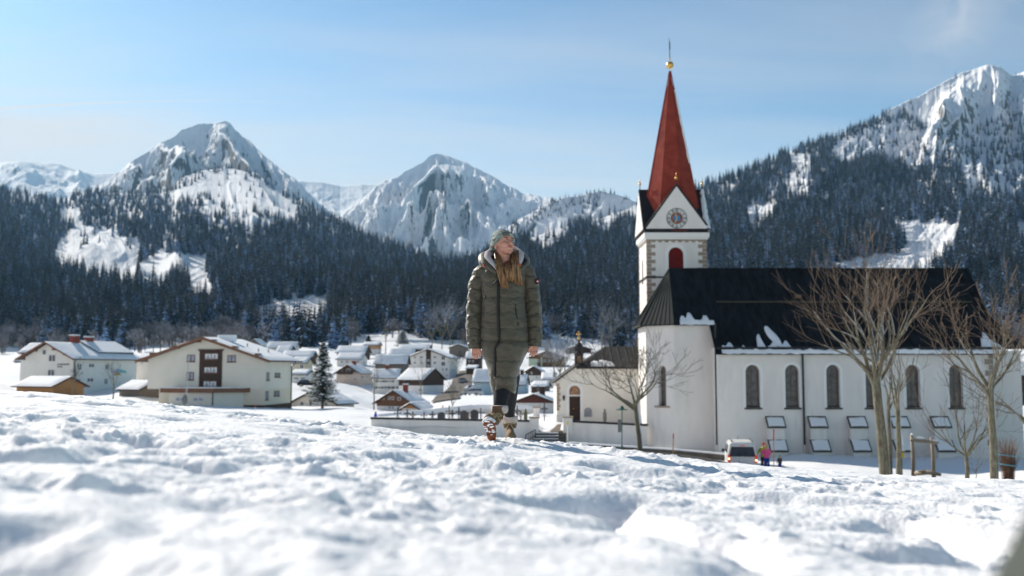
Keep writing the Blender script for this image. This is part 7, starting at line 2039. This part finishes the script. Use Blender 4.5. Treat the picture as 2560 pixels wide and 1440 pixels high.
# hood collar: outer shell and fleece lining
def utube(nm, pts, r, mt, flat=1.0, n=14, nz=.0):
    Q = [L(*q) for q in pts]; Z = []
    m = 60; cum = [0]
    for a, b_2 in zip(Q[:-1], Q[1:]): cum.append(cum[-1] + (b_2 - a).length)
    RR = []
    for i in range(m):
        t = i / (m - 1) * cum[-1]; Z.append(Vector([float(np.interp(t, cum, [q[j] for q in Q])) for j in range(3)]) + Vector((0, 0, nz * float(noise2(t * 12, 3, 5))))); RR.append(float(np.interp(t, cum, r)))
    for _ in range(3): Z = [Z[0]] + [(Z[i - 1] + Z[i] * 2 + Z[i + 1]) / 4 for i in range(1, m - 1)] + [Z[-1]]
    mb = MB(); mb.tube(Z, RR, n, flat=flat); return mb.build(nm, mt, coat, smooth=True)
utube('hood', [(1243, 684, -.15), (1226, 668, -.12), (1209, 655, -.04), (1209, 646, .05), (1228, 640, .14), (1262, 636, .18), (1296, 640, .14), (1313, 650, .05), (1313, 660, -.03), (1296, 676, -.11), (1262, 692, -.15)], [.016, .028, .042, .05, .06, .06, .055, .042, .036, .026, .014], M_COAT, nz=.010)
utube('hood_lining', [(1246, 679, -.155), (1231, 660, -.12), (1218, 645, -.045), (1221, 634, .03), (1238, 627, .10), (1262, 624, .12), (1288, 626, .09), (1301, 636, .02), (1302, 648, -.05), (1290, 668, -.12), (1262, 688, -.155)], [.010, .020, .030, .032, .035, .038, .036, .032, .026, .018, .010], M_LIN)
utube('hood_edge', [(1211, 664, -.105), (1202, 656, -.05), (1202, 648, .02)], [.010, .014, .010], M_BLACK)
utube('hood_edge', [(1309, 646, -.04), (1314, 652, -.05), (1308, 664, -.09)], [.009, .013, .008], M_BLACK)
mb = MB(); mb.ellip(L(1209, 665, -.125), (.008, .008, .012), 8, 6); mb.build('cord_stopper', mat('cord_orange', (.6, .09, .02)), coat)
mb = MB(); mb.ellip(L(1300, 662, -.135), (.006, .006, .014), 8, 6); mb.build('cord_stopper', _mc['cord_orange'], coat)
# ---- beanie
M_BEAN, nt, b_ = mat_new('camouflage_knit')
t_ = nt.nodes.new('ShaderNodeTexCoord'); n_ = nd(nt, 'ShaderNodeTexNoise'); n_.inputs['Scale'].default_value = 24; n_.inputs['Detail'].default_value = 1.5; n_.inputs['Distortion'].default_value = .6
nt.links.new(t_.outputs['Object'], n_.inputs['Vector'])
r__ = nt.nodes.new('ShaderNodeValToRGB'); r__.color_ramp.interpolation = 'CONSTANT'; el = r__.color_ramp.elements
el[0].position = 0; el[0].color = (.10, .115, .095, 1); el[1].position = .43; el[1].color = (.30, .35, .33, 1)
e3 = el.new(.60); e3.color = (.18, .22, .19, 1)
nt.links.new(n_.outputs['Fac'], r__.inputs[0]); nt.links.new(r__.outputs[0], b_.inputs['Base Color']); b_.inputs['Roughness'].default_value = .95
M_BEAN2 = mat('grey_green_knit', (.24, .27, .25), rough=.95, var=.08, scale=30)
def beanie_ring(t, out=0.0, nA_=72, rib=.0016):
    # t 0 brim .. 1 crown
    r = []
    for k in range(nA_):
        a = 6.2832 * k / nA_; s_ = math.cos(t * math.pi / 2) ** .62
        x = (.084 + out) * s_ * math.cos(a); y = .018 + (.102 + out) * s_ * math.sin(a)
        zb = -.010 - .62 * y - (.02 if y > 0 else 0) * 0
        zt = .132 + .010 * math.sin(a)
        z = zb + (zt - zb) * math.sin(t * math.pi / 2) ** 1.0
        q = (rib if k % 2 else -rib) * s_
        r.append(hp(x * (1 + q / .08), y * (1 + q / .08) + .018 * t ** 2, z))
    return r
mb = MB(); mb.loft([beanie_ring(t, .006) for t in np.linspace(0.02, .97, 22)]); bn = mb.build('beanie', M_BEAN, woman, smooth=True)
mb = MB(); mb.loft([beanie_ring(t, o_) for t, o_ in ((-.0, .003), (-.0, .012), (.10, .014), (.22, .014), (.30, .012), (.31, .005))], caps=False); mb.build('beanie_brim', M_BEAN, bn, smooth=True)
# plain grey side panel of the beanie towards the sun
# ---- hair
M_HAIR, nt, b_ = mat_new('light_brown_hair')
t_ = nt.nodes.new('ShaderNodeTexCoord'); mp2 = nd(nt, 'ShaderNodeMapping'); mp2.inputs['Scale'].default_value = (60, 30, 3); nt.links.new(t_.outputs['Object'], mp2.inputs[0])
n_ = nd(nt, 'ShaderNodeTexNoise'); n_.inputs['Scale'].default_value = 1.6; n_.inputs['Detail'].default_value = 3; nt.links.new(mp2.outputs[0], n_.inputs['Vector'])
nt.links.new(ramp(nt, n_.outputs['Fac'], [(.3, (.08, .036, .015)), (.5, (.22, .11, .045)), (.72, (.46, .27, .12))]), b_.inputs['Base Color']); b_.inputs['Roughness'].default_value = .45
rg = random.Random(8); mb = MB()
def lock(n, starts, mids, ends, y0, y1, r=.0055):
    for i in range(n):
        t = rg.random(); f = lambda A_: (A_[0][0] + (A_[1][0] - A_[0][0]) * t + rg.uniform(-1, 1) * 1.2, A_[0][1] + (A_[1][1] - A_[0][1]) * t + rg.uniform(-1, 1) * 1.2)
        a, m_, e_ = f(starts), f(mids), f(ends); el_ = rg.uniform(-9, 5)
        ym = coat_front(min(max(m_[0], 1235), 1295), 685); ye = coat_front(min(max(e_[0], 1215), 1310), max(e_[1], 660))
        dy = rg.uniform(-.012, .012)
        pts = [L(a[0], a[1], y0 + dy), L((a[0] * .5 + m_[0] * .5) + rg.uniform(-1, 1), (a[1] + m_[1]) / 2, (y0 + y1) / 2 - .02 + dy), L(m_[0], m_[1], min(y1, ym - .015) + dy), L((m_[0] + e_[0]) / 2 + rg.uniform(-1.5, 1.5), (m_[1] + e_[1]) / 2, ye - .022 + dy), L(e_[0], e_[1] + el_, ye - .014 + dy)]
        mb.tube(pts, [r * .8, r, r, r * .8, r * .25], 4, flat=.5)
lock(110, [(1237, 630), (1247, 638)], [(1240, 668), (1254, 668)], [(1252, 714), (1272, 718)], -.02, -.12)
lock(70, [(1262, 655), (1276, 652)], [(1262, 672), (1276, 672)], [(1266, 700), (1284, 700)], -.03, -.12)
lock(110, [(1281, 634), (1295, 626)], [(1281, 664), (1297, 664)], [(1287, 706), (1307, 712)], .01, -.11)
lock(12, [(1244, 634), (1250, 640)], [(1238, 664), (1262, 668)], [(1248, 716), (1310, 700)], -.03, -.13, .003)
hair = mb.build('hair', M_HAIR, woman, smooth=True)
# ---- leggings
mb = MB()
def leg(pts, rad):
    Q = [L(*q) for q in pts]; mb.loft([[c + Vector((r * math.cos(a), r * 1.05 * math.sin(a), 0)) * (1 + .03 * float(noise2(a * 2, c.z * 25, 6))) for a in np.linspace(0, 6.2832, 24, endpoint=False)] for c, r in zip(Q, rad)])
leg([(1246, 880, 0), (1254, 945, -.03), (1257, 966, -.05), (1254, 990, -.09), (1251, 1008, -.12), (1249, 1026, -.13)], [.085, .080, .074, .066, .056, .050])
leg([(1270, 880, .02), (1277, 945, .06), (1277, 970, .10), (1276, 1000, .16), (1274, 1025, .22), (1274, 1050, .27)], [.085, .074, .062, .052, .044, .042])
mb.build('leggings', M_LEG, woman, smooth=True)
# ---- boots
def boot(heel, yaw, pitch, shaft_top, roll=0, snow_sole=False, Lf=.275):
    """heel: world-local point of the heel on the sole"""
    R = Matrix.Rotation(yaw, 3, 'Z') @ Matrix.Rotation(-pitch, 3, 'X') @ Matrix.Rotation(roll, 3, 'Y')
    def q(u, v, w_): return heel + R @ Vector((v, -u, w_))
    def half(u): return float(np.interp(u / Lf, [0, .06, .2, .38, .55, .75, .9, .97, 1], [.012, .030, .037, .034, .040, .047, .040, .026, .008]))
    mbs = MB(); us = np.linspace(0, Lf, 30); out = [(u, half(u)) for u in us] + [(u, -half(u)) for u in us[::-1]]
    mbs.loft([[q(u, v, 0) for u, v in out], [q(u, v * 1.04, .014) for u, v in out], [q(u, v, .028) for u, v in out]])
    for j in range(9):                      # tread lugs
        u = Lf * (.07 + .105 * j)
        if .34 < u / Lf < .44: continue
        hw = half(u) - .004; a = [q(u - .006, -hw, -.007), q(u + .008, 0, -.007), q(u - .006, hw, -.007), q(u - .018, hw, -.007), q(u - .004, 0, -.007), q(u - .018, -hw, -.007)]
        mbs.prism(a, R @ Vector((0, 0, .008)))
    hb = [(u, v) for u, v in out if u < .3 * Lf]; mbs.loft([[q(u, v * .95, -.014) for u, v in hb], [q(u, v * .95, .002) for u, v in hb]])
    bt = MB(); rings = []
    for u in np.linspace(.004, Lf - .004, 22):
        h_ = float(np.interp(u / Lf, [0, .1, .35, .5, .7, .88, 1], [.07, .115, .12, .09, .068, .056, .02])); w2 = half(u) * .98
        rings.append([q(u, w2 * math.cos(a) * (1 if math.sin(a) < .3 else (1 - .35 * (math.sin(a) - .3))), .024 + max(0, h_ * math.sin(a))) for a in np.linspace(0, math.pi, 13)] + [q(u, -w2 * .5, .024), q(u, w2 * .5, .024)])
    bt.loft(rings)
    ank = q(.065, 0, .09); topv = shaft_top
    d = topv - ank; sh = []
    for i in range(16):
        t = i / 15; c = ank + d * t; rr_ = .051 + .010 * math.sin(t * 2.2) + .004 * float(noise2(t * 9, 3, 5)); sh.append([c + Vector((rr_ * math.cos(a), rr_ * 1.12 * math.sin(a), 0)) for a in np.linspace(0, 6.2832, 22, endpoint=False)])
    bt.loft(sh); b_o = bt.build('boot', M_BOOT, woman, smooth=True)
    mbs.build('sole', M_SOLE, b_o)
    m2 = MB(); m2.loft([[topv + Vector((r_ * math.cos(a), r_ * 1.1 * math.sin(a), z)) * 1.0 for a in np.linspace(0, 6.2832, 22, endpoint=False)] for z, r_ in ((-.035, .056), (-.025, .066), (.0, .070), (.020, .067), (.030, .058), (.022, .047), (-.02, .045))], caps=False); m2.build('boot_cuff', M_FUR, b_o, smooth=True)
    m3 = MB(); prev = None
    for i in range(7):
        t = i / 6; c = ank + d * (t * .7 + .02) if i > 1 else q(.14 - .04 * i, 0, .10 - .0 * i); r_ = .058 if i > 1 else .0
        fr = c + Vector((0, -r_ * 1.08, 0)); L_, R_ = fr + Vector((-.022, .006, 0)), fr + Vector((.022, .006, 0))
        m3.tube([L_, fr + Vector((0, -.004, .004)), R_], .0022, 5)
        if prev: m3.tube([prev[0], R_], .003, 5); m3.tube([prev[1], L_], .003, 5)
        prev = (L_, R_)
    knot = ank + d * .62 + Vector((0, -.068, 0))
    for sx in (-1, 1):
        m3.tube([knot, knot + Vector((sx * .025, -.012, .016)), knot + Vector((sx * .045, -.008, -.004)), knot + Vector((sx * .012, -.006, -.006))], .003, 5); m3.tube([knot, knot + Vector((sx * .02, -.01, -.03)), knot + Vector((sx * .035, -.005, -.055))], .0028, 5)
    m3.build('laces', M_LACE, b_o, smooth=True)
    m4 = MB(); c0 = ank + d * .80; m4.loft([[c0 + Vector((r_ * math.cos(a), r_ * 1.14 * math.sin(a), z)) for a in np.linspace(3.9, 5.5, 12)] for z, r_ in ((-.05, .060), (.02, .0625), (.05, .060))], closed=False); m4.build('tongue', M_BOOTD, b_o, smooth=True)
    if snow_sole:
        m5 = MB(); rr5 = random.Random(6)
        for i in range(26):
            u = Lf * rr5.uniform(.1, .97); v = rr5.uniform(-.8, .8) * half(u); m5.ellip(q(u, v, -.008), (rr5.uniform(.006, .017), rr5.uniform(.004, .013), .005), 8, 5, R=R)
        for i in range(16):
            a = -1 + 2 * i / 15; m5.ellip(q(Lf * (.99 - .16 * a * a), a * .042, .012), (.012, .010, .014), 8, 5, R=R)
        m5.build('boot_snow', M_SNOW, b_o, smooth=True)
    return b_o
boot(L(1231, 1098, -.20), math.radians(-8), math.radians(37), L(1249, 1022, -.14), roll=math.radians(-4), snow_sole=True)
boot(L(1274, 1095, .36), math.radians(3), math.radians(-3), L(1274, 1048, .285))

# ================================================================== people by the church
def small_person(px, py, Y, H, rz, label, jacket, trousers, hat, arm_l, arm_r, hair=None, face=True, jacket_n='jacket', extra=None):
    b_ = P(px, py, Y); r = empty('person', b_, rz, label, 'person'); k = H / 1.7
    def v(x, y, z): return Vector((x, y, z)) * k
    def remesh(o, s_): m_ = o.modifiers.new('skin', 'REMESH'); m_.mode = 'VOXEL'; m_.voxel_size = s_; m_.use_smooth_shade = True
    mb = MB(); mb.ellip(v(0, 0, 1.57), tuple(q * k for q in (.085, .10, .125)), 14, 10); mb.tube([v(0, .01, 1.5), v(0, .01, 1.35)], .06 * k, 10); mb.ellip(v(0, -.10, 1.56), tuple(q * k for q in (.014, .02, .02)), 8, 6)
    mb.tube([v(0, .01, 1.4), v(0, 0, .9)], [.12 * k, .13 * k], 12)
    for s_, A_ in ((-1, arm_l), (1, arm_r)):
        pts = [v(s_ * .1, 0, 1.38), v(s_ * .19, 0, 1.36)] + [v(*q) for q in A_]; mb.tube(pts, [.05 * k, .05 * k, .04 * k, .032 * k], 8); e_ = pts[-1]; dr = (pts[-1] - pts[-2]).normalized()
        mb.ellip(e_ + dr * .04 * k, (.035 * k, .025 * k, .045 * k), 8, 6)
        for f in range(4): mb.tube([e_ + dr * .05 * k + v(-.02 + .013 * f, 0, 0), e_ + dr * .12 * k + v(-.02 + .013 * f, -.01, 0)], .009 * k, 5)
        mb.tube([e_ + dr * .03 * k, e_ + dr * .07 * k + v(-s_ * .04, -.01, 0)], .010 * k, 5)
        mb.tube([v(0, 0, .92), v(s_ * .09, 0, .85), v(s_ * .11, -.01, .48), v(s_ * .12, .01, .06)], [.11 * k, .085 * k, .06 * k, .045 * k], 8); mb.ellip(v(s_ * .12, -.06, .04), (.045 * k, .12 * k, .04 * k), 8, 6)
    body = mb.build('body', M_SKIN, r); remesh(body, .012 * k)
    mb = MB(); mb.loft([[v(w_ * math.cos(a), d_ * math.sin(a), z) for a in np.linspace(0, 6.2832, 18, endpoint=False)] for z, w_, d_ in ((1.44, .07, .07), (1.40, .17, .11), (1.30, .215, .14), (1.1, .21, .15), (.92, .20, .15), (.78, .215, .16))])
    for s_, A_ in ((-1, arm_l), (1, arm_r)): mb.tube([v(s_ * .12, 0, 1.36), v(s_ * .2, 0, 1.34)] + [v(*q) for q in A_], [.08 * k, .085 * k, .065 * k, .055 * k], 10)
    j = mb.build(jacket_n, jacket, r); remesh(j, .015 * k)
    mb = MB()
    for s_ in (-1, 1): mb.tube([v(s_ * .05, 0, .95), v(s_ * .095, 0, .82), v(s_ * .115, -.01, .46), v(s_ * .125, .01, .10)], [.13 * k, .12 * k, .092 * k, .085 * k], 10)
    t = mb.build('trousers', trousers, r); remesh(t, .015 * k)
    for s_ in (-1, 1):
        mb = MB(); mb.ellip(v(s_ * .125, -.05, .06), (.07 * k, .16 * k, .07 * k), 10, 7); mb.build('boot', M_BLACK, r, smooth=True)
    mb = MB(); mb.ellip(v(0, .01, 1.63), (.105 * k, .12 * k, .10 * k), 14, 8, fn=lambda p: Vector((p.x, p.y, max(p.z, -.35 + .2 * p.y)))); mb.ellip(v(0, .01, 1.74), (.035 * k,) * 3, 8, 6, mi=1); mb.build('hat', hat, r, smooth=True)
    if hair: mb = MB(); mb.ellip(v(0, .05, 1.50), (.10 * k, .085 * k, .16 * k), 12, 8); mb.build('hair', hair, r, smooth=True)
    return r
m_pink = mat('pink_jacket', (.72, .09, .26), rough=.6, var=.1); m_blue = mat('blue_ski_trousers', (.01, .05, .30), rough=.6); m_yel = mat('yellow_jacket', (.55, .60, .03), rough=.6); m_or = mat('orange_hat', (.65, .08, .01), rough=.8)
m_dk = mat('dark_jacket', (.03, .025, .03), rough=.6); m_gh = mat('green_hat', (.05, .30, .08), rough=.8)
small_person(1917, 1172, 65.5, 1.54, math.radians(170), 'person in pink ski jacket and blue trousers seen from behind next to the van', m_pink, m_blue, [mat('blond_hair', (.45, .28, .12)), m_or], [(-.28, -.02, 1.12), (-.22, -.2, .95)], [(.30, .0, 1.1), (.36, -.15, .95)][::1], hair=_mc['blond_hair'])
small_person(1910, 1172, 66.8, 1.70, math.radians(150), 'person in yellow and black jacket with orange bobble hat behind the pink jacket', m_yel, m_dk, [m_or, m_or], [(-.30, .0, 1.15), (-.30, -.2, 1.0)], [(.34, -.05, 1.1), (.52, -.12, .92)])
small_person(1950, 1177, 65, .98, math.radians(200), 'small child in dark jacket and green striped bobble hat, right of the pink jacket', m_dk, m_blue, [m_gh, m_dk], [(-.26, -.02, 1.1), (-.3, -.1, .92)], [(.26, -.02, 1.1), (.3, -.1, .92)])
small_person(1107, 1042, 150, 1.7, 0, 'tiny distant person in red jacket by the village road', mat('red_jacket', (.5, .03, .03)), m_dk, [m_dk, m_dk], [(-.26, -.02, 1.1), (-.28, -.05, .9)], [(.26, -.02, 1.1), (.28, -.05, .9)])

# a grey green fabric bag lying in the snow right beside the lens, far out of focus
c = P(2700, 1560, .62); mb = MB()
A_ = [P(2672, 1550, .58), P(2752, 1360, .60), P(2868, 1120, .62), P(3000, 1120, .64), P(3000, 1760, .64), P(2600, 1760, .58)]
mb.prism(A_, (.0, .10, .0)); bag = mb.build('fabric_bag', mat('grey_green_canvas', (.07, .08, .07), rough=.9, var=.1, scale=20), label='blurred grey green bag at the lower right corner close to the lens', cat='bag', smooth=False)
bag.data.transform(Matrix.Translation(-c)); bag.location = c
bv = bag.modifiers.new('bevel', 'BEVEL'); bv.width = .012; bv.segments = 4
